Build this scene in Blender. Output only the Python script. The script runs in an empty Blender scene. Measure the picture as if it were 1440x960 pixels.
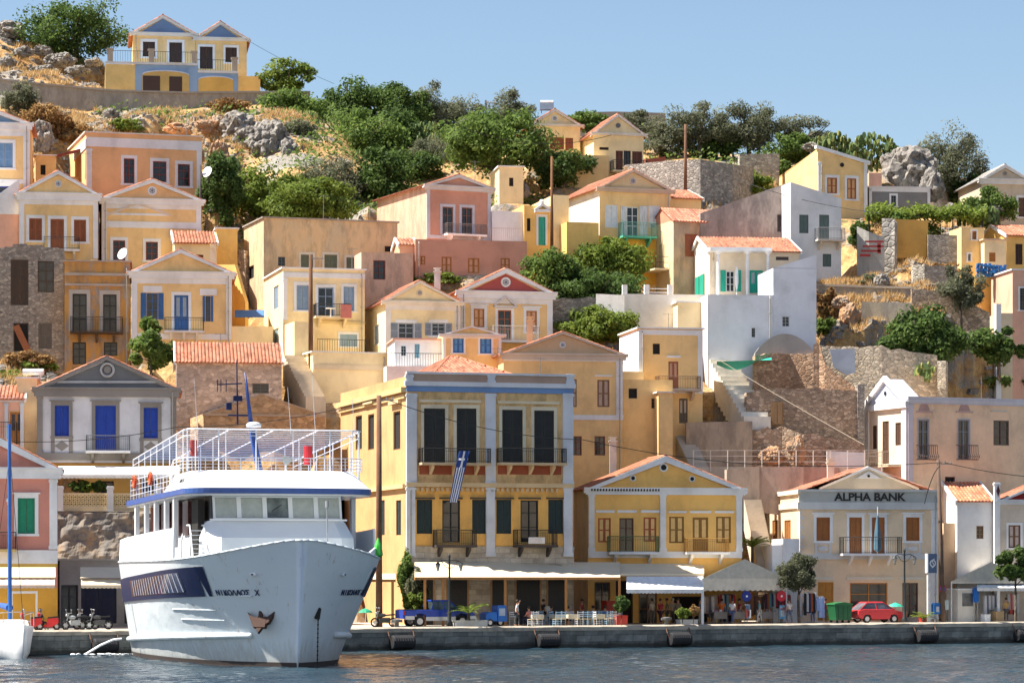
import bpy, bmesh, math, random
from mathutils import Vector, Matrix, noise
R = math.radians
sc = bpy.context.scene
col = sc.collection
F, CH, YH, CX = 4200.0, 5.0, 807.0, 720.0
rnd = random.Random(7)
def P(px, py, D):
	return Vector(((px-CX)/F*D, D, CH+(YH-py)/F*D))
def lin(c):
	return tuple(((v/12.92) if v <= .04045 else ((v+.055)/1.055)**2.4) for v in c)
# ------------------------------------------------------------------ nodes
def newmat(name):
	m = bpy.data.materials.new(name); m.use_nodes = True
	nt = m.node_tree; nt.nodes.clear()
	out = nt.nodes.new('ShaderNodeOutputMaterial')
	b = nt.nodes.new('ShaderNodeBsdfPrincipled')
	nt.links.new(b.outputs[0], out.inputs[0])
	return m, nt, b
def N(nt, typ, **kw):
	n = nt.nodes.new('ShaderNode'+typ)
	for k, v in kw.items():
		if k.startswith('_'):
			setattr(n, k[1:], v)
		else:
			n.inputs[k.replace('__', ' ')].default_value = v
	return n
def L(nt, a, b): nt.links.new(a, b)
def ramp(nt, src, stops, interp='LINEAR'):
	r = nt.nodes.new('ShaderNodeValToRGB'); r.color_ramp.interpolation = interp
	el = r.color_ramp.elements
	while len(el) > 1: el.remove(el[-1])
	el[0].position = stops[0][0]; el[0].color = (*stops[0][1], 1)
	for p, c in stops[1:]:
		e = el.new(p); e.color = (*c, 1)
	L(nt, src, r.inputs[0]); return r.outputs[0]
def mix(nt, fac, a, b, mode='MIX'):
	m = nt.nodes.new('ShaderNodeMix'); m.data_type = 'RGBA'; m.blend_type = mode
	for i, v in ((0, fac), (6, a), (7, b)):
		if hasattr(v, 'links'): L(nt, v, m.inputs[i])
		elif i == 0: m.inputs[0].default_value = v
		else: m.inputs[i].default_value = (*v, 1)
	return m.outputs[2]
def coords(nt, scale=(1, 1, 1), loc=(0, 0, 0), mode='Position'):
	if mode == 'Position':
		g = nt.nodes.new('ShaderNodeNewGeometry').outputs['Position']
	else:
		g = nt.nodes.new('ShaderNodeTexCoord').outputs['Object']
	m = nt.nodes.new('ShaderNodeMapping'); m.inputs['Scale'].default_value = scale
	m.inputs['Location'].default_value = loc
	L(nt, g, m.inputs[0]); return m.outputs[0]
def noise_n(nt, vec, scale, detail=5, rough=.55):
	n = nt.nodes.new('ShaderNodeTexNoise'); n.inputs['Scale'].default_value = scale
	n.inputs['Detail'].default_value = detail; n.inputs['Roughness'].default_value = rough
	L(nt, vec, n.inputs['Vector']); return n.outputs['Fac']
def bump(nt, b, h, strength=.3, dist=.02):
	n = nt.nodes.new('ShaderNodeBump'); n.inputs['Strength'].default_value = strength
	n.inputs['Distance'].default_value = dist
	L(nt, h, n.inputs['Height']); L(nt, n.outputs[0], b.inputs['Normal'])
def sc3(c, k): return tuple(min(.95, v*k) for v in c)
_m = {}
def plaster(c, dirt=.25, key=None, stain=(.30, .22, .16)):
	k = ('p', c, dirt)
	if k in _m: return _m[k]
	m, nt, b = newmat('plaster')
	v = coords(nt)
	n1 = noise_n(nt, v, .45, 6, .6)
	base = ramp(nt, n1, [(.3, sc3(c, .80)), (.5, c), (.72, sc3(c, 1.10))])
	n2 = noise_n(nt, coords(nt, (1.3, 1.3, .4)), .8, 8, .68)
	st = ramp(nt, n2, [(.50, (0, 0, 0)), (.74, (dirt*1.4,)*3)])
	n3 = noise_n(nt, v, 2.3, 8, .7)
	st2 = ramp(nt, n3, [(.55, (0, 0, 0)), (.62, (dirt*1.3,)*3)])
	c1 = mix(nt, st, base, tuple((a*.55+s*.45) for a, s in zip(sc3(c, .6), stain)))
	c2 = mix(nt, st2, c1, sc3(c, 1.16))
	L(nt, c2, b.inputs['Base Color']); b.inputs['Roughness'].default_value = .88
	b.inputs['Specular IOR Level'].default_value = .25
	bump(nt, b, noise_n(nt, v, 9, 5, .7), .35, .03)
	_m[k] = m; return m
def worn(c1, c2, c3, lo=.45, hi=.55, scale=.7):
	"""patchy old plaster: c1 with c2 areas flaking to c3"""
	k = ('w', c1, c2, c3, lo, scale)
	if k in _m: return _m[k]
	m, nt, b = newmat('worn_plaster')
	v = coords(nt)
	n1 = noise_n(nt, coords(nt, (1, 1, .6)), scale, 8, .68)
	base = ramp(nt, n1, [(lo-.08, c1), (lo, sc3(c1, .9)), (hi, c2), (hi+.14, c3)])
	n2 = noise_n(nt, coords(nt, (1.5, 1.5, .5)), .8, 9, .72)
	st = ramp(nt, n2, [(.46, (0, 0, 0)), (.62, (.55,)*3)])
	c = mix(nt, st, base, sc3(c1, .42))
	L(nt, c, b.inputs['Base Color']); b.inputs['Roughness'].default_value = .92
	bump(nt, b, noise_n(nt, v, 5, 7, .75), .7, .06)
	_m[k] = m; return m
def stone(c, c2, mortar, scale=2.2, contrast=1., bs=.9, stretch=1.5):
	k = ('s', c, c2, mortar, scale)
	if k in _m: return _m[k]
	m, nt, b = newmat('stone_masonry')
	v0 = coords(nt, (1, 1, stretch))
	nz = nt.nodes.new('ShaderNodeTexNoise'); nz.inputs['Scale'].default_value = 2.5; L(nt, v0, nz.inputs['Vector'])
	vv = nt.nodes.new('ShaderNodeMix'); vv.data_type = 'RGBA'; vv.inputs[0].default_value = .12
	L(nt, v0, vv.inputs[6]); L(nt, nz.outputs['Color'], vv.inputs[7]); v = vv.outputs[2]
	e = nt.nodes.new('ShaderNodeTexVoronoi'); e.feature = 'DISTANCE_TO_EDGE'; e.inputs['Scale'].default_value = scale; L(nt, v, e.inputs['Vector'])
	f = nt.nodes.new('ShaderNodeTexVoronoi'); f.feature = 'F1'; f.inputs['Scale'].default_value = scale; L(nt, v, f.inputs['Vector'])
	s = nt.nodes.new('ShaderNodeSeparateColor'); L(nt, f.outputs['Color'], s.inputs[0])
	cc = ramp(nt, s.outputs[0], [(0, sc3(c, .38)), (.3, sc3(c, .8)), (.5, c), (.75, c2), (1, sc3(c2, 1.4))])
	n1 = noise_n(nt, coords(nt), .5, 6, .7)
	cc = mix(nt, ramp(nt, n1, [(.35, (0, 0, 0)), (.7, (.6,)*3)]), cc, sc3(c2, .8))
	mm = ramp(nt, e.outputs['Distance'], [(.0, (1, 1, 1)), (.09, (0, 0, 0))])
	cc = mix(nt, mm, cc, sc3(mortar, .62))
	n3 = noise_n(nt, coords(nt), 7, 6, .7)
	cc = mix(nt, .2, cc, ramp(nt, n3, [(.3, sc3(c, .5)), (.7, sc3(c2, 1.3))]))
	L(nt, cc, b.inputs['Base Color']); b.inputs['Roughness'].default_value = .95
	hh = ramp(nt, e.outputs['Distance'], [(0, (0, 0, 0)), (.16, (1, 1, 1))])
	hh = mix(nt, .4, hh, n3)
	bump(nt, b, hh, bs, .09)
	_m[k] = m; return m
def brick(c, c2, mortar, w=.7, h=.32, rz=0., bs=.6):
	m, nt, b = newmat('ashlar_masonry')
	mp = nt.nodes.new('ShaderNodeMapping'); mp.inputs['Rotation'].default_value = (0, 0, -rz)
	L(nt, nt.nodes.new('ShaderNodeNewGeometry').outputs['Position'], mp.inputs[0]); sx = nt.nodes.new('ShaderNodeSeparateXYZ'); L(nt, mp.outputs[0], sx.inputs[0])
	cb = nt.nodes.new('ShaderNodeCombineXYZ'); L(nt, sx.outputs[0], cb.inputs[0]); L(nt, sx.outputs[2], cb.inputs[1])
	nz = nt.nodes.new('ShaderNodeTexNoise'); nz.inputs['Scale'].default_value = 1.3; L(nt, cb.outputs[0], nz.inputs['Vector'])
	vv = nt.nodes.new('ShaderNodeMix'); vv.data_type = 'RGBA'; vv.inputs[0].default_value = .09; L(nt, cb.outputs[0], vv.inputs[6]); L(nt, nz.outputs['Color'], vv.inputs[7])
	k = nt.nodes.new('ShaderNodeTexBrick'); L(nt, vv.outputs[2], k.inputs['Vector']); k.inputs['Scale'].default_value = 1; k.inputs['Brick Width'].default_value = w; k.inputs['Row Height'].default_value = h
	k.inputs['Mortar Size'].default_value = .022; k.inputs['Mortar Smooth'].default_value = .3; k.inputs['Bias'].default_value = -.1
	k.inputs['Color1'].default_value = (*sc3(c, .7), 1); k.inputs['Color2'].default_value = (*sc3(c2, 1.25), 1); k.inputs['Mortar'].default_value = (*mortar, 1)
	n = noise_n(nt, coords(nt), 1.1, 8, .7); cc = mix(nt, .55, k.outputs['Color'], ramp(nt, n, [(.3, sc3(c, .5)), (.5, c), (.7, sc3(c2, 1.35))]), 'MIX')
	if w > .9:
		ad = nt.nodes.new('ShaderNodeMath'); ad.operation = 'MULTIPLY_ADD'; ad.inputs[1].default_value = .5; L(nt, n, ad.inputs[0]); L(nt, sx.outputs[2], ad.inputs[2]); cc = mix(nt, ramp(nt, ad.outputs[0], [(.48, (.85,)*3), (.72, (0, 0, 0))]), cc, (.03, .033, .028))
	L(nt, cc, b.inputs['Base Color']); b.inputs['Roughness'].default_value = .92
	hh = mix(nt, .35, k.outputs['Fac'], noise_n(nt, coords(nt), 4, 6, .7)); inv = nt.nodes.new('ShaderNodeInvert'); L(nt, hh, inv.inputs['Color']); bump(nt, b, inv.outputs[0], bs, .06); return m
def paint(c, rough=.5, metal=0, var=.12, spec=.4, scale=3.0):
	k = ('c', c, rough, metal, var)
	if k in _m: return _m[k]
	m, nt, b = newmat('paint')
	n = noise_n(nt, coords(nt), scale, 5, .6)
	cc = ramp(nt, n, [(.3, sc3(c, 1-var)), (.7, sc3(c, 1+var))])
	L(nt, cc, b.inputs['Base Color']); b.inputs['Roughness'].default_value = rough
	b.inputs['Metallic'].default_value = metal; b.inputs['Specular IOR Level'].default_value = spec
	_m[k] = m; return m
def louvre(c, per=.09):
	k = ('l', c)
	if k in _m: return _m[k]
	m, nt, b = newmat('louvred_wood')
	w = nt.nodes.new('ShaderNodeTexWave'); w.bands_direction = 'Z'; w.inputs['Scale'].default_value = 1/per/3.14
	L(nt, coords(nt, mode='Object'), w.inputs['Vector'])
	n = noise_n(nt, coords(nt, (5, 5, .7)), 2, 5, .6)
	cc = ramp(nt, n, [(.3, sc3(c, .72)), (.7, sc3(c, 1.2))])
	L(nt, cc, b.inputs['Base Color']); b.inputs['Roughness'].default_value = .6
	bump(nt, b, w.outputs['Fac'], .8, .03)
	_m[k] = m; return m
def glass(c=(.02, .025, .03)):
	k = ('g', c)
	if k in _m: return _m[k]
	m, nt, b = newmat('window_glass')
	n = noise_n(nt, coords(nt), 1.4, 3, .5)
	L(nt, ramp(nt, n, [(.35, sc3(c, .6)), (.65, sc3(c, 1.6))]), b.inputs['Base Color'])
	b.inputs['Roughness'].default_value = .12; b.inputs['Specular IOR Level'].default_value = .5
	_m[k] = m; return m
def tile_mat(c=(.44, .155, .085), key='t'):
	k = ('tile', c)
	if k in _m: return _m[k]
	m, nt, b = newmat('clay_tile')
	a = nt.nodes.new('ShaderNodeAttribute'); a.attribute_name = 'var'
	cc = ramp(nt, a.outputs['Fac'], [(0, sc3(c, .5)), (.25, sc3(c, .85)), (.7, sc3(c, 1.15)), (1, (c[0]*1.25, c[1]*1.5, c[2]*1.7))])
	n = noise_n(nt, coords(nt), .9, 7, .7)
	cc = mix(nt, ramp(nt, n, [(.48, (0, 0, 0)), (.7, (.55,)*3)]), cc, (.46, .34, .24))
	n2 = noise_n(nt, coords(nt), 6, 5, .7)
	cc = mix(nt, ramp(nt, n2, [(.55, (0, 0, 0)), (.75, (.5,)*3)]), cc, (.2, .13, .09))
	L(nt, cc, b.inputs['Base Color']); b.inputs['Roughness'].default_value = .85
	_m[k] = m; return m
# ------------------------------------------------------------------ mesh builder
class MB:
	def __init__(s): s.v = []; s.f = []; s.m = []; s.var = None
	def add(s, vs, fs, mi=0):
		o = len(s.v); s.v += [tuple(v) for v in vs]
		for f in fs: s.f.append(tuple(o+i for i in f)); s.m.append(mi)
	def box(s, x0, y0, z0, x1, y1, z1, mi=0):
		s.add([(x0, y0, z0), (x1, y0, z0), (x1, y1, z0), (x0, y1, z0), (x0, y0, z1), (x1, y0, z1), (x1, y1, z1), (x0, y1, z1)],
              [(0, 3, 2, 1), (4, 5, 6, 7), (0, 1, 5, 4), (1, 2, 6, 5), (2, 3, 7, 6), (3, 0, 4, 7)], mi)
	def obox(s, c, ax, ay, az, mi=0):
		"""oriented box: centre and three half-axis vectors"""
		c, ax, ay, az = map(Vector, (c, ax, ay, az))
		vs = [c+i*ax+j*ay+k*az for k in (-1, 1) for i, j in ((-1, -1), (1, -1), (1, 1), (-1, 1))]
		s.add(vs, [(0, 3, 2, 1), (4, 5, 6, 7), (0, 1, 5, 4), (1, 2, 6, 5), (2, 3, 7, 6), (3, 0, 4, 7)], mi)
	def prism(s, pts, w0, w1, mi=0):
		"""polygon in (x,z), extruded along y from w0 to w1"""
		n = len(pts)
		s.add([(x, w0, z) for x, z in pts]+[(x, w1, z) for x, z in pts],
              [tuple(range(n)), tuple(range(2*n-1, n-1, -1))]+[(i, i+n, (i+1) % n+n, (i+1) % n) for i in range(n)], mi)
	def prismz(s, pts, z0, z1, mi=0):
		n = len(pts)
		s.add([(x, y, z0) for x, y in pts]+[(x, y, z1) for x, y in pts],
              [tuple(range(n-1, -1, -1)), tuple(range(n, 2*n))]+[(i, (i+1) % n, (i+1) % n+n, i+n) for i in range(n)], mi)
	def cyl(s, p0, p1, r0, r1=None, n=8, mi=0, caps=True):
		r1 = r0 if r1 is None else r1
		p0, p1 = Vector(p0), Vector(p1); d = (p1-p0)
		if d.length < 1e-6: return
		d.normalize(); a = d.orthogonal().normalized(); b = d.cross(a)
		vs = []
		for p, r in ((p0, r0), (p1, r1)):
			for i in range(n):
				t = 2*math.pi*i/n; vs.append(p+a*(r*math.cos(t))+b*(r*math.sin(t)))
		fs = [(i, (i+1) % n, n+(i+1) % n, n+i) for i in range(n)]
		if caps: fs += [tuple(range(n-1, -1, -1)), tuple(range(n, 2*n))]
		s.add(vs, fs, mi)
	def tube(s, pts, r, n=6, mi=0):
		for a, b in zip(pts[:-1], pts[1:]): s.cyl(a, b, r, r, n, mi)
	def ball(s, c, rx, ry=None, rz=None, seg=10, rings=6, mi=0):
		ry = rx if ry is None else ry; rz = rx if rz is None else rz
		vs = [(c[0], c[1], c[2]-rz)]
		for j in range(1, rings):
			p = math.pi*j/rings
			for i in range(seg):
				t = 2*math.pi*i/seg
				vs.append((c[0]+rx*math.sin(p)*math.cos(t), c[1]+ry*math.sin(p)*math.sin(t), c[2]-rz*math.cos(p)))
		vs.append((c[0], c[1], c[2]+rz)); last = len(vs)-1
		fs = [(0, 1+(i+1) % seg, 1+i) for i in range(seg)]
		for j in range(rings-2):
			for i in range(seg):
				a = 1+j*seg+i; b = 1+j*seg+(i+1) % seg
				fs.append((a, b, b+seg, a+seg))
		fs += [(1+(rings-2)*seg+i, 1+(rings-2)*seg+(i+1) % seg, last) for i in range(seg)]
		s.add(vs, fs, mi)
	def lathe(s, c, prof, n=12, mi=0):
		vs = []
		for r, z in prof:
			for i in range(n):
				t = 2*math.pi*i/n; vs.append((c[0]+r*math.cos(t), c[1]+r*math.sin(t), c[2]+z))
		fs = []
		for j in range(len(prof)-1):
			for i in range(n):
				fs.append((j*n+i, j*n+(i+1) % n, (j+1)*n+(i+1) % n, (j+1)*n+i))
		fs += [tuple(range(n-1, -1, -1)), tuple(range((len(prof)-1)*n, len(prof)*n))]
		s.add(vs, fs, mi)
	def ring(s, c, r, rr, n=16, mi=0, axis='y'):
		pts = []
		for i in range(n+1):
			t = 2*math.pi*i/n; a, b = r*math.cos(t), r*math.sin(t)
			pts.append((c[0]+a, c[1], c[2]+b) if axis == 'y' else ((c[0], c[1]+a, c[2]+b) if axis == 'x' else (c[0]+a, c[1]+b, c[2])))
		s.tube(pts, rr, 5, mi)
	def build(s, name, mats, parent=None, loc=None, smooth=False, fix=True, rz=0):
		me = bpy.data.meshes.new(name); me.from_pydata(s.v, [], s.f);
		if not isinstance(mats, (list, tuple)): mats = [mats]
		for m in mats: me.materials.append(m)
		if len(mats) > 1: me.polygons.foreach_set('material_index', s.m)
		if fix:
			bm = bmesh.new(); bm.from_mesh(me); bmesh.ops.recalc_face_normals(bm, faces=bm.faces[:]); bm.to_mesh(me); bm.free()
		if s.var is not None:
			a = me.attributes.new('var', 'FLOAT', 'FACE'); a.data.foreach_set('value', s.var)
		if smooth: me.polygons.foreach_set('use_smooth', [True]*len(me.polygons))
		me.update()
		o = bpy.data.objects.new(name, me); col.objects.link(o)
		if parent: o.parent = parent
		if loc is not None: o.location = loc
		if rz: o.rotation_euler.z = rz
		return o
	def tiles(s, A, B, C, D, per=.27, row=.45, amp=.075):
		"""barrel-tile slope: A,B eave ends; D,C ridge ends above A,B"""
		A, B, C, D = map(Vector, (A, B, C, D))
		if s.var is None: s.var = []
		e = (B-A); W = e.length; e.normalize()
		up = (D-A)-e*((D-A).dot(e));
		nrm = e.cross(up).normalized()
		if nrm.z < 0: nrm = -nrm
		Ls = up.length; up.normalize()
		offL = (D-A).dot(e); offR = (C-A).dot(e)
		rows = max(1, int(Ls/row));
		for j in range(rows):
			s0, s1 = j/rows, (j+1)/rows
			sm = (s0+s1)/2
			lo = offL*sm; hi = W+(offR-W)*sm
			k0 = int(math.floor(lo/per)); k1 = int(math.ceil(hi/per))
			for k in range(k0, k1):
				a0 = max(k*per, lo); a1 = min((k+1)*per, hi)
				if a1-a0 < .02: continue
				vs = []
				for (ss, hh) in ((s0-.012, .03), (s1, 0)):
					for q, h in ((0, 0), (.25, amp), (.62, amp), (.8, 0), (1, -.015)):
						vs.append(A+e*(a0+(a1-a0)*q)+up*(Ls*ss)+nrm*(h+hh))
				s.add(vs, [(i, i+1, i+6, i+5) for i in range(4)])
				r = rnd.random(); s.var += [r]*4
				s.m[-4:] = [0]*4
		# underside
		s.add([A-nrm*.06, B-nrm*.06, C-nrm*.06, D-nrm*.06], [(0, 1, 2, 3)]); s.var.append(.4)
		s.add([A-nrm*.06, B-nrm*.06, B+nrm*.03, A+nrm*.03], [(0, 1, 2, 3)]); s.var.append(.4)
def empty(name, loc, rz=0):
	o = bpy.data.objects.new(name, None); col.objects.link(o)
	o.location = loc; o.rotation_euler.z = rz; o.empty_display_size = .3; return o
def tag(o, label=None, cat=None, group=None, kind=None):
	if label: o['label'] = label
	if cat: o['category'] = cat
	if group: o['group'] = group
	if kind: o['kind'] = kind
	return o
def thing(name, loc, label, cat, group=None, rz=0):
	return tag(empty(name, loc, rz), label, cat, group)
def copy_tree(o, parent=None):
	c = o.copy(); col.objects.link(c); c.parent = parent
	for ch in list(o.children): copy_tree(ch, c)
	return c
def text_mesh(name, body, size, mat, parent, loc, rot, ext=.02, align='CENTER', bold=0.0, xs=1.0):
	cu = bpy.data.curves.new(name, 'FONT'); cu.body = body; cu.size = size; cu.extrude = ext
	cu.align_x = align; cu.align_y = 'CENTER'; cu.offset = bold
	t = bpy.data.objects.new(name+'_tmp', cu); col.objects.link(t)
	dg = bpy.context.evaluated_depsgraph_get()
	me = bpy.data.meshes.new_from_object(t.evaluated_get(dg)); bpy.data.objects.remove(t)
	me.materials.clear(); me.materials.append(mat)
	o = bpy.data.objects.new(name, me); col.objects.link(o)
	if parent: o.parent = parent
	o.location = loc; o.rotation_euler = rot; o.scale = (xs, 1, 1); return o
# ------------------------------------------------------------------ colours (albedo)
WH = (.80, .80, .80); OFF = (.76, .72, .64)
YL = (.86, .59, .27); YD = (.86, .55, .18); YP = (.88, .71, .42); OR = (.82, .49, .24)
PK = (.76, .43, .31); PB = (.68, .47, .34); CR = (.74, .60, .42)
BRN = (.20, .075, .03); DBR = (.055, .028, .02); ORB = (.42, .17, .04)
BLU = (.03, .11, .34); NAVY = (.012, .035, .26); LBL = (.20, .33, .52); GRN = (.02, .28, .14); DGR = (.035, .065, .06)
TEAL = (.04, .42, .32); RED = (.45, .04, .03); GREY = (.30, .29, .28)
M_tile = tile_mat(); M_iron = paint((.03, .03, .03), .5, .3); M_white = paint((.8, .8, .8), .5)
M_dark = paint((.02, .018, .016), .8)
M_wood = paint((.25, .10, .04), .7); M_conc = plaster((.42, .37, .32), .4)
HOUSES = []
ANCH = []       # terrain anchors (x,y,z)
class House:
	def __init__(s, name, label, cat, x, y, D, t=10., group='houses on the hillside', below=6., anchor=True):
		t = max(t, 7); s.o = P(x, y, D); s.t = R(t); s.U = Vector((math.cos(s.t), math.sin(s.t), 0)); s.n = Vector((-math.sin(s.t), math.cos(s.t), 0))
		s.root = thing(name, s.o, label, cat, group, s.t); s.vols = []; s.holes = []; s.below = below; s.anchor = anchor
		HOUSES.append(s)
	def _hit(s, px, py, n, off):
		C = Vector((0, 0, CH)); d = Vector(((px-CX)/F, 1, (YH-py)/F))
		k = (off+n.dot(s.o-C))/n.dot(d); return C+d*k-s.o
	def uv(s, px, py, w=0):
		p = s._hit(px, py, s.n, w); return p.dot(s.U), p.z
	def wv(s, px, py, u=0):
		p = s._hit(px, py, s.U, u); return p.dot(s.n), p.z
	def rect(s, r, w=0):
		x0, y0, x1, y1 = r; xm = (x0+x1)/2
		return s.uv(x0, y0, w)[0], s.uv(x1, y0, w)[0], s.uv(xm, y1, w)[1], s.uv(xm, y0, w)[1]
	def vol(s, x0, x1, yt, yb=None, depth=8., w0=0., mat=None, below=None, xs=None, top=True):
		"""box volume; returns dict"""
		xm = x0
		u0, u1 = s.uv(x0, yt, w0)[0], s.uv(x1, yt, w0)[0]
		v1 = s.uv(xm, yt, w0)[1]; v0 = s.uv(xm, yb, w0)[1] if yb is not None else 0
		b = s.below if below is None else below
		if xs is not None:
			depth = max(3., s.wv(xs, yt, u0)[0]-w0)
		d = dict(u0=u0, u1=u1, v0=v0-b, v1=v1, w0=w0, w1=w0+depth, mat=mat, top=top, vb=v0)
		s.vols.append(d); return d
	# openings ---------------------------------------------------------
	def win(s, r, kind='sh', c=BRN, c2=None, tr=None, trc=WH, face='F', w=0., u=0., hood=0, name=None, sill=True, depth=.16, leaf=None):
		"""r pixel rect of the opening; kind sh closed shutters, gl glazed, dk dark hole, op open shutters, dr door"""
		if face == 'F': a0, a1, v0, v1 = s.rect(r, w)
		else:
			x0, y0, x1, y1 = r; xm = (x0+x1)/2
			a0, a1 = s.wv(x0, y0, u)[0], s.wv(x1, y0, u)[0]
			v0, v1 = s.wv(xm, y1, u)[1], s.wv(xm, y0, u)[1]
			if a0 > a1: a0, a1 = a1, a0
		W, Hh = a1-a0, v1-v0
		s.holes.append((face, w if face == 'F' else u, a0, a1, v0, v1))
		# local box writer: a along wall, q outward(-)/inward(+), z up
		def B(mb, A0, q0, Z0, A1, q1, Z1, mi=0):
			if face == 'F': mb.box(A0, w+q0, Z0, A1, w+q1, Z1, mi)
			else: mb.box(u+q0, A0, Z0, u+q1, A1, Z1, mi)
		isdoor = (kind == 'dr') or (name == 'door')
		nm = name or ('door' if kind == 'dr' else 'window')
		f = MB(); t = min(.09, W*.09)
		# frame
		if kind != 'dk' or True:
			B(f, a0, .05, v0, a0+t, depth, v1); B(f, a1-t, .05, v0, a1, depth, v1)
			B(f, a0+t, .05, v1-t, a1-t, depth, v1); B(f, a0+t, .05, v0, a1-t, depth, v0+t*.8)
		m = paint(c, .55)
		if kind == 'gl' or kind == 'op':
			am = (a0+a1)/2; B(f, am-t*.4, .06, v0+t, am+t*.4, depth-.02, v1-t)
			for q in (.36, .7):
				z = v0+Hh*q; B(f, a0+t, .07, z-t*.3, a1-t, depth-.03, z+t*.3)
		frame = f.build(nm, m if kind != 'op' else paint(leaf or c, .55), s.root)
		inner = MB()
		if kind in ('gl', 'op', 'dk'):
			B(inner, a0+t*.5, depth-.01, v0+t*.5, a1-t*.5, depth+.02, v1-t*.5)
			inner.build('pane' if kind != 'dk' else 'dark_interior', glass() if kind != 'dk' else M_dark, frame)
		if kind == 'op':
			for sgn, e in ((-1, a0), (1, a1)):
				lf = MB(); lw = W*.47
				x0, x1 = (e-lw-.03, e-.03) if sgn < 0 else (e+.03, e+lw+.03)
				B(lf, x0, -.06, v0, x1, -.015, v1, 0)
				B(lf, x0+.06, -.075, v0+.08, x1-.06, -.062, (v0+v1)/2-.04, 1); B(lf, x0+.06, -.075, (v0+v1)/2+.04, x1-.06, -.062, v1-.08, 1)
				lf.build('shutter', [paint(c, .6), louvre(sc3(c, .8))], frame)
		if kind == 'sh':
			am = (a0+a1)/2
			for x0, x1 in ((a0+t*.6, am-.012), (am+.012, a1-t*.6)):
				lf = MB(); B(lf, x0, .085, v0+t*.5, x1, .13, v1-t*.5, 0)
				np_ = 3 if Hh > 2.1 else 2; ww = (x1-x0)*.2
				for k in range(np_):
					z0 = v0+t*.6+(Hh-t*1.2)*k/np_+.05; z1 = v0+t*.6+(Hh-t*1.2)*(k+1)/np_-.05
					B(lf, x0+ww, .068, z0, x1-ww, .0845, z1, 1)
				lf.build('shutter', [paint(c, .6), (paint(c2, .7) if c2 else louvre(sc3(c, .85)))], frame)
		if kind == 'dr':
			am = (a0+a1)/2
			for x0, x1 in ((a0+t*.6, am-.01), (am+.01, a1-t*.6)):
				lf = MB(); B(lf, x0, .085, v0+.03, x1, .13, v1-t*.5, 0)
				ww = (x1-x0)*.22
				B(lf, x0+ww, .07, v0+.15, x1-ww, .0845, v0+Hh*.36, 0); B(lf, x0+ww, .07, v0+Hh*.42, x1-ww, .0845, v1-t-.08, 1)
				lf.build('door_leaf', [paint(c, .6), (paint(c2, .5) if c2 else louvre(sc3(c, .85)))], frame)
		if tr:
			q = MB(); T = tr/F*s.o.y
			B(q, a0-T, -.05, v0, a0, .02, v1); B(q, a1, -.05, v0, a1+T, .02, v1)
			B(q, a0-T, -.05, v1, a1+T, .02, v1+T*1.15)
			if not isdoor and sill: B(q, a0-T-.05, -.09, v0-T*.7, a1+T+.05, .02, v0-.002)
			if hood: B(q, a0-T-.12, -.16, v1+T*1.15+.003, a1+T+.12, .02, v1+T*1.15+.003+hood/F*s.o.y)
			q.build('surround', plaster(trc, .12), frame)
		elif hood:
			q = MB(); B(q, a0-.2, -.14, v1+.25, a1+.2, .02, v1+.25+hood/F*s.o.y); q.build('surround', plaster(trc, .12), frame)
		return frame
	def wins(s, rs, **kw):
		for r in rs: s.win(r, **kw)
	# trims ---------------------------------------------------------------
	def band(s, r, proud=.1, c=WH, w=0., name='cornice', wrap=False, depth=8.):
		u0, u1, v0, v1 = s.rect(r, w); b = MB()
		b.box(u0, w-proud, v0, u1, w+.02, v1)
		if wrap: b.box(u0, w+.0201, v0, u0+.06, w+depth, v1)
		return b.build(name, plaster(c, .15) if isinstance(c, tuple) else c, s.root)
	def lband(s, x0, yl, h, proud=.1, c=WH, u=0., w1=8., name='cornice'):
		"""band along left side wall at height of facade-corner pixel yl, h px tall"""
		v = s.uv(x0, yl, 0)[1]; hh = h/F*s.o.y; b = MB(); b.box(u-proud, -proud, v-hh, u+.02, w1, v)
		return b.build(name, plaster(c, .15), s.root)
	def pilasters(s, xs, y0, y1, wpx=6, proud=.09, c=WH, w=0.):
		for x in xs:
			u0, u1, v0, v1 = s.rect((x-wpx/2, y0, x+wpx/2, y1), w); b = MB()
			b.box(u0, w-proud, v0, u1, w+.02, v1)
			b.box(u0-.05, w-proud-.04, v1-.22, u1+.05, w+.02, v1-.06); b.box(u0-.05, w-proud-.04, v0, u1+.05, w+.02, v0+.25)
			b.build('pilaster', plaster(c, .15), s.root)
	def frameband(s, x0, x1, yt, yb, wpx=6, proud=.06, c=WH, w=0., bottom=True):
		"""flat painted border round a facade"""
		u0, u1, v0, v1 = s.rect((x0, yt, x1, yb), w); T = wpx/F*s.o.y; b = MB()
		b.box(u0, w-proud, v0, u0+T, w+.02, v1); b.box(u1-T, w-proud, v0, u1, w+.02, v1)
		b.box(u0+T, w-proud+.003, v1-T, u1-T, w+.02, v1)
		if bottom: b.box(u0+T, w-proud+.003, v0, u1-T, w+.02, v0+T)
		b.build('corner_trim', plaster(c, .15), s.root)
	def pediment(s, vol, xa, ya, wall=None, tymp=None, trim=WH, tw=6, hw=6, roof=M_tile, ov=.35, medal=None, left_ov=0., noroof=False, proud=.28, inner=True):
		"""front gable over a volume"""
		u0, u1, w0, w1, ve = vol['u0'], vol['u1'], vol['w0'], vol['w1'], vol['v1']
		ua, va = s.uv(xa, ya, w0); T = tw/F*s.o.y; Hh = hw/F*s.o.y
		q = MB(); e = .02
		q.prism([(u0, ve+.001), (u1, ve+.001), (ua, va-.05)], w0+e, w1, 0)
		q.build('gable', wall or vol['mat'], s.root)
		ty = MB(); ty.prism([(u0+T*2.5, ve+.02), (u1-T*2.5, ve+.02), (ua, va-T*1.2)], w0-.03, w0+e-.003)
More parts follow.
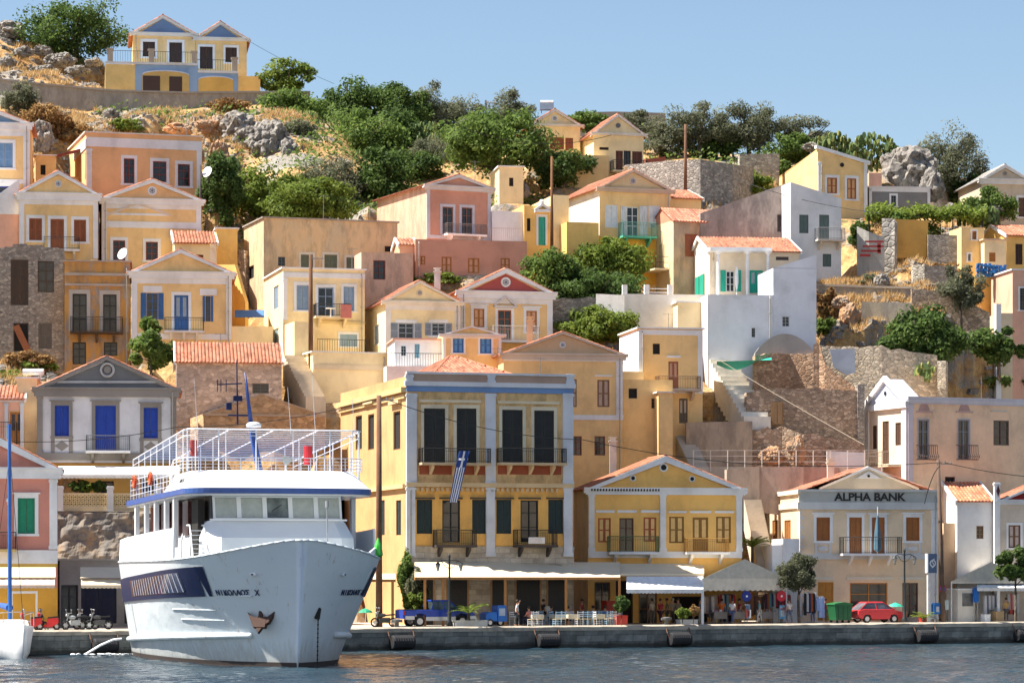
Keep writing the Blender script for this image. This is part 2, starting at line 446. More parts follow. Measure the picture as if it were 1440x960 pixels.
		ty.build('tympanum', tymp or wall or vol['mat'], s.root)
		c = MB(); o = ov;
		kl = (va-ve)/(ua-u0); kr = (va-ve)/(u1-ua)
		for sg, ue, k in ((-1, u0, kl), (1, u1, kr)):
			pe = (ue+sg*o, ve-o*k)
			c.prism([(pe[0], pe[1]+.02), (ua, va), (ua, va-T*1.1), (pe[0], pe[1]-T*.55)], w0-proud, w0+.15)
		c.build('raking_cornice', plaster(trim, .12), s.root)
		h = MB(); h.box(u0-o*.6, w0-proud*.8, ve-Hh, u1+o*.6, w0+.02, ve+.03)
		h.box(u0-o, w0-proud-.06, ve-.10, u1+o, w0-proud*.8-.001, ve+.05)
		h.build('cornice', plaster(trim, .12), s.root)
		if medal:
			cc = medal[0]; r = medal[1]/F*s.o.y; vm = s.uv(*medal[2], w0)[1] if len(medal) > 2 else ve+(va-ve)*.42
			um = s.uv(*medal[2], w0)[0] if len(medal) > 2 else ua
			d = MB(); d.cyl((um, w0-.10, vm), (um, w0+.01, vm), r, r, 20)
			mo = d.build('medallion', plaster(cc, .1), s.root)
			d = MB(); d.cyl((um, w0-.13, vm), (um, w0-.101, vm), r*.6, r*.6, 16)
			for k in range(6):
				a = k*math.pi/3; d.cyl((um+r*.38*math.cos(a), w0-.15, vm+r*.38*math.sin(a)), (um+r*.38*math.cos(a), w0-.131, vm+r*.38*math.sin(a)), r*.14, r*.14, 8, 1)
			d.build('rosette', [paint((.12, .13, .18), .7), paint(cc, .7)], mo)
		if not noroof:
			rf = MB()
			z = .03
			rf.tiles((u0-o, w0-proud*.5, ve-o*kl+z), (u0-o, w1+.2, ve-o*kl+z), (ua, w1+.2, va+z), (ua, w0-proud*.5, va+z))
			rf.tiles((u1+o, w0-proud*.5, ve-o*kr+z), (u1+o, w1+.2, ve-o*kr+z), (ua, w1+.2, va+z), (ua, w0-proud*.5, va+z))
			ro = rf.build('roof', roof, s.root, fix=False)
			rg = MB(); rg.cyl((ua, w0-proud*.5, va+.04), (ua, w1+.2, va+.04), .11, .11, 8); rg.var = [.5]*len(rg.f)
			rg.build('ridge_tiles', roof, ro, fix=True)
	def side_gable(s, vol, rise, ov=.3, trim=WH, roof=M_tile, xr=.5, wall=None):
		"""ridge runs along the facade (u); gable ends left and right"""
		u0, u1, w0, w1, ve = vol['u0'], vol['u1'], vol['w0'], vol['w1'], vol['v1']
		wm = w0+(w1-w0)*xr; va = ve+rise; q = MB(); n = 3
		q.add([(u0, w0, ve+.001), (u0, w1, ve+.001), (u0, wm, va), (u1, w0, ve+.001), (u1, w1, ve+.001), (u1, wm, va)], [(0, 1, 2), (3, 5, 4), (0, 2, 5, 3), (1, 4, 5, 2), (0, 3, 4, 1)])
		q.build('gable', wall or vol['mat'], s.root)
		rf = MB(); k = rise/(wm-w0)
		k2 = rise/(w1-wm)
		rf.tiles((u0-ov*.5, w0-ov, ve-ov*k+.04), (u1+ov*.5, w0-ov, ve-ov*k+.04), (u1+ov*.5, wm, va+.04), (u0-ov*.5, wm, va+.04))
		rf.tiles((u0-ov*.5, w1+ov, ve-ov*k2+.04), (u1+ov*.5, w1+ov, ve-ov*k2+.04), (u1+ov*.5, wm, va+.04), (u0-ov*.5, wm, va+.04))
		rf.build('roof', roof, s.root, fix=False)
		if trim:
			for uu in (u0-.2, u1+.06):
				c = MB()
				c.add([(uu, w0-ov, ve-ov*k-.16), (uu, wm, va-.16), (uu, wm, va+.13), (uu, w0-ov, ve-ov*k+.13), (uu+.14, w0-ov, ve-ov*k-.16), (uu+.14, wm, va-.16), (uu+.14, wm, va+.13), (uu+.14, w0-ov, ve-ov*k+.13)],
                      [(0, 1, 2, 3), (4, 7, 6, 5), (0, 3, 7, 4), (3, 2, 6, 7), (0, 4, 5, 1)])
				c.add([(uu, w1+ov, ve-ov*k2-.16), (uu, wm, va-.16), (uu, wm, va+.13), (uu, w1+ov, ve-ov*k2+.13), (uu+.14, w1+ov, ve-ov*k2-.16), (uu+.14, wm, va-.16), (uu+.14, wm, va+.13), (uu+.14, w1+ov, ve-ov*k2+.13)],
                      [(0, 1, 2, 3), (4, 7, 6, 5), (0, 3, 7, 4), (3, 2, 6, 7), (0, 4, 5, 1)])
				c.build('verge', plaster(trim, .1), s.root)
	def hip(s, vol, rise, ov=.3, inset=0, roof=M_tile):
		u0, u1, w0, w1, ve = vol['u0']+inset, vol['u1']-inset, vol['w0']+inset, vol['w1']-inset, vol['v1']+.02
		wm = (w0+w1)/2; hl = max(.3, ((u1-u0)-(w1-w0))/2); um = (u0+u1)/2
		a, b = (um-hl, wm, ve+rise), (um+hl, wm, ve+rise)
		p = [(u0-ov, w0-ov, ve), (u1+ov, w0-ov, ve), (u1+ov, w1+ov, ve), (u0-ov, w1+ov, ve)]
		rf = MB()
		rf.tiles(p[0], p[1], b, a); rf.tiles(p[1], p[2], b, b); rf.tiles(p[2], p[3], a, b); rf.tiles(p[3], p[0], a, a)
		ro = rf.build('roof', roof, s.root, fix=False)
		rg = MB()
		for q0, q1 in ((p[0], a), (p[1], b), (a, b)): rg.cyl(Vector(q0)+Vector((0, 0, .05)), Vector(q1)+Vector((0, 0, .05)), .1, .1, 6)
		rg.var = [.6]*len(rg.f); rg.build('ridge_tiles', roof, ro)
	def flat(s, vol, par=.5, trim=WH, hpx=None, proud=.15, mat=None, cap=True):
		"""flat roof with parapet"""
		u0, u1, w0, w1, ve = vol['u0'], vol['u1'], vol['w0'], vol['w1'], vol['v1']
		m = mat or vol['mat']; b = MB(); t = .22; z0, z1 = ve+.001, ve+par
		b.box(u0, w0, z0, u1, w0+t, z1); b.box(u0, w1-t, z0, u1, w1, z1)
		b.box(u0, w0+t, z0, u0+t, w1-t, z1); b.box(u1-t, w0+t, z0, u1, w1-t, z1)
		b.build('parapet', m, s.root)
		if trim and cap:
			c = MB(); p = proud; z2 = z1+.12
			c.box(u0-p, w0-p, z1, u1+p, w0+t+.03, z2); c.box(u0-p, w0+t+.03, z1, u0+t+.03, w1, z2); c.box(u1-t-.03, w0+t+.03, z1, u1+p, w1, z2)
			c.build('coping', plaster(trim, .2), s.root)
	def balcony(s, r, ybase, c=WH, out=1.0, w=0., iron=M_iron, brackets=2, slab=.16, bellied=False, bc=None, dense=.13):
		"""r=(x0,ytop,x1) railing; ybase slab top y"""
		x0, yt, x1 = r; u0, u1, v0, v1 = s.rect((x0, yt, x1, ybase), w)
		b = MB(); b.box(u0-.06, w-out-.06, v0-slab, u1+.06, w+.01, v0)
		root = b.build('balcony', plaster(c, .2), s.root)
		for k in range(brackets):
			uc = u0+(u1-u0)*((k+.5)/brackets if brackets > 2 else (.14 if k == 0 else .86)); q = MB()
			q.add([(uc-.09, w-out*.8, v0-slab-.002), (uc+.09, w-out*.8, v0-slab-.002), (uc-.09, w, v0-slab-.002), (uc+.09, w, v0-slab-.002), (uc-.09, w-out*.75, v0-slab-.2), (uc+.09, w-out*.75, v0-slab-.2), (uc-.09, w, v0-slab-.7), (uc+.09, w, v0-slab-.7)],
                  [(0, 1, 3, 2), (0, 4, 5, 1), (4, 6, 7, 5), (0, 2, 6, 4), (1, 5, 7, 3), (2, 3, 7, 6)])
			q.build('bracket', plaster(bc or c, .2), root)
		g = MB(); q0, q1 = w-out, w-.02; H1 = v1-v0
		def line(a, b2):
			a, b2 = Vector(a), Vector(b2); n = max(2, int((b2-a).length/dense))
			g.cyl(a+Vector((0, 0, H1)), b2+Vector((0, 0, H1)), .028, .028, 5); g.cyl(a+Vector((0, 0, .1)), b2+Vector((0, 0, .1)), .018, .018, 4)
			g.cyl(a+Vector((0, 0, H1*.8)), b2+Vector((0, 0, H1*.8)), .014, .014, 4)
			for i in range(n+1):
				p = a.lerp(b2, i/n); r_ = .028 if i in (0, n) else .013
				g.cyl(p, p+Vector((0, 0, H1)), r_, r_, 4, 0, False)
		line((u0, q0, v0), (u1, q0, v0)); line((u0, q0, v0), (u0, q1, v0)); line((u1, q0, v0), (u1, q1, v0))
		g.build('railing', iron, root, fix=False)
		return root
	# final wall with real openings -------------------------------------
	def finish(s):
		vo = s.vols[0]; hv = vo['v1']-vo['vb']
		if vo['u1']-vo['u0'] > 4.5 and hv > 3 and rnd.random() < .75:
			q = MB(); u_ = vo['u1']-.28 if rnd.random() < .6 else vo['u0']+.3; y_ = vo['w0']-.22
			q.cyl((u_, y_, vo['v0']), (u_, y_, vo['v1']-.3), .045, None, 6); q.cyl((u_, y_, vo['v1']-.3), (u_, y_+.2, vo['v1']-.1), .045, None, 6)
			for k in range(3): q.box(u_-.08, y_-.03, vo['vb']+hv*(.2+.3*k), u_+.08, y_+.2, vo['vb']+hv*(.2+.3*k)+.05)
			q.build('downpipe', paint((.40, .37, .33), .6), s.root)
		for vo in s.vols:
			mb = MB(); u0, u1, v0, v1, w0, w1 = (vo[k] for k in ('u0', 'u1', 'v0', 'v1', 'w0', 'w1'))
			def face(a0, a1, holes, X, mi=0):
				hs = [h for h in holes if h[0] < a1 and h[1] > a0 and h[2] < v1 and h[3] > v0]
				hs = [(max(h[0], a0+.01), min(h[1], a1-.01), max(h[2], v0+.01), min(h[3], v1-.01)) for h in hs]
				A = sorted({a0, a1, *[h[0] for h in hs], *[h[1] for h in hs]}); Z = sorted({v0, v1, *[h[2] for h in hs], *[h[3] for h in hs]})
				for i in range(len(A)-1):
					for j in range(len(Z)-1):
						am, zm = (A[i]+A[i+1])/2, (Z[j]+Z[j+1])/2
						if any(h[0] < am < h[1] and h[2] < zm < h[3] for h in hs): continue
						mb.add([X(A[i], 0, Z[j]), X(A[i+1], 0, Z[j]), X(A[i+1], 0, Z[j+1]), X(A[i], 0, Z[j+1])], [(0, 1, 2, 3)], mi)
				for h in hs:
					d = .2; a, b, c, e = h
					vs = [X(a, 0, c), X(b, 0, c), X(b, 0, e), X(a, 0, e), X(a, d, c), X(b, d, c), X(b, d, e), X(a, d, e)]
					mb.add(vs, [(0, 1, 5, 4), (1, 2, 6, 5), (2, 3, 7, 6), (3, 0, 4, 7), (4, 5, 6, 7)], mi)
			fh = [h[2:] for h in s.holes if h[0] == 'F' and abs(h[1]-w0) < .01]
			lh = [h[2:] for h in s.holes if h[0] == 'L' and abs(h[1]-u0) < .01]
			face(u0, u1, fh, lambda a, q, z: (a, w0+q, z))
			face(w0, w1, lh, lambda a, q, z: (u0+q, a, z), 1 if 'smat' in vo else 0)
			mb.add([(u1, w0, v0), (u1, w1, v0), (u1, w1, v1), (u1, w0, v1)], [(0, 1, 2, 3)])
			mb.add([(u0, w1, v0), (u1, w1, v0), (u1, w1, v1), (u0, w1, v1)], [(0, 3, 2, 1)])
			if vo['top']: mb.add([(u0, w0, v1), (u1, w0, v1), (u1, w1, v1), (u0, w1, v1)], [(0, 1, 2, 3)])
			mb.build('wall', [vo['mat'], vo['smat']] if 'smat' in vo else vo['mat'], s.root, fix=False)
		if s.anchor:
			for vo in s.vols:
				if vo.get('noanchor'): continue
				for a in (0, .5, 1):
					for b in (-.6/max(.1, vo['w1']-vo['w0']), .5, 1):
						p = s.o+s.U*(vo['u0']+(vo['u1']-vo['u0'])*a)+s.n*(vo['w0']+(vo['w1']-vo['w0'])*b)
						ANCH.append((p.x, p.y, s.o.z+vo['vb']))
	def footprint(s):
		return [(s, vo) for vo in s.vols]
pY = plaster(YL); pYd = plaster(YD, .3); pYp = plaster(YP, .2); pOR = plaster(OR, .2); pPK = plaster(PK, .25); pCR = plaster(CR, .2)
pWH = plaster(WH, .15); pGR = plaster(GREY, .15)
S_grey = stone((.30, .27, .24), (.42, .38, .33), (.36, .33, .29), 3.6)
S_warm = stone((.42, .29, .20), (.56, .42, .30), (.44, .36, .28), 3.6)
S_pink = stone((.52, .41, .33), (.60, .50, .42), (.66, .55, .46), 2.6, bs=.6)
S_red = stone((.42, .24, .14), (.56, .37, .24), (.42, .32, .24), 3.4)
S_pale = stone((.42, .37, .30), (.52, .47, .39), (.44, .39, .32), 3.2)
conc = worn((.44, .38, .32), (.36, .31, .26), (.52, .43, .34), scale=.5)
# ---- top left: twin house with blue pediments -------------------------------------------------
h = House('house', 'yellow twin house with two blue pediments and blue arches on the hilltop', 'house', 187, 130, 300, 8)
a = h.vol(187, 275, 46, 90, depth=8, w0=4, mat=pY, below=4)
b = h.vol(275.5, 347, 53, 100, depth=8, w0=4, mat=pY, below=4)
TB = plaster((.16, .26, .46), .1)
h.pediment(a, 229, 22, tymp=TB, tw=4, hw=4, trim=(.72, .70, .66)); h.pediment(b, 310, 31, tymp=TB, tw=4, hw=4, trim=(.72, .70, .66))
h.win((201, 59, 218, 80), 'sh', DBR, tr=3.5, w=4); h.win((238, 60, 256, 88), 'dr', DBR, tr=3.5, w=4)
h.win((281, 66, 299, 97), 'dr', DBR, tr=3, w=4); h.win((317, 67, 333, 88), 'sh', DBR, tr=3, w=4)
LB = plaster((.27, .40, .60), .12)
c = h.vol(148, 190, 90, 131, depth=12, w0=0, mat=plaster((.72, .53, .22), .15))
d = h.vol(190.1, 278, 90, 131, depth=3.8, w0=0, mat=LB, top=True)
e = h.vol(278.1, 335, 102, 131, depth=3.8, w0=0, mat=LB)
g = h.vol(335.1, 366, 107, 131, depth=6, w0=0, mat=pYd)
def arch_front(h, x0, x1, yt, ys, yb, w=0., mat=None, dep=.0):
	"""recessed arched opening: dark porch with coloured back wall"""
	u0, u1, v0, v1 = h.rect((x0, yt, x1, yb), w); um = (u0+u1)/2; vs = h.uv((x0+x1)/2, ys, w)[1]
	pts = [(u0, v0)]; n = 14
	for i in range(n+1):
		t = math.pi*(1-i/n); pts.append((um+(u1-u0)/2*math.cos(t), vs+(v1-vs)*math.sin(t)))
	pts.append((u1, v0))
	q = MB(); q.prism(pts, w-.04, w-.004); o = q.build('arch_recess', mat, h.root)
	q = MB(); o2 = 0
	for a_, b_ in zip(pts[1:-2], pts[2:-1]):
		q.obox((Vector((a_[0], w-.08, a_[1]))+Vector((b_[0], w-.08, b_[1])))/2, (Vector((b_[0]-a_[0], 0, b_[1]-a_[1])))*.52, (0, .1, 0), (0, 0, .06))
	q.build('arch_trim', plaster((.55, .62, .72), .1), o); return o
o = arch_front(h, 200, 266, 100, 106, 130, mat=plaster((.60, .42, .16), .1))
for r_ in ((201, 107, 225, 128), (238, 108, 256, 130)): q = MB(); u0, u1, v0, v1 = h.rect(r_); q.box(u0, -.09, v0, u1, -.0401, v1); q.build('porch_window', paint(DBR), o)
arch_front(h, 279, 328, 108, 113, 130, mat=plaster((.66, .42, .12), .1))
h.band((148, 88, 278, 91), .15, (.66, .66, .68), name='coping'); h.band((278.2, 100, 335, 103), .15, (.66, .66, .68), name='coping')
for x, y0, y1 in ((155, 68, 88), (213, 69, 88), (273, 72, 88), (330, 81, 101)):
	q = MB(); u, v = h.uv(x, y1, 0); v2 = h.uv(x, y0, 0)[1]; q.box(u-.28, -.1, v, u+.28, .45, v2-.15); q.box(u-.36, -.18, v2-.15, u+.36, .53, v2)
	q.build('terrace_post', plaster((.42, .36, .30), .3), h.root)
q = MB()
for x0, x1, yt, yb in ((155, 275, 72, 88), (275, 333, 84, 101)):
	u0, u1, v0, v1 = h.rect((x0, yt, x1, yb)); n = int((u1-u0)/.25)
	for i in range(n): q.cyl((u0+i*.25, .2, v0), (u0+i*.25, .2, v1), .018, .018, 4)
	q.cyl((u0, .2, v1), (u1, .2, v1), .03, .03, 4)
q.build('railing', M_iron, h.root)
h.finish()
# ---- far left blue pediment house
h = House('house', 'yellow house with blue pediment and pale blue shutters cut by the left edge', 'house', 42, 300, 264, 4)
a = h.vol(-64, 42, 172, 300, depth=8, mat=pY)
h.pediment(a, -11, 153, tymp=plaster((.20, .32, .48), .1), tw=5, hw=9)
h.frameband(-64, 42, 182, 300, 9)
h.win((-6, 201, 18, 236), 'sh', LBL, (.14, .27, .46), tr=4); h.win((-6, 262, 16, 290), 'gl', NAVY, tr=4)
h.band((-64, 252, 42, 258), .08)
h.finish()
# ---- orange flat house
h = House('house', 'large orange flat-roofed house with white frieze, three windows', 'house', 121, 275, 268, 16)
a = h.vol(121, 284, 192, 275, depth=9, mat=pOR, xs=97)
h.flat(a, .35, trim=(.76, .70, .62))
h.band((121, 196, 284, 209), .08, name='frieze'); h.lband(121, 196, 13, .08)
h.pilasters((125.5, 280), 209, 275, 7)
for r in ((174, 223, 189, 258), (215, 227, 234, 256), (250, 231, 267, 262)):
	h.win(r, 'gl', (.22, .04, .03), tr=4, hood=0)
h.finish()
h = House('house', 'small yellow annex with a dark red lean-to canopy beside the orange house', 'house', 79, 265, 271, 10)
a = h.vol(50, 79, 222, 265, depth=5, mat=pY); h.flat(a, .2)
h.win((57, 232, 64, 246), 'dk', DBR)
v = MB(); u0, u1, v0, v1 = h.rect((80, 207, 122, 224)); v.add([(u0, -.5, v0+.3), (u1, -.5, v1), (u1, 4, v1+.5), (u0, 4, v0+.8), (u0, -.5, v0+.1), (u1, -.5, v1-.2), (u1, 4, v1+.3), (u0, 4, v0+.6)], [(0, 1, 2, 3), (4, 7, 6, 5), (0, 4, 5, 1), (1, 5, 6, 2), (2, 6, 7, 3), (3, 7, 4, 0)])
v.build('canopy', paint((.22, .03, .02)), h.root)
b = h.vol(82, 120, 248, 265, depth=4, w0=1.2, mat=pYd, top=True); h.finish()
# ---- two pedimented yellow houses, left
h = House('house', 'yellow pedimented house with three brown shutters and short balcony above the grey stone ruin', 'house', 27, 362, 256, 9)
a = h.vol(27, 138, 271, 362, depth=9, mat=pY)
b = h.vol(-40, 26.8, 300, 362, depth=8, w0=.6, mat=pPK)
h.pediment(a, 82, 240, tw=5, hw=10, medal=((.72, .72, .72), 5))
h.frameband(27, 138, 281, 363, 7, bottom=False)
h.win((41, 307, 59, 338), 'sh', (.30, .09, .03), tr=4); h.win((71, 308, 90, 353), 'dr', (.30, .09, .03), tr=4); h.win((104, 309, 121, 340), 'sh', (.30, .09, .03), tr=4)
h.balcony((62, 335, 111), 352, out=1.1, iron=M_iron)
u0, u1, v0, v1 = h.rect((-40, 270, 27, 300)); q = MB(); q.add([(u0, .5, v0), (u1, .5, v0), (u1, .5, v1+1.2), (u0, 8, v0), (u1, 8, v0), (u1, 8, v1+1.2)], [(0, 1, 2), (3, 5, 4), (0, 3, 4, 1), (1, 4, 5, 2), (0, 2, 5, 3)]); q.build('side_gable', pWH, h.root)
h.finish()
h = House('house', 'yellow house with orange pediment holding a round rosette and a second raised gable below it', 'house', 143, 366, 258, 9)
a = h.vol(143, 283, 279, 368, depth=9, mat=pY)
h.pediment(a, 214, 252, tymp=pOR, tw=5, hw=8, medal=((.75, .75, .75), 6.5))
h.frameband(143, 283, 287, 368, 7, bottom=False)
h.band((150, 312, 276, 321), .07); h.band((150, 300, 240, 303), .06)
q = MB()
for xa, ya, xb, yb_ in ((150, 303, 193, 286), (193, 286, 240, 303)):
	p, r = h.uv(xa, ya), h.uv(xb, yb_); q.obox(((p[0]+r[0])/2, -.06, (p[1]+r[1])/2), ((r[0]-p[0])/2, 0, (r[1]-p[1])/2), (0, .06, 0), (0, 0, .1))
q.build('raised_gable', plaster((.74, .62, .5)), h.root)
h.win((159, 338, 176, 366), 'gl', (.2, .05, .03), tr=4); h.win((205, 340, 222, 366), 'gl', (.2, .05, .03), tr=4)
h.finish()
h = House('house', 'yellow annex with a small red tiled roof right of the orange pediment house', 'house', 246, 390, 254, 9)
a = h.vol(246, 304, 341, 392, depth=6, mat=pYp)
b = h.vol(304.2, 334, 325, 400, depth=6, w0=2.5, mat=pYd)
h.side_gable(a, 1.4, .3, xr=.7); h.flat(b, .2); h.win((270, 358, 286, 368), 'dk', BRN); h.win((296, 358, 303, 376), 'dk', BRN); h.finish()
# ---- grey stone ruin
h = House('ruined_house', 'roofless dark grey stone house with empty windows and a fallen orange board', 'ruin', 0, 525, 241, 3)
a = h.vol(-60, 90, 352, 528, depth=9, mat=S_grey)
h.win((15, 365, 40, 429), 'sh', (.07, .045, .03), name='window'); h.win((53, 367, 76, 411), 'gl', (.07, .045, .03)); h.win((19, 454, 40, 494), 'dk', DBR); h.win((54, 454, 73, 490), 'sh', (.14, .13, .11))
u0, u1, v0, v1 = h.rect((18, 458, 44, 494)); q = MB(); q.obox(((u0+u1)/2, -.25, (v0+v1)/2), ((u1-u0)/2-.25, 0, -(v1-v0)/2), (0, .06, 0), (.25, 0, .1)); q.build('fallen_board', paint((.32, .11, .04)), h.root)
q = MB(); r2 = random.Random(3); u0, u1, _, _ = h.rect((-60, 350, 90, 360)); ve = a['v1']; x = u0
while x < u1-.3:
	w_ = r2.uniform(.3, .8); z = .25+.25*math.sin(x*.8)+r2.uniform(0, .15); q.box(x, 0, ve+.001, min(x+w_, u1), .55, ve+.001+z); x += w_
q.build('broken_wall_top', S_grey, h.root)
h.finish()
# ---- weathered orange house
wO = worn((.44, .35, .28), (.60, .30, .08), (.62, .34, .10), .42, .5, .55)
h = House('house', 'weathered house of flaking orange and grey plaster with an iron balcony and dark doors', 'house', 90.5, 520, 240, 3)
a = h.vol(90.5, 183, 373, 528, depth=9, mat=wO); h.flat(a, .3, trim=(.46, .36, .28))
h.band((91, 384, 183, 388), .2, (.48, .40, .33)); h.band((91, 399, 183, 402), .12, (.5, .42, .36))
wT = (.52, .46, .40)
for r in ((102, 413, 122, 467), (145, 414, 164, 467)): h.win(r, 'gl', (.03, .03, .025), tr=5, trc=wT, name='door')
h.win((102, 481, 121, 512), 'gl', (.03, .03, .025), name='door'); h.win((146, 481, 165, 500), 'gl', (.03, .03, .025))
h.balcony((100, 447, 172), 467, c=(.10, .07, .05), brackets=3, out=1.2); h.finish()
# ---- yellow house, blue shutters
h = House('house', 'yellow pedimented house with open blue shutters and a blue balcony door', 'house', 185, 488, 240, 6)
a = h.vol(185, 326, 382, 492, depth=9, mat=pY); h.pediment(a, 254, 351, tw=5, hw=9)
h.frameband(185, 326, 391, 477, 8)
sB = (.04, .14, .36)
h.win((206, 412, 222, 449), 'op', (.5, .5, .5), tr=0, leaf=sB); h.band((201, 402, 228, 411), .05, name='lintel')
h.win((245, 415, 265, 466), 'dr', sB, (.3, .35, .4), tr=4); h.win((289, 416, 296, 452), 'op', (.5, .5, .5), leaf=sB); h.band((281, 406, 305, 415), .05, name='lintel')
for fr in [o_ for o_ in h.root.children if o_.name.startswith('window')]:
	for sh in fr.children:
		if sh.name.startswith('shutter'): sh.data.materials[0] = paint(sB, .6); sh.data.materials[1] = louvre(sB)
h.balcony((232, 448, 286), 466, brackets=3, out=1.1)
b = h.vol(326.2, 384, 462, 500, depth=7, w0=.3, mat=pYp); h.flat(b, .2, trim=None)
h.finish()
# ---- stone house with tile roof
h = House('stone_house', 'windowless greyish pink rubble stone house under a strip of red tiles', 'house', 248, 600, 227, 3)
a = h.vol(248, 396, 508, 600, depth=8, mat=S_pink); h.side_gable(a, 1.7, .3)
h.win((355, 539, 378, 553), 'gl', (.1, .1, .1)); h.finish()
h = House('stone_house', 'orange brown stone gable house behind the ferry mast', 'house', 286, 628, 221, 15)
S_or = stone((.56, .34, .17), (.62, .40, .22), (.7, .45, .26), 2.4, bs=.5)
a = h.vol(286, 457, 582, 632, depth=6, mat=S_or, xs=255)
h.pediment(a, 368, 553, wall=S_or, tymp=S_or, trim=(.5, .38, .28), tw=1.5, hw=1.0, ov=.1, noroof=True, proud=.05); h.finish()
# ---- white house with grey pediment and veranda
h = House('house', 'white house with grey pediment, three cobalt blue shutters and grey trim above the veranda', 'house', 52, 640, 213, 3)
W2 = plaster((.66, .66, .68), .12)
a = h.vol(52, 248, 545, 650, depth=9, mat=W2, below=0)
gT = (.27, .25, .23)
h.pediment(a, 150, 501, tymp=plaster((.17, .18, .19), .1), trim=gT, tw=5, hw=12, medal=None)
u, v = h.uv(151, 520); q = MB(); q.ring((u, -.12, v), .46, .09, 20); q.cyl((u, -.11, v), (u, -.04, v), .26, .26, 18, 1); q.build('medallion', [plaster((.5, .5, .5)), plaster(gT)], h.root)
q = MB()
for A_, B_ in (((76, 536), (146, 508)), ((156, 508), (226, 536)), ((80, 537), (222, 537))):
	p, r = h.uv(*A_), h.uv(*B_); q.obox(((p[0]+r[0])/2, -.07, (p[1]+r[1])/2), ((r[0]-p[0])/2, 0, (r[1]-p[1])/2), (0, .04, 0), (0, 0, .08))
q.build('inner_moulding', plaster((.52, .52, .52)), h.root)
h.pilasters((56, 244), 556, 638, 8, c=gT); h.band((52, 637, 248, 647), .14, gT)
cB = (.012, .05, .34)
for r in ((77, 570, 97, 613), (202, 573, 222, 616)):
	h.win(r, 'sh', cB, cB, tr=5, trc=gT, hood=2)
	u0, u1, v0, v1 = h.rect((r[0], r[3]+4, r[2], 636)); q = MB(); um, vm = (u0+u1)/2, (v0+v1)/2; q.prism([(um-.5, vm), (um, vm-.38), (um+.5, vm), (um, vm+.38)], -.03, .0); q.build('diamond_panel', plaster(gT), h.root)
	for s0_, s1_ in ((u0-.27, u0), (u1, u1+.27)): q = MB(); q.box(s0_, -.05, v0-.1, s1_, .02, v1+.2); q.build('panel_frame', plaster(gT), h.root)
h.win((134, 570, 163, 635), 'dr', cB, cB, tr=5, trc=gT, hood=2)
h.balcony((122, 613, 182), 634, out=1.1, iron=paint((.12, .12, .12)), brackets=2, bc=(.2, .18, .16))
h.finish()
# lit yellow side house between
h = House('house', 'narrow cream house wall with a solar tank between the terracotta and white houses', 'house', 24, 640, 216, 4)
a = h.vol(24, 52, 536, 640, depth=8, mat=pYp); h.flat(a, .2); h.finish()
h = House('house', 'small terracotta house with a wooden glazed door left of the cream wall', 'house', -20, 640, 214.5, 3)
a = h.vol(-60, 33, 560, 645, depth=7, mat=pPK); h.side_gable(a, 1.1, .3)
h.pilasters((9, 31), 566, 640, 5, c=(.6, .62, .66)); h.band((-60, 558, 33, 565), .1, (.62, .62, .64))
h.win((14, 579, 32, 624), 'dr', ORB, (.05, .05, .06), tr=1.5, trc=(.6, .4, .2)); h.balcony((-2, 594, 24), 626, out=.9); h.finish()
# ---- pink quay house left
h = House('house', 'pink quayside house with green shutter and white pilaster at the left edge', 'house', -80, 880, 193, 9)
a = h.vol(-130, 81, 657, 880, depth=8, mat=plaster((.62, .27, .21), .15), below=.5)
h.pediment(a, -22, 604, tw=11, hw=15, proud=.4, roof=M_tile)
h.pilasters((75,), 673, 772, 11, proud=.14); h.band((-130, 773, 81, 792), .18); h.band((-130, 792, 81, 797), .1, (.6, .4, .1))
h.win((25, 700, 49, 750), 'sh', (.015, .24, .13), (.015, .24, .13), tr=5, hood=2)
q = MB(); u, v = h.uv(12, 703); q.ball((u, -.18, v), .16); q.cyl((u, -.05, v-.3), (u, 0, v+.1), .07); q.build('wall_lamp', M_white, h.root)
h.balcony((-30, 748, 22), 772, c=(.7, .5, .2), out=1.1)
pOy = plaster((.66, .36, .06), .1)
h.band((-60, 826, 81, 880), .03, (.66, .36, .06), name='ground_floor_panel')
h.win((18, 834, 50, 872), 'gl', (.6, .6, .6), tr=3, name='shop_window'); h.finish()
# ================= CENTRE LEFT =================
wB = worn((.64, .50, .34), (.68, .47, .27), (.72, .53, .33), .4, .55, .35)
h = House('house', 'big old flat-roofed beige house with stained plaster above the light blue shutter house', 'house', 371, 420, 252, 18)
a = h.vol(371, 559, 309, 425, depth=9, mat=wB, xs=343)
h.flat(a, .15, trim=(.36, .31, .27))
for r in ((423, 358, 440, 378), (456, 358, 474, 380), (487, 362, 503, 383)): h.win(r, 'sh', (.12, .14, .10), (.10, .12, .09), tr=3, trc=(.6, .55, .48))
h.win((541, 346, 551, 354), 'dk', DBR)
h.win((391, 361, 401, 374), 'gl', (.1, .1, .1))
h.win((349, 374, 357, 392), 'dk', DBR, face='L', u=a['u0'])
h.finish()
wP = worn((.70, .52, .40), (.64, .44, .32), (.74, .60, .46), .4, .6, .5)
h = House('house', 'pale pink block house with one barred brown window', 'house', 508, 430, 248, 14)
a = h.vol(508, 581, 357, 432, depth=6, mat=wP, xs=504); h.flat(a, .15, trim=None)
h.win((525, 366, 542, 393), 'gl', (.15, .04, .03), tr=0); h.finish()
h = House('house', 'yellow house with light blue shutters and a pink cloth hung on its balcony', 'house', 398, 480, 239, 14)
a = h.vol(398, 513, 381, 480, depth=8, mat=pYp, xs=371, below=8)
h.flat(a, .2, trim=WH)
h.band((398, 384, 513, 391), .06); h.pilasters((401,), 391, 450, 5)
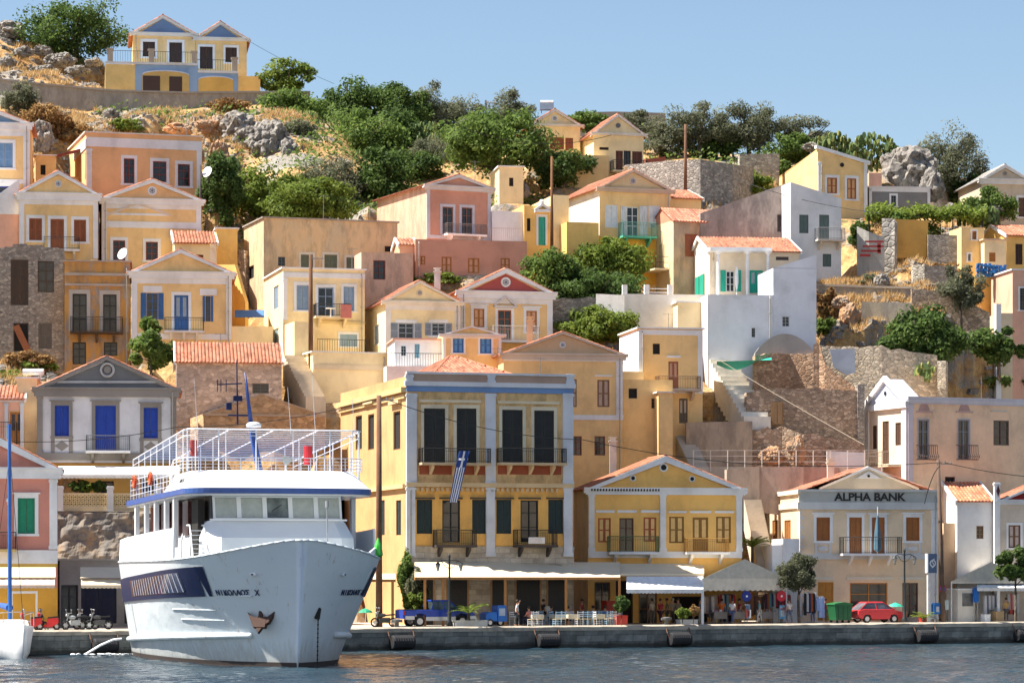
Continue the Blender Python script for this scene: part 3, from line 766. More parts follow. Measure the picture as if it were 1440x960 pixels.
h.win((417, 401, 434, 436), 'sh', (.25, .36, .50), (.22, .32, .46), tr=4); h.win((447, 404, 469, 446), 'gl', (.25, .35, .5), tr=3.5, name='door'); h.win((483, 403, 498, 437), 'sh', (.25, .36, .50), (.22, .32, .46), tr=3.5)
h.win((385, 402, 392, 434), 'sh', (.25, .36, .50), face='L', u=a['u0']); h.win((385, 462, 392, 488), 'sh', (.30, .42, .48), face='L', u=a['u0'])
rt = h.balcony((441, 429, 490), 446, out=1.2, c=(.75, .62, .42))
u0, u1, v0, v1 = h.rect((475, 430, 490, 449)); q = MB(); q.box(u0, -1.30, v0, u1, -1.24, v1); q.build('hung_cloth', paint((.50, .16, .14)), rt)
h.band((440, 452, 513, 455), .15, (.7, .55, .3)); h.win((478, 470, 502, 487), 'sh', (.28, .40, .50), (.26, .38, .48), tr=3)
h.finish()
h = House('house', 'sunlit cream stair house with a blue arched door under the wooden pole', 'house', 440, 560, 233, 18)
a = h.vol(440, 545, 498, 565, depth=7, mat=pYp, below=6, xs=398)
b = h.vol(414, 442, 452, 500, depth=3.2, w0=3.0, mat=pYp, below=4)
h.flat(a, .15, trim=OFF)
fr = h.win((401, 470, 409, 508), 'dr', (.1, .30, .36), face='L', u=a['u0'])
h.band((440, 513, 548, 520), .12, (.74, .6, .4))
# terrace railing
q = MB(); u0, u1, v0, v1 = h.rect((446, 498, 520, 514), -.0)
n = int((u1-u0)/.2)
for i in range(n+1): q.cyl((u0+i*.2, -.08, a['v1']+.2), (u0+i*.2, -.08, a['v1']+1.2), .015, .015, 4)
q.cyl((u0, -.08, a['v1']+1.2), (u1, -.08, a['v1']+1.2), .03, .03, 4)
q.build('railing', M_iron, h.root); h.finish()
h = House('house', 'plain yellow house with a low pediment and two open grey blue windows', 'house', 542, 485, 237, 14)
a = h.vol(542, 647, 423, 490, depth=9, mat=pYp, xs=515); h.pediment(a, 590, 395, tw=3.5, hw=5, trim=(.76, .68, .58), medal=((.75, .62, .42), 5))
h.frameband(542, 647, 428, 490, 8, c=(.78, .72, .66), bottom=False)
h.wins([(560, 454, 582, 476), (607, 454, 626, 472)], kind='op', c=(.3, .35, .42), tr=4, leaf=(.3, .35, .42))
h.win((526, 457, 533, 484), 'sh', (.4, .5, .6), face='L', u=a['u0'], name='door'); h.finish()
h = House('house', 'yellow house with dark red pediment, rosette and a white balcony', 'house', 646, 490, 240, 13)
a = h.vol(646, 777, 409, 500, depth=9, mat=pY, xs=618); h.pediment(a, 711, 378, tymp=plaster((.42, .10, .09), .1), tw=6, hw=10, medal=((.78, .78, .76), 7))
h.frameband(646, 777, 419, 500, 8, bottom=False)
h.win((666, 434, 681, 460), 'sh', ORB, (.6, .35, .2), tr=4, hood=2); h.win((700, 436, 719, 478), 'gl', (.36, .12, .05), tr=4, name='door'); h.win((740, 437, 755, 466), 'sh', ORB, (.6, .35, .2), tr=4, hood=2)
q = MB()
for A_, B_ in (((694, 430), (710, 417)), ((710, 417), (726, 431)), ((694, 431), (726, 432))):
	p, r = h.uv(*A_), h.uv(*B_); q.obox(((p[0]+r[0])/2, -.16, (p[1]+r[1])/2), ((r[0]-p[0])/2, 0, (r[1]-p[1])/2), (0, .16, 0), (0, 0, .09))
q.build('door_pediment', plaster((.66, .62, .58)), h.root)
h.balcony((690, 460, 753), 480, iron=paint((.55, .5, .45)), out=1.3); h.finish()
h = House('house', 'small tan house with two barred bright blue windows and a white side wing', 'house', 623, 530, 228, 8)
a = h.vol(623, 705, 470, 540, depth=7, mat=pY); h.pediment(a, 663, 458, tw=2.5, hw=4, trim=(.7, .68, .66), noroof=True)
b = h.vol(555, 622.8, 483, 540, depth=5.5, w0=1, mat=pWH); h.flat(b, .3, trim=(.7, .4, .3))
h.frameband(623, 705, 472, 540, 4, bottom=False)
sb = (.05, .17, .45)
h.wins([(637, 472, 652, 496), (675, 473, 691, 497)], kind='sh', c=sb, c2=(.1, .3, .6), tr=3)
h.win((583, 483, 590, 503), 'dr', (.2, .4, .5), w=1); h.win((564, 486, 571, 500), 'gl', (.3, .5, .6), w=1)
q = MB(); u0, u1, v0, v1 = h.rect((545, 498, 620, 516))
for i in range(int((u1-u0)/.2)): q.cyl((u0+i*.2, -1, v0), (u0+i*.2, -1, v1), .015, .015, 4)
q.cyl((u0, -1, v1), (u1, -1, v1), .03, .03, 4); q.box(u0-.2, -1.1, v0-4, u1, .99, v0, 1)
q.build('terrace', [M_iron, pWH], h.root); h.finish()
h = House('house', 'broad tan house with a low tiled pediment and star rosette behind the corner mansion', 'house', 708, 645, 225, 8)
a = h.vol(708, 876, 497, 650, depth=10, mat=pY); h.pediment(a, 791, 467, tw=2.5, hw=8, trim=(.62, .52, .42), medal=((.7, .7, .7), 4.5), wall=plaster((.60, .42, .26), .2))
h.band((708, 499, 876, 508), .1); h.pilasters((871,), 508, 588, 9); h.band((708, 583, 876, 590), .08)
b = h.vol(876.2, 946, 538, 650, depth=7, w0=.5, mat=pY, below=6); h.flat(b, .25, trim=None); b3 = h.vol(876.3, 905, 522, 538, depth=4, w0=3, mat=pYp, below=0); b4 = h.vol(926, 946, 556, 650, depth=1.6, w0=-1.2, mat=pY, below=6); h.flat(b4, .2, trim=OFF)
h.win((802, 533, 811, 572), 'sh', (.24, .13, .07), (.5, .36, .26)); h.win((840, 534, 857, 572), 'sh', (.24, .13, .07), (.5, .36, .26), tr=0, hood=2)
h.win((884, 546, 896, 560), 'dk', DBR, w=.5); h.win((916, 560, 924, 574), 'gl', (.2, .1, .06), w=.5); h.win((803, 613, 818, 640), 'gl', (.2, .05, .04)); h.win((836, 613, 851, 640), 'gl', (.2, .05, .04)); h.finish()
# chimney-like niche wall lit parts
h = House('house', 'yellow box-shaped house in a broad white frame with small black window and balcony', 'house', 898, 592, 230, 10)
a = h.vol(898, 988, 464, 595, depth=9, mat=pY, xs=871, below=5); h.frameband(898, 988, 464, 553, 7)
h.flat(a, .12, trim=WH)
a['smat'] = pWH
h.win((918, 483, 928, 498), 'dk', DBR); h.win((940, 508, 954, 546), 'dr', (.36, .12, .06), (.5, .3, .2)); h.band((937, 500, 957, 503), .12, name='hood')
h.balcony((922, 530, 980), 548, iron=paint((.18, .12, .08)), brackets=2, out=1.2, c=(.6, .5, .4)); h.win((955, 560, 967, 595), 'dr', (.16, .12, .08), (.5, .4, .3)); h.finish()
# white big wall
h = House('house', 'tall blank white house with two small windows and a stepped sloping top', 'house', 995, 540, 239, 5)
W3 = plaster((.74, .75, .80), .10)
a = h.vol(995, 1087, 414, 545, depth=6, mat=W3, xs=990); b = h.vol(1087.2, 1148, 377, 545, depth=6, mat=W3)
u0, u1, v0, v1 = h.rect((1087.2, 358, 1148, 377)); q = MB(); q.add([(u0, 0, v0), (u1, 0, v0), (u1, 0, v1), (u0, 6, v0), (u1, 6, v0), (u1, 6, v1)], [(0, 1, 2), (3, 5, 4), (0, 3, 4, 1), (1, 4, 5, 2), (0, 2, 5, 3)]); q.build('sloping_top', W3, h.root)
h.win((1057, 461, 1062, 474), 'gl', (.2, .2, .2)); h.win((1100, 445, 1110, 459), 'gl', (.4, .4, .4)); h.finish()
h = House('house', 'cream house with emerald green shutters, white columns and a red tiled roof', 'house', 998, 415, 247, 7)
a = h.vol(998, 1124, 352, 416, depth=6, w0=1.6, mat=plaster((.78, .66, .50), .12), xs=968)
h.side_gable(a, 1.6, .35); GE = (.01, .38, .26)
h.win((1021, 381, 1033, 410), 'gl', (.7, .7, .7), w=1.6)
for x0, x1 in ((1013, 1020.5), (1034, 1042)):
	u0, u1, v0, v1 = h.rect((x0, 380, x1, 410), 1.6); q = MB(); q.box(u0, 1.53, v0, u1, 1.59, v1); q.build('shutter', louvre(GE), h.root)
h.win((1054, 380, 1073, 412), 'dr', GE, (.3, .4, .4), w=1.6)
h.win((1091, 361, 1109, 366), 'gl', (.08, .06, .05), w=1.6)
q = MB()
for x in (1010, 1051, 1080):
	u, v = h.uv(x, 352, .3); q.cyl((u, .3, v-4.2), (u, .3, v-.35), .13, .13, 10); q.cyl((u, .3, v-.35), (u, .3, v-.05), .13, .42, 10)
u0, u1, v0, v1 = h.rect((998, 348, 1085, 353), .3); q.box(u0, .1, v0, u1, 1.59, v1); q.build('column', pWH, h.root)
u0, u1, v0, v1 = h.rect((992, 378, 998, 408)); q = MB()
for (xa, xb) in ((969, 976), (979, 984), (985, 991)):
	w0_, w1_ = sorted((h.wv(xa, 390, a['u0'])[0], h.wv(xb, 390, a['u0'])[0])); q.box(a['u0']-.1, w0_, v0, a['u0']-.02, w1_, v1)
q.build('shutter', louvre(GE), h.root)
b = h.vol(994, 1088, 414, 420, depth=1.5, w0=-.2, mat=pWH)
q = MB(); u, v = h.uv(1036, 412, .5); q.cyl((u, .5, v-.3), (u, .5, v+2.2), .03); q.lathe((u, .5, v), [(.05, .3), (.16, .9), (.12, 1.9), (.02, 2.2)], 8);
h.finish()
tag(q.build('folded_parasol', M_white, None, loc=h.root.location, rz=h.t), 'folded white parasol standing on the terrace of the green shutter house', 'parasol')
# white terrace wall to its left
h = House('terrace_house', 'long white terrace wall with posts left of the tall white house', 'wall', 875, 465, 243, 6)
a = h.vol(875, 994, 413, 470, depth=5, mat=plaster((.80, .77, .72), .15), below=5)
for x in (879, 910, 943): q = MB(); u, v = h.uv(x, 413); q.box(u-.2, .05, v, u+.2, .4, v+.75); q.build('post', pWH, h.root)
q = MB(); u0, u1, v0, v1 = h.rect((905, 403, 945, 406)); q.box(u0, .2, v0, u1, .26, v0+.06); q.box(u0, .2, v0-.3, u1, .26, v0-.24); q.build('railing', M_white, h.root); h.finish()
h = House('terrace_house', 'sunny cream terrace block below the green shutter house with a railing and white steps', 'wall', 955, 455, 241.5, 8)
a = h.vol(953, 995, 428, 460, depth=4, mat=pYp, below=6); h.flat(a, .15, trim=WH); h.finish()
# rubble house with side balcony
h = House('stone_house', 'rubble stone house with salmon gable, cracked red tiles and a balcony on its sunny end', 'house', 947, 400, 255, 20)
wS = worn((.42, .33, .24), (.52, .36, .22), (.46, .36, .27), .42, .56, .8)
a = h.vol(947, 1093, 310, 420, depth=9, mat=wS, xs=915); h.side_gable(a, 1.3, .25, trim=None, roof=tile_mat((.48, .18, .11)), wall=plaster((.62, .28, .18)))
a['smat'] = plaster((.78, .60, .36), .12)
h.win((963, 329, 981, 361), 'sh', (.28, .09, .04), (.28, .09, .04)); h.win((1063, 336, 1080, 341), 'dk', (.3, .1, .05))
g = MB(); w0_, w1_ = 1., 7.; vb = h.wv(930, 380, a['u0'])[1]; u_ = a['u0']; g.box(u_-1.3, w0_, vb-.15, u_-.03, w1_, vb, 1)
for z in (.05, .5, 1.0): g.cyl((u_-1.25, w0_, vb+z), (u_-1.25, w1_, vb+z), .03, .03, 4); g.cyl((u_-1.25, w0_, vb+z), (u_-.05, w0_, vb+z), .03, .03, 4)
for i in range(16): g.cyl((u_-1.25, w0_+i*.4, vb), (u_-1.25, w0_+i*.4, vb+1), .02, .02, 4)
g.build('balcony', [M_iron, pCR], h.root)
for z0, z1, w_ in ((.0, 2.2, 2.0), (0, 2.2, 5.0)):
	q = MB(); q.box(u_-.06, w_, vb+z0, u_-.021, w_+1., vb+z1); q.build('door', paint((.45, .36, .22)), h.root)
h.finish()
# grey/white house
h = House('house', 'white house with grey green shutters and a small balcony beside a grey rubble gable', 'house', 1112, 395, 254, 12)
a = h.vol(1112, 1183, 277, 400, depth=8, mat=plaster((.70, .70, .70), .15), xs=1075)
u0, u1 = a['u0'], a['u1']; vA = h.uv(1112, 256)[1]; q = MB(); q.add([(u0, 0, a['v1']), (u1, 0, a['v1']), (u0, 0, vA), (u0, 8, a['v1']), (u1, 8, a['v1']), (u0, 8, vA)], [(0, 1, 2), (3, 5, 4), (0, 3, 4, 1), (1, 4, 5, 2), (0, 2, 5, 3)]); q.build('sloping_top', plaster((.70, .70, .70), .15), h.root)
gS = (.10, .14, .13)
h.win((1124, 302, 1137, 328), 'sh', gS, gS); h.win((1152, 302, 1166, 338), 'dr', gS, gS); h.win((1157, 357, 1169, 375), 'sh', gS, gS)
h.balcony((1146, 322, 1183), 338, iron=paint((.3, .3, .3)), out=1., brackets=2, c=(.7, .6, .5)); h.finish()
h = House('stone_house', 'dark grey rubble house wall with a long sloping top rising to the white house', 'house', 1018, 400, 256, 5)
wG = worn((.36, .32, .29), (.52, .46, .40), (.44, .39, .34), .45, .6, .6)
a = h.vol(985, 1111, 300, 400, depth=7, mat=wG)
u0, u1 = a['u0'], a['u1']; vA = h.uv(1111, 256)[1]; q = MB(); q.add([(u0, 0, a['v1']), (u1, 0, a['v1']), (u1, 0, vA), (u0, 7, a['v1']), (u1, 7, a['v1']), (u1, 7, vA)], [(0, 1, 2), (3, 5, 4), (0, 3, 4, 1), (1, 4, 5, 2), (0, 2, 5, 3)]); q.build('sloping_top', wG, h.root)
h.win((1093, 299, 1105, 326), 'sh', (.05, .04, .04), tr=0); h.finish()
# upper right
h = House('house', 'yellow house with sloping white-edged roof line and two orange shutters on the right skyline', 'house', 1150, 300, 270, 16)
a = h.vol(1150, 1220, 229, 305, depth=9, mat=pY, xs=1096)
u0, u1 = a['u0'], a['u1']; vA = h.uv(1150, 209)[1]; q = MB(); q.add([(u0, 0, a['v1']), (u1, 0, a['v1']), (u0, 0, vA), (u0, a['w1'], a['v1']), (u1, a['w1'], a['v1']), (u0, a['w1'], vA-1.5)], [(0, 1, 2), (3, 5, 4), (0, 3, 4, 1), (1, 4, 5, 2), (0, 2, 5, 3)]); q.build('gable', pY, h.root)
q = MB(); q.add([(u0-.2, -.2, vA), (u1+.2, -.2, a['v1']), (u1+.2, -.2, a['v1']+.3), (u0-.2, -.2, vA+.3), (u0-.2, .3, vA), (u1+.2, .3, a['v1']), (u1+.2, .3, a['v1']+.3), (u0-.2, .3, vA+.3)], [(0, 1, 2, 3), (4, 7, 6, 5), (0, 4, 5, 1), (2, 6, 7, 3), (0, 3, 7, 4), (1, 5, 6, 2)]); q.build('raking_cornice', pWH, h.root)
h.pilasters((1152.5, 1217), 228, 305, 4.5); h.win((1163, 250, 1177, 272), 'sh', (.36, .10, .04), (.62, .36, .16), tr=3.5); h.win((1191, 251, 1204, 280), 'sh', (.36, .10, .04), (.62, .36, .16), tr=3.5)
u, v = h.uv(1184, 232); q = MB(); q.cyl((u, -.05, v), (u, 0, v), .2, .2, 12); q.build('medallion', M_dark, h.root); h.finish()
h = House('house', 'low grey stone house with a flat white roof edge below the big boulder', 'house', 1222, 300, 272, 5)
a = h.vol(1222, 1308, 266, 305, depth=7, mat=plaster((.24, .24, .24), .3)); h.flat(a, .15, trim=(.74, .74, .76))
h.band((1222, 264, 1308, 269), .06); h.frameband(1222, 1308, 266, 300, 4, bottom=False)
h.win((1253, 275, 1260, 290), 'gl', (.2, .2, .2), tr=2.5)
b = h.vol(1222, 1240, 243, 262, depth=4, w0=3, mat=pPK, below=2); h.finish()
h = House('house', 'cream house with a large pediment behind the olive tree at the right edge', 'house', 1382, 315, 277, 5)
a = h.vol(1380, 1447, 252, 318, depth=8, mat=plaster((.62, .52, .40), .15)); h.pediment(a, 1413, 232, tw=4, hw=7, medal=((.45, .38, .3), 3.5), trim=(.74, .72, .7), roof=plaster((.4, .38, .36))); h.win((1432, 278, 1445, 305), 'sh', (.15, .08, .05), tr=3); h.finish()
h = House('house', 'yellow block house with tiny white framed windows above the dry terraces at the right', 'house', 1352, 400, 258, 12)
a = h.vol(1352, 1384, 322, 420, depth=7, mat=pY, xs=1350); h.flat(a, .15, trim=None)
b = h.vol(1384.2, 1415, 340, 420, depth=5, w0=-1, mat=pYp); c = h.vol(1415.2, 1470, 330, 420, depth=7, w0=.8, mat=pYd)
h.side_gable(c, 1.2, .4); h.flat(b, .15, trim=(.7, .5, .35))
h.win((1367, 325, 1373, 337), 'sh', ORB, tr=2); h.win((1361, 357, 1365, 367), 'gl', (.7, .7, .7), tr=2, trc=WH); h.win((1391, 355, 1400, 368), 'sh', ORB, w=-1); h.win((1428, 343, 1438, 372), 'sh', DBR, w=.8)
d = h.vol(1372, 1412, 388, 425, depth=4, w0=-2.2, mat=plaster((.72, .46, .12), .15)); h.finish()
h = House('house', 'pinkish terrace house with white gate pillar at the right edge', 'house', 1402, 460, 249, 8)
a = h.vol(1424, 1470, 385, 470, depth=6, w0=.5, mat=pPK); h.flat(a, .3, trim=WH); b = h.vol(1408, 1424, 440, 470, depth=5, w0=.2, mat=pCR); c = h.vol(1401, 1408, 427, 470, depth=.6, mat=pWH)
h.win((1434, 405, 1442, 436), 'gl', (.1, .08, .06), w=.5, tr=2); h.finish()
# upper centre
h = House('house', 'yellow pedimented house with white shutters and a turquoise balcony', 'house', 843, 395, 257, 18)
a = h.vol(843, 943, 264, 400, depth=9, mat=pY, xs=782); h.pediment(a, 890, 239, tw=3, hw=5, trim=(.58, .44, .34), medal=((.6, .5, .45), 5), wall=plaster((.72, .52, .3)))
a['smat'] = plaster((.78, .72, .6), .15)
wsh = (.72, .74, .76)
h.win((851, 288, 869, 320), 'sh', wsh, wsh); h.win((881, 291, 898, 333), 'gl', (.7, .7, .7), name='door'); h.win((912, 289, 928, 320), 'sh', wsh, wsh)
for x0, x1 in ((873, 880.5), (899, 910)):
	u0, u1, v0, v1 = h.rect((x0, 290, x1, 333)); q = MB(); q.box(u0, -.08, v0, u1, -.01, v1); q.build('shutter', louvre(wsh), h.root)
h.balcony((870, 315, 916), 334, iron=paint((.1, .3, .26)), out=1.2, c=(.1, .45, .33)); h.band((843, 335, 943, 400), .03, (.74, .42, .07), name='lower_wall')
h.win((883, 357, 903, 370), 'sh', TEAL, TEAL, w=0)
b = h.vol(943.2, 986, 278, 330, depth=7, w0=1., mat=pY); h.side_gable(b, 1.1, .3); h.finish()
h = House('house', 'sunlit yellow courtyard house with a turquoise door in a carved white doorway', 'house', 797, 360, 256, 14)
a = h.vol(797, 842, 312, 400, depth=5, w0=-1.5, mat=pYd); b = h.vol(737, 778, 292, 400, depth=8, w0=1, mat=pYd); c = h.vol(778.2, 800, 274, 400, depth=8, w0=.8, mat=pYp)
h.win((757, 305, 767, 345), 'dr', TEAL, TEAL, w=1, tr=3); h.win((741, 307, 746, 325), 'dk', DBR, w=1)
q = MB();
for A_, B_ in (((751, 296), (762, 288)), ((762, 288), (773, 296)), ((751, 297), (773, 297))):
	p, r = h.uv(*A_, 1), h.uv(*B_, 1); q.obox(((p[0]+r[0])/2, .8, (p[1]+r[1])/2), ((r[0]-p[0])/2, 0, (r[1]-p[1])/2), (0, .2, 0), (0, 0, .12))
u, v = h.uv(762, 284, .8); q.ball((u, .8, v), .22); q.build('door_pediment', pWH, h.root); h.flat(b, .2, trim=None); h.finish()
h = House('house', 'left of two pale yellow skyline houses with brown shutters and a solar panel', 'house', 746, 230, 279, 8)
a = h.vol(746, 816, 175, 235, depth=9, mat=pYp, xs=728); h.pediment(a, 780, 154, tw=3, hw=3, medal=((.72, .72, .72), 4.5), trim=(.72, .68, .62)); h.wins([(757, 192, 772, 210), (773.5, 193, 793, 210), (795, 194, 806, 212)], kind='sh', c=(.22, .06, .03), c2=(.2, .06, .03))
h.finish()
q = MB(); p = P(769, 150, 280); q.obox((0, 0, 0), (.65, 0, 0), (0, .3, .38), (0, -.05, .04)); q.cyl((-.5, .3, -.6), (-.5, .3, .3), .04); q.cyl((.5, .3, -.6), (.5, .3, .3), .04); q.cyl((-.6, .4, .45), (.6, .4, .45), .2, .2, 10, 1)
tag(q.build('solar_panel', [paint((.10, .12, .16), .2), M_white], None, loc=p), 'small solar water heater on the roof of the left skyline house', 'solar panel')
h = House('house', 'right of two pale yellow skyline houses with dark porthole and wooden balcony doors', 'house', 835, 240, 276, 13)
a = h.vol(835, 905, 187, 262, depth=9, mat=pYp, xs=812); h.pediment(a, 869, 161, tw=3, hw=3, medal=((.20, .2, .2), 3.5), trim=(.74, .7, .66))
h.win((866, 212, 876, 241), 'sh', (.14, .05, .03), name='door'); h.win((877, 212, 887, 241), 'gl', DBR, name='door'); h.win((889, 213, 903, 240), 'sh', (.14, .05, .03)); h.balcony((858, 228, 905), 242, out=1.2, c=(.7, .6, .4))
b = h.vol(790, 856, 217, 262, depth=5, w0=-1.6, mat=plaster((.74, .54, .26), .15)); h.win((843, 207, 856, 211), 'dk', DBR); h.finish()
# pink house
h = House('house', 'tall pink house with grey blue trim, two balcony doors and a long sunny side wall', 'house', 600, 330, 254, 24)
wPk = worn((.76, .50, .36), (.66, .40, .27), (.72, .46, .33), .4, .6, .5)
a = h.vol(600, 690, 260, 333, depth=10, mat=plaster((.62, .32, .23), .15), xs=530, below=8); h.pediment(a, 645, 246, tw=4, hw=6, trim=(.66, .62, .6))
a['smat'] = wPk
h.frameband(600, 690, 264, 337, 5, c=(.60, .60, .64))
h.win((622, 291, 637, 330), 'gl', (.22, .10, .07), tr=3.5, trc=(.6, .6, .66), name='door'); h.win((649, 292, 664, 330), 'gl', (.22, .10, .07), tr=3.5, trc=(.6, .6, .66), name='door')
h.balcony((622, 317, 676), 331, out=1.2, iron=paint((.18, .16, .16))); h.finish()
h = House('house', 'long low salmon wing with small orange shutters below the tall pink house', 'house', 584, 385, 250, 10)
a = h.vol(584, 741, 338, 390, depth=5, mat=plaster((.62, .33, .23), .15)); h.flat(a, .1, trim=None); oS = (.42, .17, .04)
for r in ((588, 360, 598, 372), (621, 361, 635, 384), (658, 363, 674, 384), (704, 363, 717, 382)): h.win(r, 'sh', oS, (.6, .33, .2))
b = h.vol(562, 583.8, 344, 390, depth=4, w0=.5, mat=plaster((.66, .38, .25), .15)); h.side_gable(b, .7, .2); h.finish()
h = House('house', 'white house corner with a railed roof terrace right of the tall pink house', 'house', 692, 340, 256, 10)
a = h.vol(692, 736, 300, 345, depth=7, mat=pWH); h.flat(a, .2, trim=None)
q = MB(); u0, u1, v0, v1 = h.rect((690, 321, 733, 336), -3.2)
for i in range(int((u1-u0)/.18)): q.cyl((u0+i*.18, -3.2, v0), (u0+i*.18, -3.2, v1), .015, .015, 4)
q.cyl((u0, -3.2, v1), (u1, -3.2, v1), .03, .03, 4); q.build('railing', paint((.6, .5, .45)), h.root); h.finish()
h = House('house', 'small cream house half hidden behind the olive trunk on the slope', 'house', 702, 280, 268, 8)
a = h.vol(702, 736, 238, 285, depth=6, mat=pYp); h.flat(a, .2); h.win((716, 250, 722, 262), 'dk', DBR); h.finish()
# ================= QUAY =================
# corner mansion
h = House('mansion', 'three-storey ochre corner mansion with blue frieze, dark shutters and a Greek flag on its balcony', 'building', 571, 880, 206, 16, group='buildings along the quay')
mo = plaster((.84, .46, .12), .4); mu = worn((.72, .48, .22), (.80, .54, .26), (.74, .46, .20), .38, .55, .7)
S_ash = brick((.46, .40, .32), (.56, .50, .42), (.30, .26, .21), .75, .33, R(16))
a = h.vol(571, 806, 684, 880, depth=13, mat=mo, xs=479, below=1)
b = h.vol(571, 806, 541, 684, depth=a['w1'], mat=mu); b['v0'] = a['v1']+.001; b['noanchor'] = True
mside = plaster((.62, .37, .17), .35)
gC = (.62, .64, .68)
h.band((571, 544, 806, 552), .16, (.16, .28, .52), name='blue_frieze', wrap=False)
h.band((571, 527, 806, 543), .10, (.46, .32, .24), name='parapet_panel')
h.band((568, 538, 808, 544.2), .34, gC);
q = MB(); v_ = b['v1']; q.box(a['u0'], 0, v_+.001, a['u1'], .3, v_+.9); q.box(a['u0'], .3, v_+.001, a['u0']+.3, a['w1'], v_+.6); q.box(a['u1']-.3, .3, v_+.001, a['u1'], a['w1'], v_+.6); q.build('parapet', mside, h.root)
h.pilasters((575, 690, 801), 526, 540, 10, c=gC, proud=.2)
h.band((571, 524.5, 806, 527.5), .25, gC, name='coping')
h.pilasters((578, 689, 798), 553, 682, 14, c=gC, proud=.22); h.pilasters((577, 689, 798), 684, 782, 12, c=gC, proud=.2)
h.band((571, 679, 806, 685), .3, (.64, .48, .28));
q = MB(); u0, u1, v0, v1 = h.rect((584, 686, 792, 691)); n = int((u1-u0)/.36)
for i in range(n): q.box(u0+i*.36, -.2, v0, u0+i*.36+.18, .0, v1)
q.build('dentils', plaster((.60, .46, .28)), h.root)
tW = (.70, .60, .42)
for r in ((596, 574, 626, 651), (642, 574, 670, 651), (706, 576, 735, 652), (751, 577, 779, 652)):
	h.win(r, 'sh', (.025, .028, .026), (.022, .024, .024), tr=4.5, trc=(.70, .62, .46), name='door')
h.band((589, 562, 676, 566), .14, tW, name='lintel'); h.band((699, 564, 786, 568), .14, tW, name='lintel')
mD = (.02, .035, .035)
for r in ((586, 702, 608, 750), (664, 702, 684, 750), (698, 702, 719, 750), (771, 702, 792, 750)): h.win(r, 'sh', mD, mD, tr=0, hood=0)
for r in ((622, 703, 647, 762), (732, 703, 757, 762)): h.win(r, 'gl', (.02, .02, .02), name='door')
for x0, x1 in ((583, 611), (618, 650), (661, 687), (695, 722), (729, 760), (768, 795)): h.band((x0, 699, x1, 701.5), .16, (.10, .08, .06), name='lintel')
for r in ((589, 631, 684), (699, 631, 790)):
	h.balcony((r[0], r[1], r[2]), 651, out=1.1, iron=M_iron, brackets=3, c=(.56, .42, .26))
h.band((590, 655, 684, 667), .04, (.32, .09, .05), name='red_panel'); h.band((700, 655, 789, 667), .04, (.32, .09, .05), name='red_panel')
for r in ((609, 745, 664), (722, 745, 777)): h.balcony((r[0], r[1], r[2]), 766, out=1.1, iron=M_iron, c=(.06, .05, .05))
q = MB(); u0, u1, v0, v1 = h.rect((743, 755, 766, 764), -1.15); q.box(u0, -1.2, v0, u1, -1.16, v1); q.build('balcony_sign', plaster((.66, .62, .60)), h.root)
u0, u1, v0, v1 = h.rect((571, 768, 806, 800)); q = MB(); q.box(u0-.04, -.05, v0, u1+.04, -.003, v1); q.box(u0-.06, -.12, v1-.2, u1+.06, -.05, v1); q.build('ashlar_band', S_ash, h.root)
u0, u1, v0, v1 = h.rect((571, 800.2, 806, 880)); q = MB(); q.box(u0-.04, -.05, v0, u0+2.9, -.003, v1); q.box(u0+4.4, -.05, v0, u0+6.1, -.003, v1); q.box(u0+7.2, -.05, v0, u1, -.003, v1); q.build('ashlar_wall', S_ash, h.root)
for x0, x1, dz in ((2.95, 4.35, .4), (6.15, 7.15, .3), (7.9, 9.6, .35), (10.2, 11.4, .4), (.5, 1.9, .6)): q = MB(); q.box(u0+x0, -.09, v0, u0+x1, -.052, v1-dz); q.box(u0+x0-.12, -.1, v0, u0+x0-.001, -.051, v1-dz+.12, 1); q.box(u0+x1+.001, -.1, v0, u0+x1+.12, -.051, v1-dz+.12, 1); q.build('door', [paint((.02, .02, .022)), paint((.40, .22, .10))], h.root)
# left side
U0 = a['u0']
for (x0, x1) in ((500, 509), (517.5, 526), (553, 563)): h.win((x0, 577+(560-x0)*.12, x1, 632), 'dk', (.2, .1, .05), face='L', u=U0)
for (x0, x1) in ((534, 541), (557, 564)): h.win((x0, 703, x1, 752), 'sh', mD, mD, face='L', u=U0)
v1 = h.uv(571, 544)[1]
for z0, z1, pr, c_ in ((v1-.35, v1, .35, (.66, .46, .22)), (v1-.75, v1-.5, .15, (.66, .46, .22)), (a['v1']-.1, a['v1']+.2, .25, (.66, .46, .24))):
	q = MB(); q.box(U0-pr, .02, z0, U0-.003, a['w1'], z1); q.build('cornice', plaster(c_, .2), h.root)
q = MB();
for (xa, xb) in ((498, 511), (515, 528), (551, 565)):
	w0_, w1_ = sorted((h.wv(xa, 600, U0)[0], h.wv(xb, 600, U0)[0])); vv = h.wv((xa+xb)/2, 566, U0)[1]; q.box(U0-.28, w0_, vv-.1, U0-.003, w1_, vv+.12)
q.build('lintel', plaster((.66, .5, .28)), h.root)
b2 = dict(b); b2['v1'] = b['v1']+.4; h.hip(b2, 2.3, 0, inset=2.0)
q = MB(); q.box(b['u0']+1.8, 1.8, b['v1'], b['u1']-1.8, b['w1']-1.8, b['v1']+.42); q.build('attic', mside, h.root)
h.finish()
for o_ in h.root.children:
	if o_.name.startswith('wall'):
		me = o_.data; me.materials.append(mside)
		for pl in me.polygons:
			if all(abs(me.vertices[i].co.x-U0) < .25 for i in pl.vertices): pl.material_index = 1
MANS = h
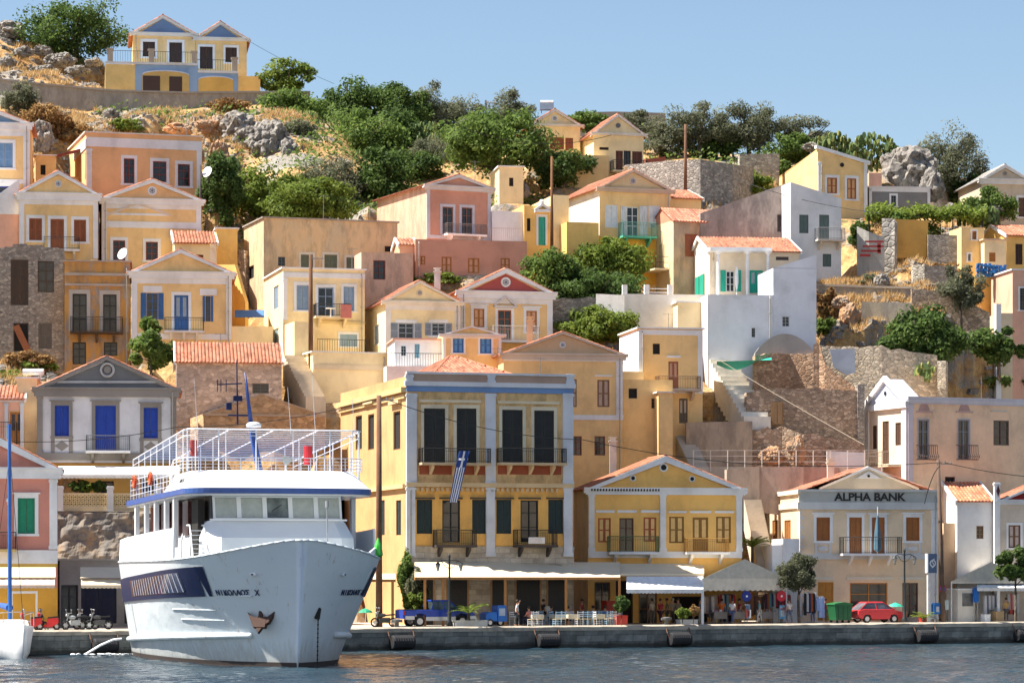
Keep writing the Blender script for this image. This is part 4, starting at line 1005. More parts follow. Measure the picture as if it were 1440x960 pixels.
# flag
fl = MB(); p = h.root.matrix_basis
u, v = h.uv(653, 634, -1.3)
W_, n = .78, 9
Z1, Z2 = v, h.uv(653, 657, -1.3)[1]; Z3 = h.uv(653, 706, -1.3)[1]
def strip(x0, x1, z0, z1, mi, k=0.):
	N_ = 6
	for i in range(N_):
		a_, b_ = x0+(x1-x0)*i/N_, x0+(x1-x0)*(i+1)/N_
		def q_(x, z): return (x*(1-.06*(Z1-z)), -1.32+.05*math.sin(x*9+z*1.3)-k, z)
		fl.add([q_(a_, z0), q_(b_, z0), q_(b_, z1), q_(a_, z1)], [(0, 1, 2, 3)], mi)
for i in range(9):
	a_, b_ = u-W_/2+W_*i/9, u-W_/2+W_*(i+1)/9
	for j in range(6): strip(a_, b_, Z3+(Z2-Z3)*j/6, Z3+(Z2-Z3)*(j+1)/6, i % 2)
strip(u-W_/2, u+W_/2, Z2, Z1, 0); zc = (Z1+Z2)/2
strip(u-W_/2, u+W_/2, zc-.07, zc+.07, 1, .012); strip(u-.07, u+.07, Z2, Z1, 1, .016)
h2 = fl.build('flag', [paint((.015, .05, .22), .7), paint((.75, .75, .78), .7)], None, loc=h.root.location, fix=False, rz=h.t)
tag(h2, 'long blue and white striped Greek flag with a white cross hanging from the mansion balcony', 'flag')
# yellow twin quay house
h = House('house', 'yellow double house with white pediment, orange and brown shutters and two balconies behind the awnings', 'building', 827, 880, 214, 9, group='buildings along the quay')
a = h.vol(827, 1043, 686, 880, depth=10, mat=plaster((.90, .53, .16), .2), xs=807, below=1)
a['smat'] = plaster((.66, .66, .66), .3)
h.pediment(a, 935, 641, tw=8, hw=9, proud=.35, roof=tile_mat((.46, .16, .08)))
for (x, y, r) in ((933, 657, 5), (890, 672, 3.5), (973, 673, 3.5)):
	u, v = h.uv(x, y); q = MB(); R_ = r/F*214; q.cyl((u, -.08, v), (u, -.03, v), R_*1.25, R_*1.25, 14, 1); q.cyl((u, -.1, v), (u, -.081, v), R_*.8, R_*.8, 14, 0); q.build('porthole', [M_dark, pWH], h.root)
h.pilasters((831.5, 932, 1039), 694, 775, 8, proud=.16); h.band((827, 775, 1043, 784), .14);
q = MB(); u0, u1, v0, v1 = h.rect((830, 687, 928, 690)); n = 24
for i in range(n): q.box(u0+(u1-u0)*i/n, -.42, v0-.02, u0+(u1-u0)*i/n+.1, -.36, v1)
q.build('dentils', M_dark, h.root)
h.band((838, 717, 864, 720.5), .1, name='lintel'); h.band((868, 717, 895, 720.5), .1, name='lintel'); h.band((901, 717, 927, 720.5), .1, name='lintel'); h.band((940, 718, 965, 721), .1, name='lintel'); h.band((970, 718, 1000, 721), .1, name='lintel'); h.band((1005, 718, 1032, 721), .1, name='lintel')
rO = (.42, .10, .04); pOk = (.74, .48, .18)
h.win((841, 728, 859, 762), 'sh', rO, pOk); h.win((905, 727, 923, 761), 'sh', rO, pOk); h.win((871, 728, 891, 776), 'gl', (.10, .04, .02), name='door')
bO = (.28, .14, .03)
h.win((941, 726, 962, 763), 'sh', bO, pOk); h.win((974, 727, 996, 776), 'dr', bO, pOk); h.win((1007, 726, 1028, 763), 'sh', bO, pOk)
h.balcony((854, 754, 922), 776, out=1.1, iron=paint((.10, .14, .06)), brackets=2); h.balcony((962, 757, 1020), 776, out=1.1, iron=paint((.42, .22, .05)), brackets=2)
h.win((836, 818, 858, 878), 'gl', (.2, .1, .05), name='door'); h.win((866, 816, 890, 878), 'dk', DBR, name='shop_opening'); h.win((898, 816, 924, 878), 'gl', (.3, .12, .04), name='door')
h.win((1010, 835, 1030, 878), 'dk', DBR, w=0); h.win((945, 838, 995, 878), 'dk', DBR, name='shop_opening'); h.finish()
# bank
h = House('bank_building', 'cream bank with ALPHA BANK lettering, brown shutters and a long iron balcony', 'bank', 1125, 870, 219, 6, group='buildings along the quay')
pb = plaster((.78, .61, .42), .2)
a = h.vol(1125, 1320, 692, 872, depth=9, mat=pb, xs=1078, below=1)
c_ = (.62, .62, .60)
h.band((1123, 691, 1320, 706), .14, (.48, .49, .46), name='sign_band'); h.band((1121, 688, 1322, 691.2), .3, c_); h.band((1121, 706, 1322, 716), .2, c_)
h.lband(1125, 688, 6, .2, c=(.74, .66, .52), w1=a['w1']); h.lband(1125, 706, 8, .15, c=(.74, .66, .52), w1=a['w1'])
u0, v0 = h.uv(1222.5, 699)
text_mesh('sign_lettering', 'ALPHA BANK', .80, paint((.02, .02, .02)), h.root, (u0, -.17, v0), (R(90), 0, 0), .03, bold=.022, xs=1.1)
# pediment set back
g = MB(); ua, va = h.uv(1221, 657, 1.5); ul, ur = h.uv(1157, 690, 1.5)[0], h.uv(1286, 690, 1.5)[0]; ve = a['v1']+.3
g.prism([(ul, ve), (ur, ve), (ua, va)], 1.5, a['w1']); g.build('gable', plaster((.50, .47, .40), .1), h.root)
g = MB()
for A_, B_ in (((ul-.3, ve), (ua, va)), ((ua, va), (ur+.3, ve))):
	g.obox(((A_[0]+B_[0])/2, 1.45, (A_[1]+B_[1])/2), ((B_[0]-A_[0])/2, 0, (B_[1]-A_[1])/2), (0, .15, 0), (0, 0, .09))
g.build('raking_cornice', pWH, h.root)
g = MB(); u_, v_ = h.uv(1221, 670, 1.5); g.prism([(u_-1.0, v_-.15), (u_+1.0, v_-.15), (u_, v_+.4)], 1.40, 1.48); g.cyl((u_, 1.35, v_+.05), (u_, 1.39, v_+.05), .1, .1, 10, 1); g.build('gable_ornament', [plaster((.64, .66, .68)), M_dark], h.root)
g = MB(); e1 = a['v1']+.15; g.tiles((a['u0']+.2, 0.5, e1), (a['u0']+.2, a['w1'], e1), (ua, a['w1']+.3, va), (ua, 1.6, va)); g.tiles((a['u1']-.2, .5, e1), (a['u1']-.2, a['w1'], e1), (ua, a['w1']+.3, va), (ua, 1.6, va)); g.build('roof', tile_mat((.50, .19, .11)), h.root, fix=False)
g = MB(); q0 = Vector((a['u0']+.1, a['w1']+.1, e1));
g.add([(a['u0']-.1, a['w1']-.1, e1-.2), (ua, a['w1']-.1, va-.2), (ua, a['w1']-.1, va+.22), (a['u0']-.1, a['w1']-.1, e1+.25), (a['u0']-.1, a['w1']+.4, e1-.2), (ua, a['w1']+.4, va-.2), (ua, a['w1']+.4, va+.22), (a['u0']-.1, a['w1']+.4, e1+.25)], [(0, 1, 2, 3), (4, 7, 6, 5), (0, 3, 7, 4), (3, 2, 6, 7), (0, 4, 5, 1)]); g.build('verge', plaster((.76, .66, .54)), h.root)
bS = (.34, .12, .03)
for r in ((1148, 727, 1167, 760), (1274, 727, 1293, 760)): h.win(r, 'sh', bS, bS, tr=4, hood=2);
h.win((1194, 727, 1212, 778), 'dr', bS, bS, tr=3.5, hood=2); h.win((1226, 727, 1244, 778), 'dr', bS, bS, tr=3.5, hood=2)
for x0, x1 in ((1146, 1169), (1272, 1295)):
	h.frameband(x0, x1, 762, 780, 3, c=(.62, .62, .62)); u0, u1, v0, v1 = h.rect((x0, 762, x1, 780)); q = MB(); q.ball(((u0+u1)/2, -.02, (v0+v1)/2), (u1-u0)*.33, .05, .2, 14, 6); q.build('oval_panel', plaster((.66, .66, .66)), h.root)
h.band((1125, 779, 1320, 786), .14, c_); h.balcony((1181, 755, 1262), 778, out=1.2, iron=paint((.06, .06, .06)), brackets=3, dense=.16)
h.pilasters((1314,), 716, 870, 9, proud=.08)
q = MB()
for i in range(22):
	for x0, x1 in ((1125, 1130 if i % 2 else 1127.5),):
		u0, u1, v0, v1 = h.rect((x0, 718+i*6.8, x1, 718+i*6.8+5.6)); q.box(u0-.03, -.05, v0, u1, .0, v1)
q.build('quoins', plaster((.62, .62, .62)), h.root)
for (x0, x1) in ((1145, 1172), (1190, 1256), (1264, 1298)): h.band((x0, 811, x1, 815), .12, (.7, .64, .52), name='lintel')
h.win((1150, 818, 1172, 872), 'dr', (.50, .22, .03), (.46, .2, .03)); h.win((1195, 819, 1248, 872), 'gl', (.44, .18, .03), name='shop_window'); h.win((1269, 819, 1291, 872), 'gl', (.12, .06, .04), name='door')
U0 = a['u0']
for x0, x1 in ((1086, 1094), (1103, 1112)): h.win((x0, 731, x1, 763), 'sh', (.36, .15, .04), face='L', u=U0)
h.finish()
u, v = h.uv(1234, 778, -.9); v2 = h.uv(1234, 712, -.9)[1]; q = MB(); q.cyl((u, -.9, v), (u, -.95, v2), .03, .03, 6); q.lathe((u, -.9, 0), [(.03, v2-.4), (.22, v2-1.8), (.3, v+.3), (.05, v+.1)], 7, 1)
tag(q.build('furled_flag', [M_white, paint((.08, .16, .22), .8)], None, loc=h.root.location, rz=h.t), 'furled dark flag on a white pole at the bank balcony', 'flag')
BANK = h
h = House('house', 'white low house with sunlit steps between the double yellow house and the bank', 'building', 1098, 870, 218, 6, group='buildings along the quay')
a = h.vol(1086, 1101, 766, 872, depth=5, w0=-1.5, mat=pWH, below=1); b = h.vol(1101.2, 1124, 757, 872, depth=4, w0=-1.8, mat=plaster((.72, .72, .75)), below=1); h.finish()
# pink long house right
h = House('house', 'long pinkish house with a sunlit white gable end and bellied iron balconies', 'house', 1276, 700, 229, 22)
a = h.vol(1276, 1500, 566, 720, depth=9, mat=plaster((.84, .62, .41), .3), xs=1217)
h.flat(a, .1, trim=(.66, .64, .64)); h.band((1276, 560, 1500, 570), .12, (.6, .58, .6)); h.pilasters((1280,), 568, 700, 7, c=(.6, .58, .62))
a['smat'] = plaster((.76, .62, .48), .1)
q = MB(); U0 = a['u0']; wm = a['w1']/2; ve = a['v1']; ap = ve+2.0
q.add([(U0-.05, -.02, ve), (U0-.05, a['w1'], ve), (U0-.05, wm, ap), (U0+1.5, 0, ve), (U0+1.5, a['w1'], ve), (U0+1.5, wm, ap)], [(0, 1, 2), (3, 5, 4), (0, 2, 5, 3), (1, 4, 5, 2), (0, 3, 4, 1)]); q.build('gable', plaster((.55, .60, .74)), h.root)
q = MB()
for A_, B_ in (((-.2, ve-.1), (wm, ap+.05)), ((wm, ap+.05), (a['w1']+.2, ve-.1)), ((-.2, ve-.15), (a['w1']+.2, ve-.15))):
	q.obox((U0-.12, (A_[0]+B_[0])/2, (A_[1]+B_[1])/2), (0, (B_[0]-A_[0])/2, (B_[1]-A_[1])/2), (.15, 0, 0), (0, 0, .22))
for w_ in (.35, a['w1']-.35): q.box(U0-.14, w_-.35, a['v0']+3, U0-.021, w_+.35, ve-.2)
q.build('gable_trim', pWH, h.root)
q = MB(); q.cyl((U0-.12, wm, ve+.9), (U0-.051, wm, ve+.9), .16, .16, 10); q.build('porthole', M_dark, h.root)
for x0, x1, y0, y1 in ((1227, 1233, 598, 631), (1241, 1250, 592, 652), (1259, 1267, 594, 626)): h.win((x0, y0, x1, y1), 'sh', (.10, .05, .03), face='L', u=U0, name='door' if y1 > 640 else 'window')
for (x0, x1, lo) in ((1291, 1306, 1), (1347, 1363, 1)):
	h.win((x0, 590, x1, 646), 'gl', (.25, .3, .34), tr=1.5, trc=(.5, .48, .5), name='door')
h.win((1397, 591, 1419, 626), 'gl', (.14, .10, .08), tr=0)
q = MB()
for (x0, x1) in ((1289, 1315), (1345, 1372)):
	u0, u1, v0, v1 = h.rect((x0, 626, x1, 646)); n = 9
	for i in range(n+1):
		u_ = u0+(u1-u0)*i/n
		q.tube([(u_, -.35, v1), (u_, -.38, v0+.45), (u_, -.62, v0+.22), (u_, -.35, v0)], .02, 4)
	q.cyl((u0, -.35, v1), (u1, -.35, v1), .03); q.cyl((u0, -.35, v0), (u1, -.35, v0), .03); q.cyl((u0, -.62, v0+.22), (u1, -.62, v0+.22), .02)
	for u_ in (u0, u1): q.cyl((u_, -.35, v1), (u_, 0, v1), .03); q.cyl((u_, -.35, v0), (u_, 0, v0), .03)
q.build('balcony_grille', paint((.12, .09, .08)), h.root)
for (x0, x1) in ((1288, 1311), (1344, 1368)):
	h.band((x0, 578, x1, 580), .08, (.55, .4, .38), name='lintel'); u, v = h.uv((x0+x1)/2, 572); q = MB(); q.prism([(u-.5, v-.3), (u+.5, v-.3), (u+.35, v+.1), (u, v+.45), (u-.35, v+.1)], -.04, 0); q.build('ornament', plaster((.48, .32, .28)), h.root)
h.win((1329, 670, 1343, 694), 'dk', (.12, .03, .03)); h.band((1393, 577, 1416, 579), .08, (.6, .55, .5), name='lintel')
q = MB()
vv = h.wv(1240, 655, U0)[1]; q.box(U0-1.1, 1, vv-.15, U0-.03, a['w1'], vv, 1)
for i in range(30): q.cyl((U0-1.05, 1+i*.28, vv), (U0-1.05, 1+i*.28, vv+1.), .018, .018, 4)
q.cyl((U0-1.05, 1, vv+1), (U0-1.05, a['w1'], vv+1), .03); q.build('side_balcony', [paint((.2, .15, .12)), pCR], h.root)
h.finish()
# right bottom
h = House('house', 'cream shop house with a red pediment and brown shutter at the right edge', 'building', 1397, 868, 226, 6, group='buildings along the quay')
a = h.vol(1406, 1500, 703, 870, depth=9, mat=plaster((.66, .56, .46), .1), below=1, xs=1396); h.pediment(a, 1470, 676, tymp=plaster((.30, .02, .02)), tw=4, hw=6, trim=(.7, .72, .74))
h.pilasters((1401,), 678, 860, 8, proud=.3); u, v = h.uv(1402, 690); q = MB(); q.prism([(u-.14, v), (u, v-.45), (u+.14, v), (u, v+.45)], -.36, -.31); q.build('diamond_panel', paint((.08, .02, .02)), h.root)
h.win((1418, 738, 1435, 770), 'sh', (.20, .09, .04), (.5, .4, .36), tr=3)
b = h.vol(1346, 1396, 704, 870, depth=8, w0=.4, mat=pWH, below=1); h.side_gable(b, 1.5, .2, roof=tile_mat((.60, .2, .1))); h.win((1373, 739, 1383, 757), 'gl', (.3, .16, .06), w=.4)
c = h.vol(1327, 1356, 735, 870, depth=6, w0=1, mat=plaster((.66, .46, .3)), below=1); h.finish()
# ================= WORLD, SUN, CAMERA =================
SUN_EL, SUN_AZ = R(56), R(180+3)      # azimuth measured from +X counter-clockwise: left and a little behind
tosun = Vector((math.cos(SUN_AZ)*math.cos(SUN_EL), math.sin(SUN_AZ)*math.cos(SUN_EL), math.sin(SUN_EL)))
w = bpy.data.worlds.new('World'); sc.world = w; w.use_nodes = True
nt = w.node_tree; nt.nodes.clear()
out = nt.nodes.new('ShaderNodeOutputWorld'); bg = nt.nodes.new('ShaderNodeBackground'); sk = nt.nodes.new('ShaderNodeTexSky')
sk.sky_type = 'NISHITA'; sk.sun_disc = False; sk.sun_elevation = SUN_EL; sk.sun_rotation = math.atan2(tosun.x, tosun.y)
sk.air_density = 1.0; sk.dust_density = .5; sk.ozone_density = 2.0; sk.altitude = 0
bg.inputs[1].default_value = .059
L(nt, sk.outputs[0], bg.inputs[0]); L(nt, bg.outputs[0], out.inputs[0])
sl = bpy.data.lights.new('sun', 'SUN'); sl.energy = 4.6; sl.angle = R(.53); sl.color = (1, .93, .82)
so = bpy.data.objects.new('sun', sl); col.objects.link(so); so.rotation_euler = (-tosun).to_track_quat('-Z', 'Y').to_euler()
cam = bpy.data.cameras.new('camera'); co = bpy.data.objects.new('camera', cam); col.objects.link(co); sc.camera = co
co.location = (0, 0, CH); co.rotation_euler = (R(90), 0, 0)
cam.sensor_width = 36; cam.lens = 36*F/1440; cam.shift_y = (YH-480)/1440; cam.clip_start = 1; cam.clip_end = 6000
sc.view_settings.view_transform = 'Standard'; sc.view_settings.look = 'None'; sc.view_settings.gamma = 1; sc.view_settings.exposure = 1.34
# ================= WATER =================
m, nt, b = newmat('sea_water')
b.inputs['Base Color'].default_value = (.006, .02, .03, 1); b.inputs['Roughness'].default_value = .05; b.inputs['IOR'].default_value = 1.33
b.inputs['Specular IOR Level'].default_value = .5
n1 = noise_n(nt, coords(nt, (.9, .28, 1)), .55, 3, .5); n2 = noise_n(nt, coords(nt, (1, .5, 1)), 2.2, 5, .65)
mm = nt.nodes.new('ShaderNodeMath'); mm.operation = 'MULTIPLY_ADD'; mm.inputs[1].default_value = 1.9; L(nt, n1, mm.inputs[0]); L(nt, n2, mm.inputs[2])
bump(nt, b, mm.outputs[0], 1.0, .22)
n3 = noise_n(nt, coords(nt, (.12, .05, 1)), 1, 4, .6)
L(nt, ramp(nt, n3, [(.35, (.012, .028, .042)), (.65, (.026, .054, .074))]), b.inputs['Base Color'])
MW = m
q = MB()
q.add([(-900, -300, 0), (900, -300, 0), (900, 130, 0), (-900, 130, 0)], [(0, 1, 2, 3)])
q.add([(-900, 216, 0), (900, 216, 0), (900, 900, 0), (-900, 900, 0)], [(0, 1, 2, 3)])
q.add([(-900, 130, 0), (-45, 130, 0), (-45, 216, 0), (-900, 216, 0)], [(0, 1, 2, 3)])
q.add([(45, 130, 0), (900, 130, 0), (900, 216, 0), (45, 216, 0)], [(0, 1, 2, 3)])
# wave-displaced near patch
nx, ny = 300, 344
o0 = len(q.v)
for j in range(ny+1):
	for i in range(nx+1):
		x = -45+90*i/nx; y = 130+86*j/ny
		ed = min(1, (x+45)/3, (45-x)/3, (y-130)/3, (216-y)/3)
		z = .11*noise.noise(Vector((x*.35, y*.8, 0)))+.06*noise.noise(Vector((x*.9+3, y*1.9, 5)))
		q.v.append((x, y, z*max(0, ed)))
for j in range(ny):
	for i in range(nx):
		a_ = o0+j*(nx+1)+i; q.f.append((a_, a_+1, a_+nx+2, a_+nx+1)); q.m.append(0)
tag(q.build('water', MW, None, smooth=True, fix=False), kind='structure')
# ================= QUAY =================
QA, QB = Vector((-27.4, 186, 0)), Vector((37.5, 219, 0)); qd = (QB-QA).normalized(); qn = Vector((-qd.y, qd.x, 0))
def QY(X): return QA.y+(X-QA.x)/(QB.x-QA.x)*(QB.y-QA.y)
S_quay = brick((.17, .18, .17), (.30, .30, .27), (.10, .10, .09), 1.0, .42, math.atan2(33, 64.9), .9)
m, nt, b = newmat('quay_paving'); n = noise_n(nt, coords(nt), .4, 8, .7); L(nt, ramp(nt, n, [(.3, (.38, .35, .30)), (.7, (.52, .48, .42))]), b.inputs['Base Color']); b.inputs['Roughness'].default_value = .9; bump(nt, b, noise_n(nt, coords(nt), 6, 5), .4, .03); M_pave = m
def qp(s, q, z): return QA+qd*s+qn*q+Vector((0, 0, z))
q = MB(); S0, S1 = -60, 140
q.add([qp(S0, .5, 1.5), qp(S1, .5, 1.5), qp(S1, 26, 1.5), qp(S0, 26, 1.5)], [(0, 1, 2, 3)])
tag(q.build('quay_pavement', M_pave, None), kind='structure')
q = MB(); N_ = 260; r_ = random.Random(5)
# face with uneven top lip
prev = None
prof = []
for i in range(N_+1):
	s = S0+(S1-S0)*i/N_; e = .10*noise.noise(Vector((s*.7, 0, 0)))+.05*noise.noise(Vector((s*3, 9, 0)))
	lip = .07*noise.noise(Vector((s*1.9, 4, 0)))
	prof.append([qp(s, .25+e*.5, -4), qp(s, .12+e, .25), qp(s, e*.6, 1.15), qp(s, -.06+e*.5, 1.2), qp(s, -.05+e*.5, 1.44+lip), qp(s, .12+e*.3, 1.52+lip*.5), qp(s, .9, 1.53), qp(s, 1.0, 1.4)])
q.v = [tuple(p) for pr in prof for p in pr]
for i in range(N_):
	for k in range(7):
		a_ = i*8+k; q.f.append((a_, a_+8, a_+9, a_+1)); q.m.append(1 if k >= 3 else 0)
m, nt, b = newmat('quay_coping'); n = noise_n(nt, coords(nt), 1.2, 8, .7); L(nt, ramp(nt, n, [(.3, (.26, .22, .17)), (.5, (.44, .38, .30)), (.7, (.52, .46, .38))]), b.inputs['Base Color']); b.inputs['Roughness'].default_value = .9; bump(nt, b, noise_n(nt, coords(nt), 3, 6, .7), .8, .08)
tag(q.build('quay_wall', [S_quay, m], None, fix=False), kind='structure')
# far shore behind the camera: sunlit hillside closing the harbour
q = MB(); na, nr = 72, 14
for i in range(na+1):
	a = R(188)+R(164)*i/na
	for j in range(nr+1):
		r = 130+j*22; t = j/nr; hgt = 95*(t**.8)*(1+.25*math.sin(i*.23)+.2*noise.noise(Vector((i*.3, j*.5, 0))))*(math.sin(math.pi*(i+2)/(na+4))**.35)
		q.v.append((r*1.25*math.cos(a), 40+r*math.sin(a), -2+hgt+2.5*noise.noise(Vector((i*1.1, j*1.3, 4)))))
for i in range(na):
	for j in range(nr):
		a_ = i*(nr+1)+j; q.f.append((a_, a_+1, a_+nr+2, a_+nr+1)); q.m.append(0)
m, nt, b = newmat('far_hillside'); n = noise_n(nt, coords(nt), .05, 9, .75); L(nt, ramp(nt, n, [(.35, (.16, .17, .09)), (.47, (.50, .40, .28)), (.6, (.62, .52, .40)), (.7, (.70, .62, .52))]), b.inputs['Base Color']); b.inputs['Roughness'].default_value = .95
tag(q.build('hills', m, None, fix=False), kind='structure')
# ================= TERRAIN =================
VT = [  # visible hillside points (px, py, D)
 (0, 46, 318), (60, 60, 318), (120, 78, 318), (0, 100, 305), (80, 108, 302), (140, 118, 301), (200, 80, 316), (300, 95, 316), (380, 118, 314), (440, 134, 304), (440, 160, 292), (500, 160, 300), (600, 185, 300), (700, 190, 300),
 (0, 150, 287), (80, 175, 283), (150, 172, 284), (60, 215, 277), (90, 235, 274), (200, 165, 285), (290, 165, 285), (380, 165, 285), (320, 200, 280), (400, 215, 278), (420, 245, 272), (300, 240, 273), (300, 290, 266), (360, 300, 262), (450, 300, 264), (520, 290, 266),
 (330, 345, 260), (560, 230, 283), (650, 235, 280), (720, 275, 268), (770, 285, 266), (820, 260, 269), (760, 185, 292), (900, 185, 292), (980, 215, 284), (1080, 215, 284), (920, 260, 268), (1000, 275, 266), (1060, 280, 266), (1080, 245, 276), (1130, 215, 285), (1180, 215, 283), (1250, 235, 284), (1320, 245, 286), (1380, 270, 285), (1440, 270, 290),
 (1240, 300, 268), (1320, 290, 272), (1360, 300, 270), (1240, 345, 261), (1300, 330, 263), (1340, 375, 257), (1300, 375, 257), (1180, 395, 252), (1230, 395, 252), (1290, 370, 256),
 (1160, 402, 251), (1300, 404, 250), (1200, 425, 248), (1250, 420, 248.5), (1330, 445, 247), (1180, 455, 244), (1230, 455, 244), (1180, 480, 241), (1240, 482, 241), (1380, 460, 247), (1350, 480, 244), (1440, 500, 243), (1330, 510, 240), (1400, 520, 240), (1230, 540, 236), (1300, 545, 236), (1380, 548, 236), (1440, 555, 236),
 (780, 440, 244), (830, 440, 244), (850, 400, 247), (770, 410, 247), (830, 485, 237), (890, 470, 240), (600, 398, 250),
 (20, 520, 236), (60, 528, 235), (220, 520, 233), (10, 540, 231), (1000, 600, 231), (1040, 590, 231), (1100, 640, 230), (1200, 650, 230), (1000, 655, 228), (1100, 655, 228), (1060, 690, 226),
 (1060, 770, 220), (950, 650, 227)]
for x, y, D in VT:
	p = P(x, y, D); ANCH.append((p.x, p.y, p.z))
PROF = [(0, 1.3), (214, 1.3), (221, 7), (225, 13), (241, 23), (256, 32), (263, 35), (272, 40), (283, 46), (300, 54), (316, 57), (330, 54), (380, 36), (460, 5), (480, -3), (2000, -3)]
def prof_z(Y):
	for (a, za), (b_, zb) in zip(PROF[:-1], PROF[1:]):
		if Y < b_: return za+(zb-za)*(Y-a)/(b_-a)
	return -3
RES = [(x, y, z-prof_z(y)) for x, y, z in ANCH]
# pull the far side of the right-hand skyline down
for x, y, D in ((1000, 250, 305), (1150, 262, 305), (1300, 285, 305), (1440, 300, 308), (850, 235, 312), (700, 215, 316), (550, 205, 318), (450, 170, 320)):
	p = P(x, y, D); RES.append((p.x, p.y, p.z-prof_z(p.y)))
cell = {}
for r__ in RES: cell.setdefault((int(r__[0]//8), int(r__[1]//8)), []).append(r__)
def resid(X, Y):
	near = []; cx_, cy_ = int(X//8), int(Y//8)
	for k in range(-2, 3):
		for l in range(-2, 3): near += cell.get((cx_+k, cy_+l), ())
	if not near: return 0.
	sw = .0004; sz = 0
	for x, y, z in near:
		d2 = (x-X)**2+(y-Y)**2+.15; wgt = max(0, 1-d2/400)/d2**1.5; sw += wgt; sz += wgt*z
	return sz/sw
FPS = []
for h_ in HOUSES:
	if not h_.anchor: continue
	for vo in h_.vols:
		FPS.append((h_.o, h_.U, h_.n, vo['u0']-.4, vo['u1']+.4, vo['w0']-2.2, vo['w1']+.3, h_.o.z+vo['vb']-.1))
SKYL = [(-60, 40), (0, 45), (60, 58), (140, 76), (200, 90), (350, 118), (430, 130), (480, 160), (700, 182), (860, 186), (940, 205), (1000, 216), (1200, 220), (1260, 232), (1320, 245), (1440, 262)]  # height of the ridge along the hill
def terrain_z(X, Y):
	q_ = (Y-QY(X))*qd.x
	z = prof_z(Y)+resid(X, Y)
	rough = 1.0
	z += rough*(.55*noise.fractal(Vector((X*.16, Y*.16, 0)), 1, 2, 5)+.25*noise.noise(Vector((X*.9, Y*.9, 3))))
	if Y > 262 and Y < 345:
		px_ = CX+X/Y*F; ys = SKYL[0][1] if px_ < SKYL[0][0] else SKYL[-1][1]
		for (xa, ya), (xb, yb_) in zip(SKYL[:-1], SKYL[1:]):
			if xa <= px_ < xb: ys = ya+(yb_-ya)*(px_-xa)/(xb-xa)
		cap = CH+(YH-ys)/F*Y; z = cap-1.2*math.log(1+math.exp((cap-z)/1.2)) if cap-z > -30 else cap
	for o_, U_, n_, a0, a1, b0, b1, zb in FPS:
		dx, dy = X-o_.x, Y-o_.y
		if abs(dx)+abs(dy) > 45: continue
		u_ = dx*U_.x+dy*U_.y; w_ = dx*n_.x+dy*n_.y
		if a0 < u_ < a1 and b0 < w_ < b1: z = min(z, zb)
	if q_ < 17: z = min(z, 1.30)
	elif q_ < 26: z = min(z, 1.3+(q_-17)*.9)
	return z
TX0, TX1, TY0, TY1, TS = -64, 66, 196, 336, .8
NX, NY = int((TX1-TX0)/TS), int((TY1-TY0)/TS)
q = MB(); HZ = {}
xs_ = [-900, -400, -200, -120, -90]+[TX0+i*TS for i in range(NX+1)]+[90, 120, 200, 400, 900]
ys_ = [TY0+j*TS for j in range(NY+1)]+[345, 360, 380, 410, 450, 500, 900]
for j, Y in enumerate(ys_):
	for i, X in enumerate(xs_):
		z = terrain_z(max(-80, min(80, X)), Y) if Y > 200 or abs(X) < 90 else 0
		if abs(X) > 100: z = z*max(0, 1-(abs(X)-100)/500) - (0 if abs(X) < 300 else 3)
		if Y < QY(X)+2: z = -2
		if Y < QY(X)+14 and Y>=QY(X)+2: z = 1.2
		q.v.append((X, Y, z)); HZ[(i, j)] = z
nxs = len(xs_)
for j in range(len(ys_)-1):
	for i in range(nxs-1):
		a_ = j*nxs+i; q.f.append((a_, a_+1, a_+nxs+1, a_+nxs)); q.m.append(0)
def ground(X, Y):
	i = min(max(int((X-TX0)/TS)+5, 5), 5+NX-1); j = min(max(int((Y-TY0)/TS), 0), NY-1)
	fx = min(1, max(0, (X-xs_[i])/(xs_[i+1]-xs_[i]))); fy = min(1, max(0, (Y-ys_[j])/(ys_[j+1]-ys_[j])))
	return (HZ[(i, j)]*(1-fx)*(1-fy)+HZ[(i+1, j)]*fx*(1-fy)+HZ[(i, j+1)]*(1-fx)*fy+HZ[(i+1, j+1)]*fx*fy)
m, nt, b = newmat('dry_hillside'); v = coords(nt)
n1 = noise_n(nt, v, .22, 8, .65); n2 = noise_n(nt, v, 1.6, 8, .7); n3 = noise_n(nt, v, 6, 5, .7)
ca = ramp(nt, n2, [(.3, (.24, .13, .05)), (.48, (.48, .28, .11)), (.62, (.62, .41, .18)), (.75, (.42, .36, .27))])
cb = ramp(nt, n3, [(.3, (.16, .14, .12)), (.55, (.36, .33, .29)), (.75, (.48, .44, .38))])
cc = mix(nt, ramp(nt, n1, [(.50, (0, 0, 0)), (.58, (1, 1, 1))]), ca, cb)
n5 = noise_n(nt, coords(nt, loc=(7, 3, 2)), .5, 6, .7); cc = mix(nt, ramp(nt, n5, [(.58, (0, 0, 0)), (.64, (.85,)*3)]), cc, (.12, .13, .05))
L(nt, cc, b.inputs['Base Color']); b.inputs['Roughness'].default_value = .95; bump(nt, b, mix(nt, .5, n2, n3), 1., .25)
M_ground = m
tag(q.build('hillside', M_ground, None, smooth=False, fix=False), kind='structure')
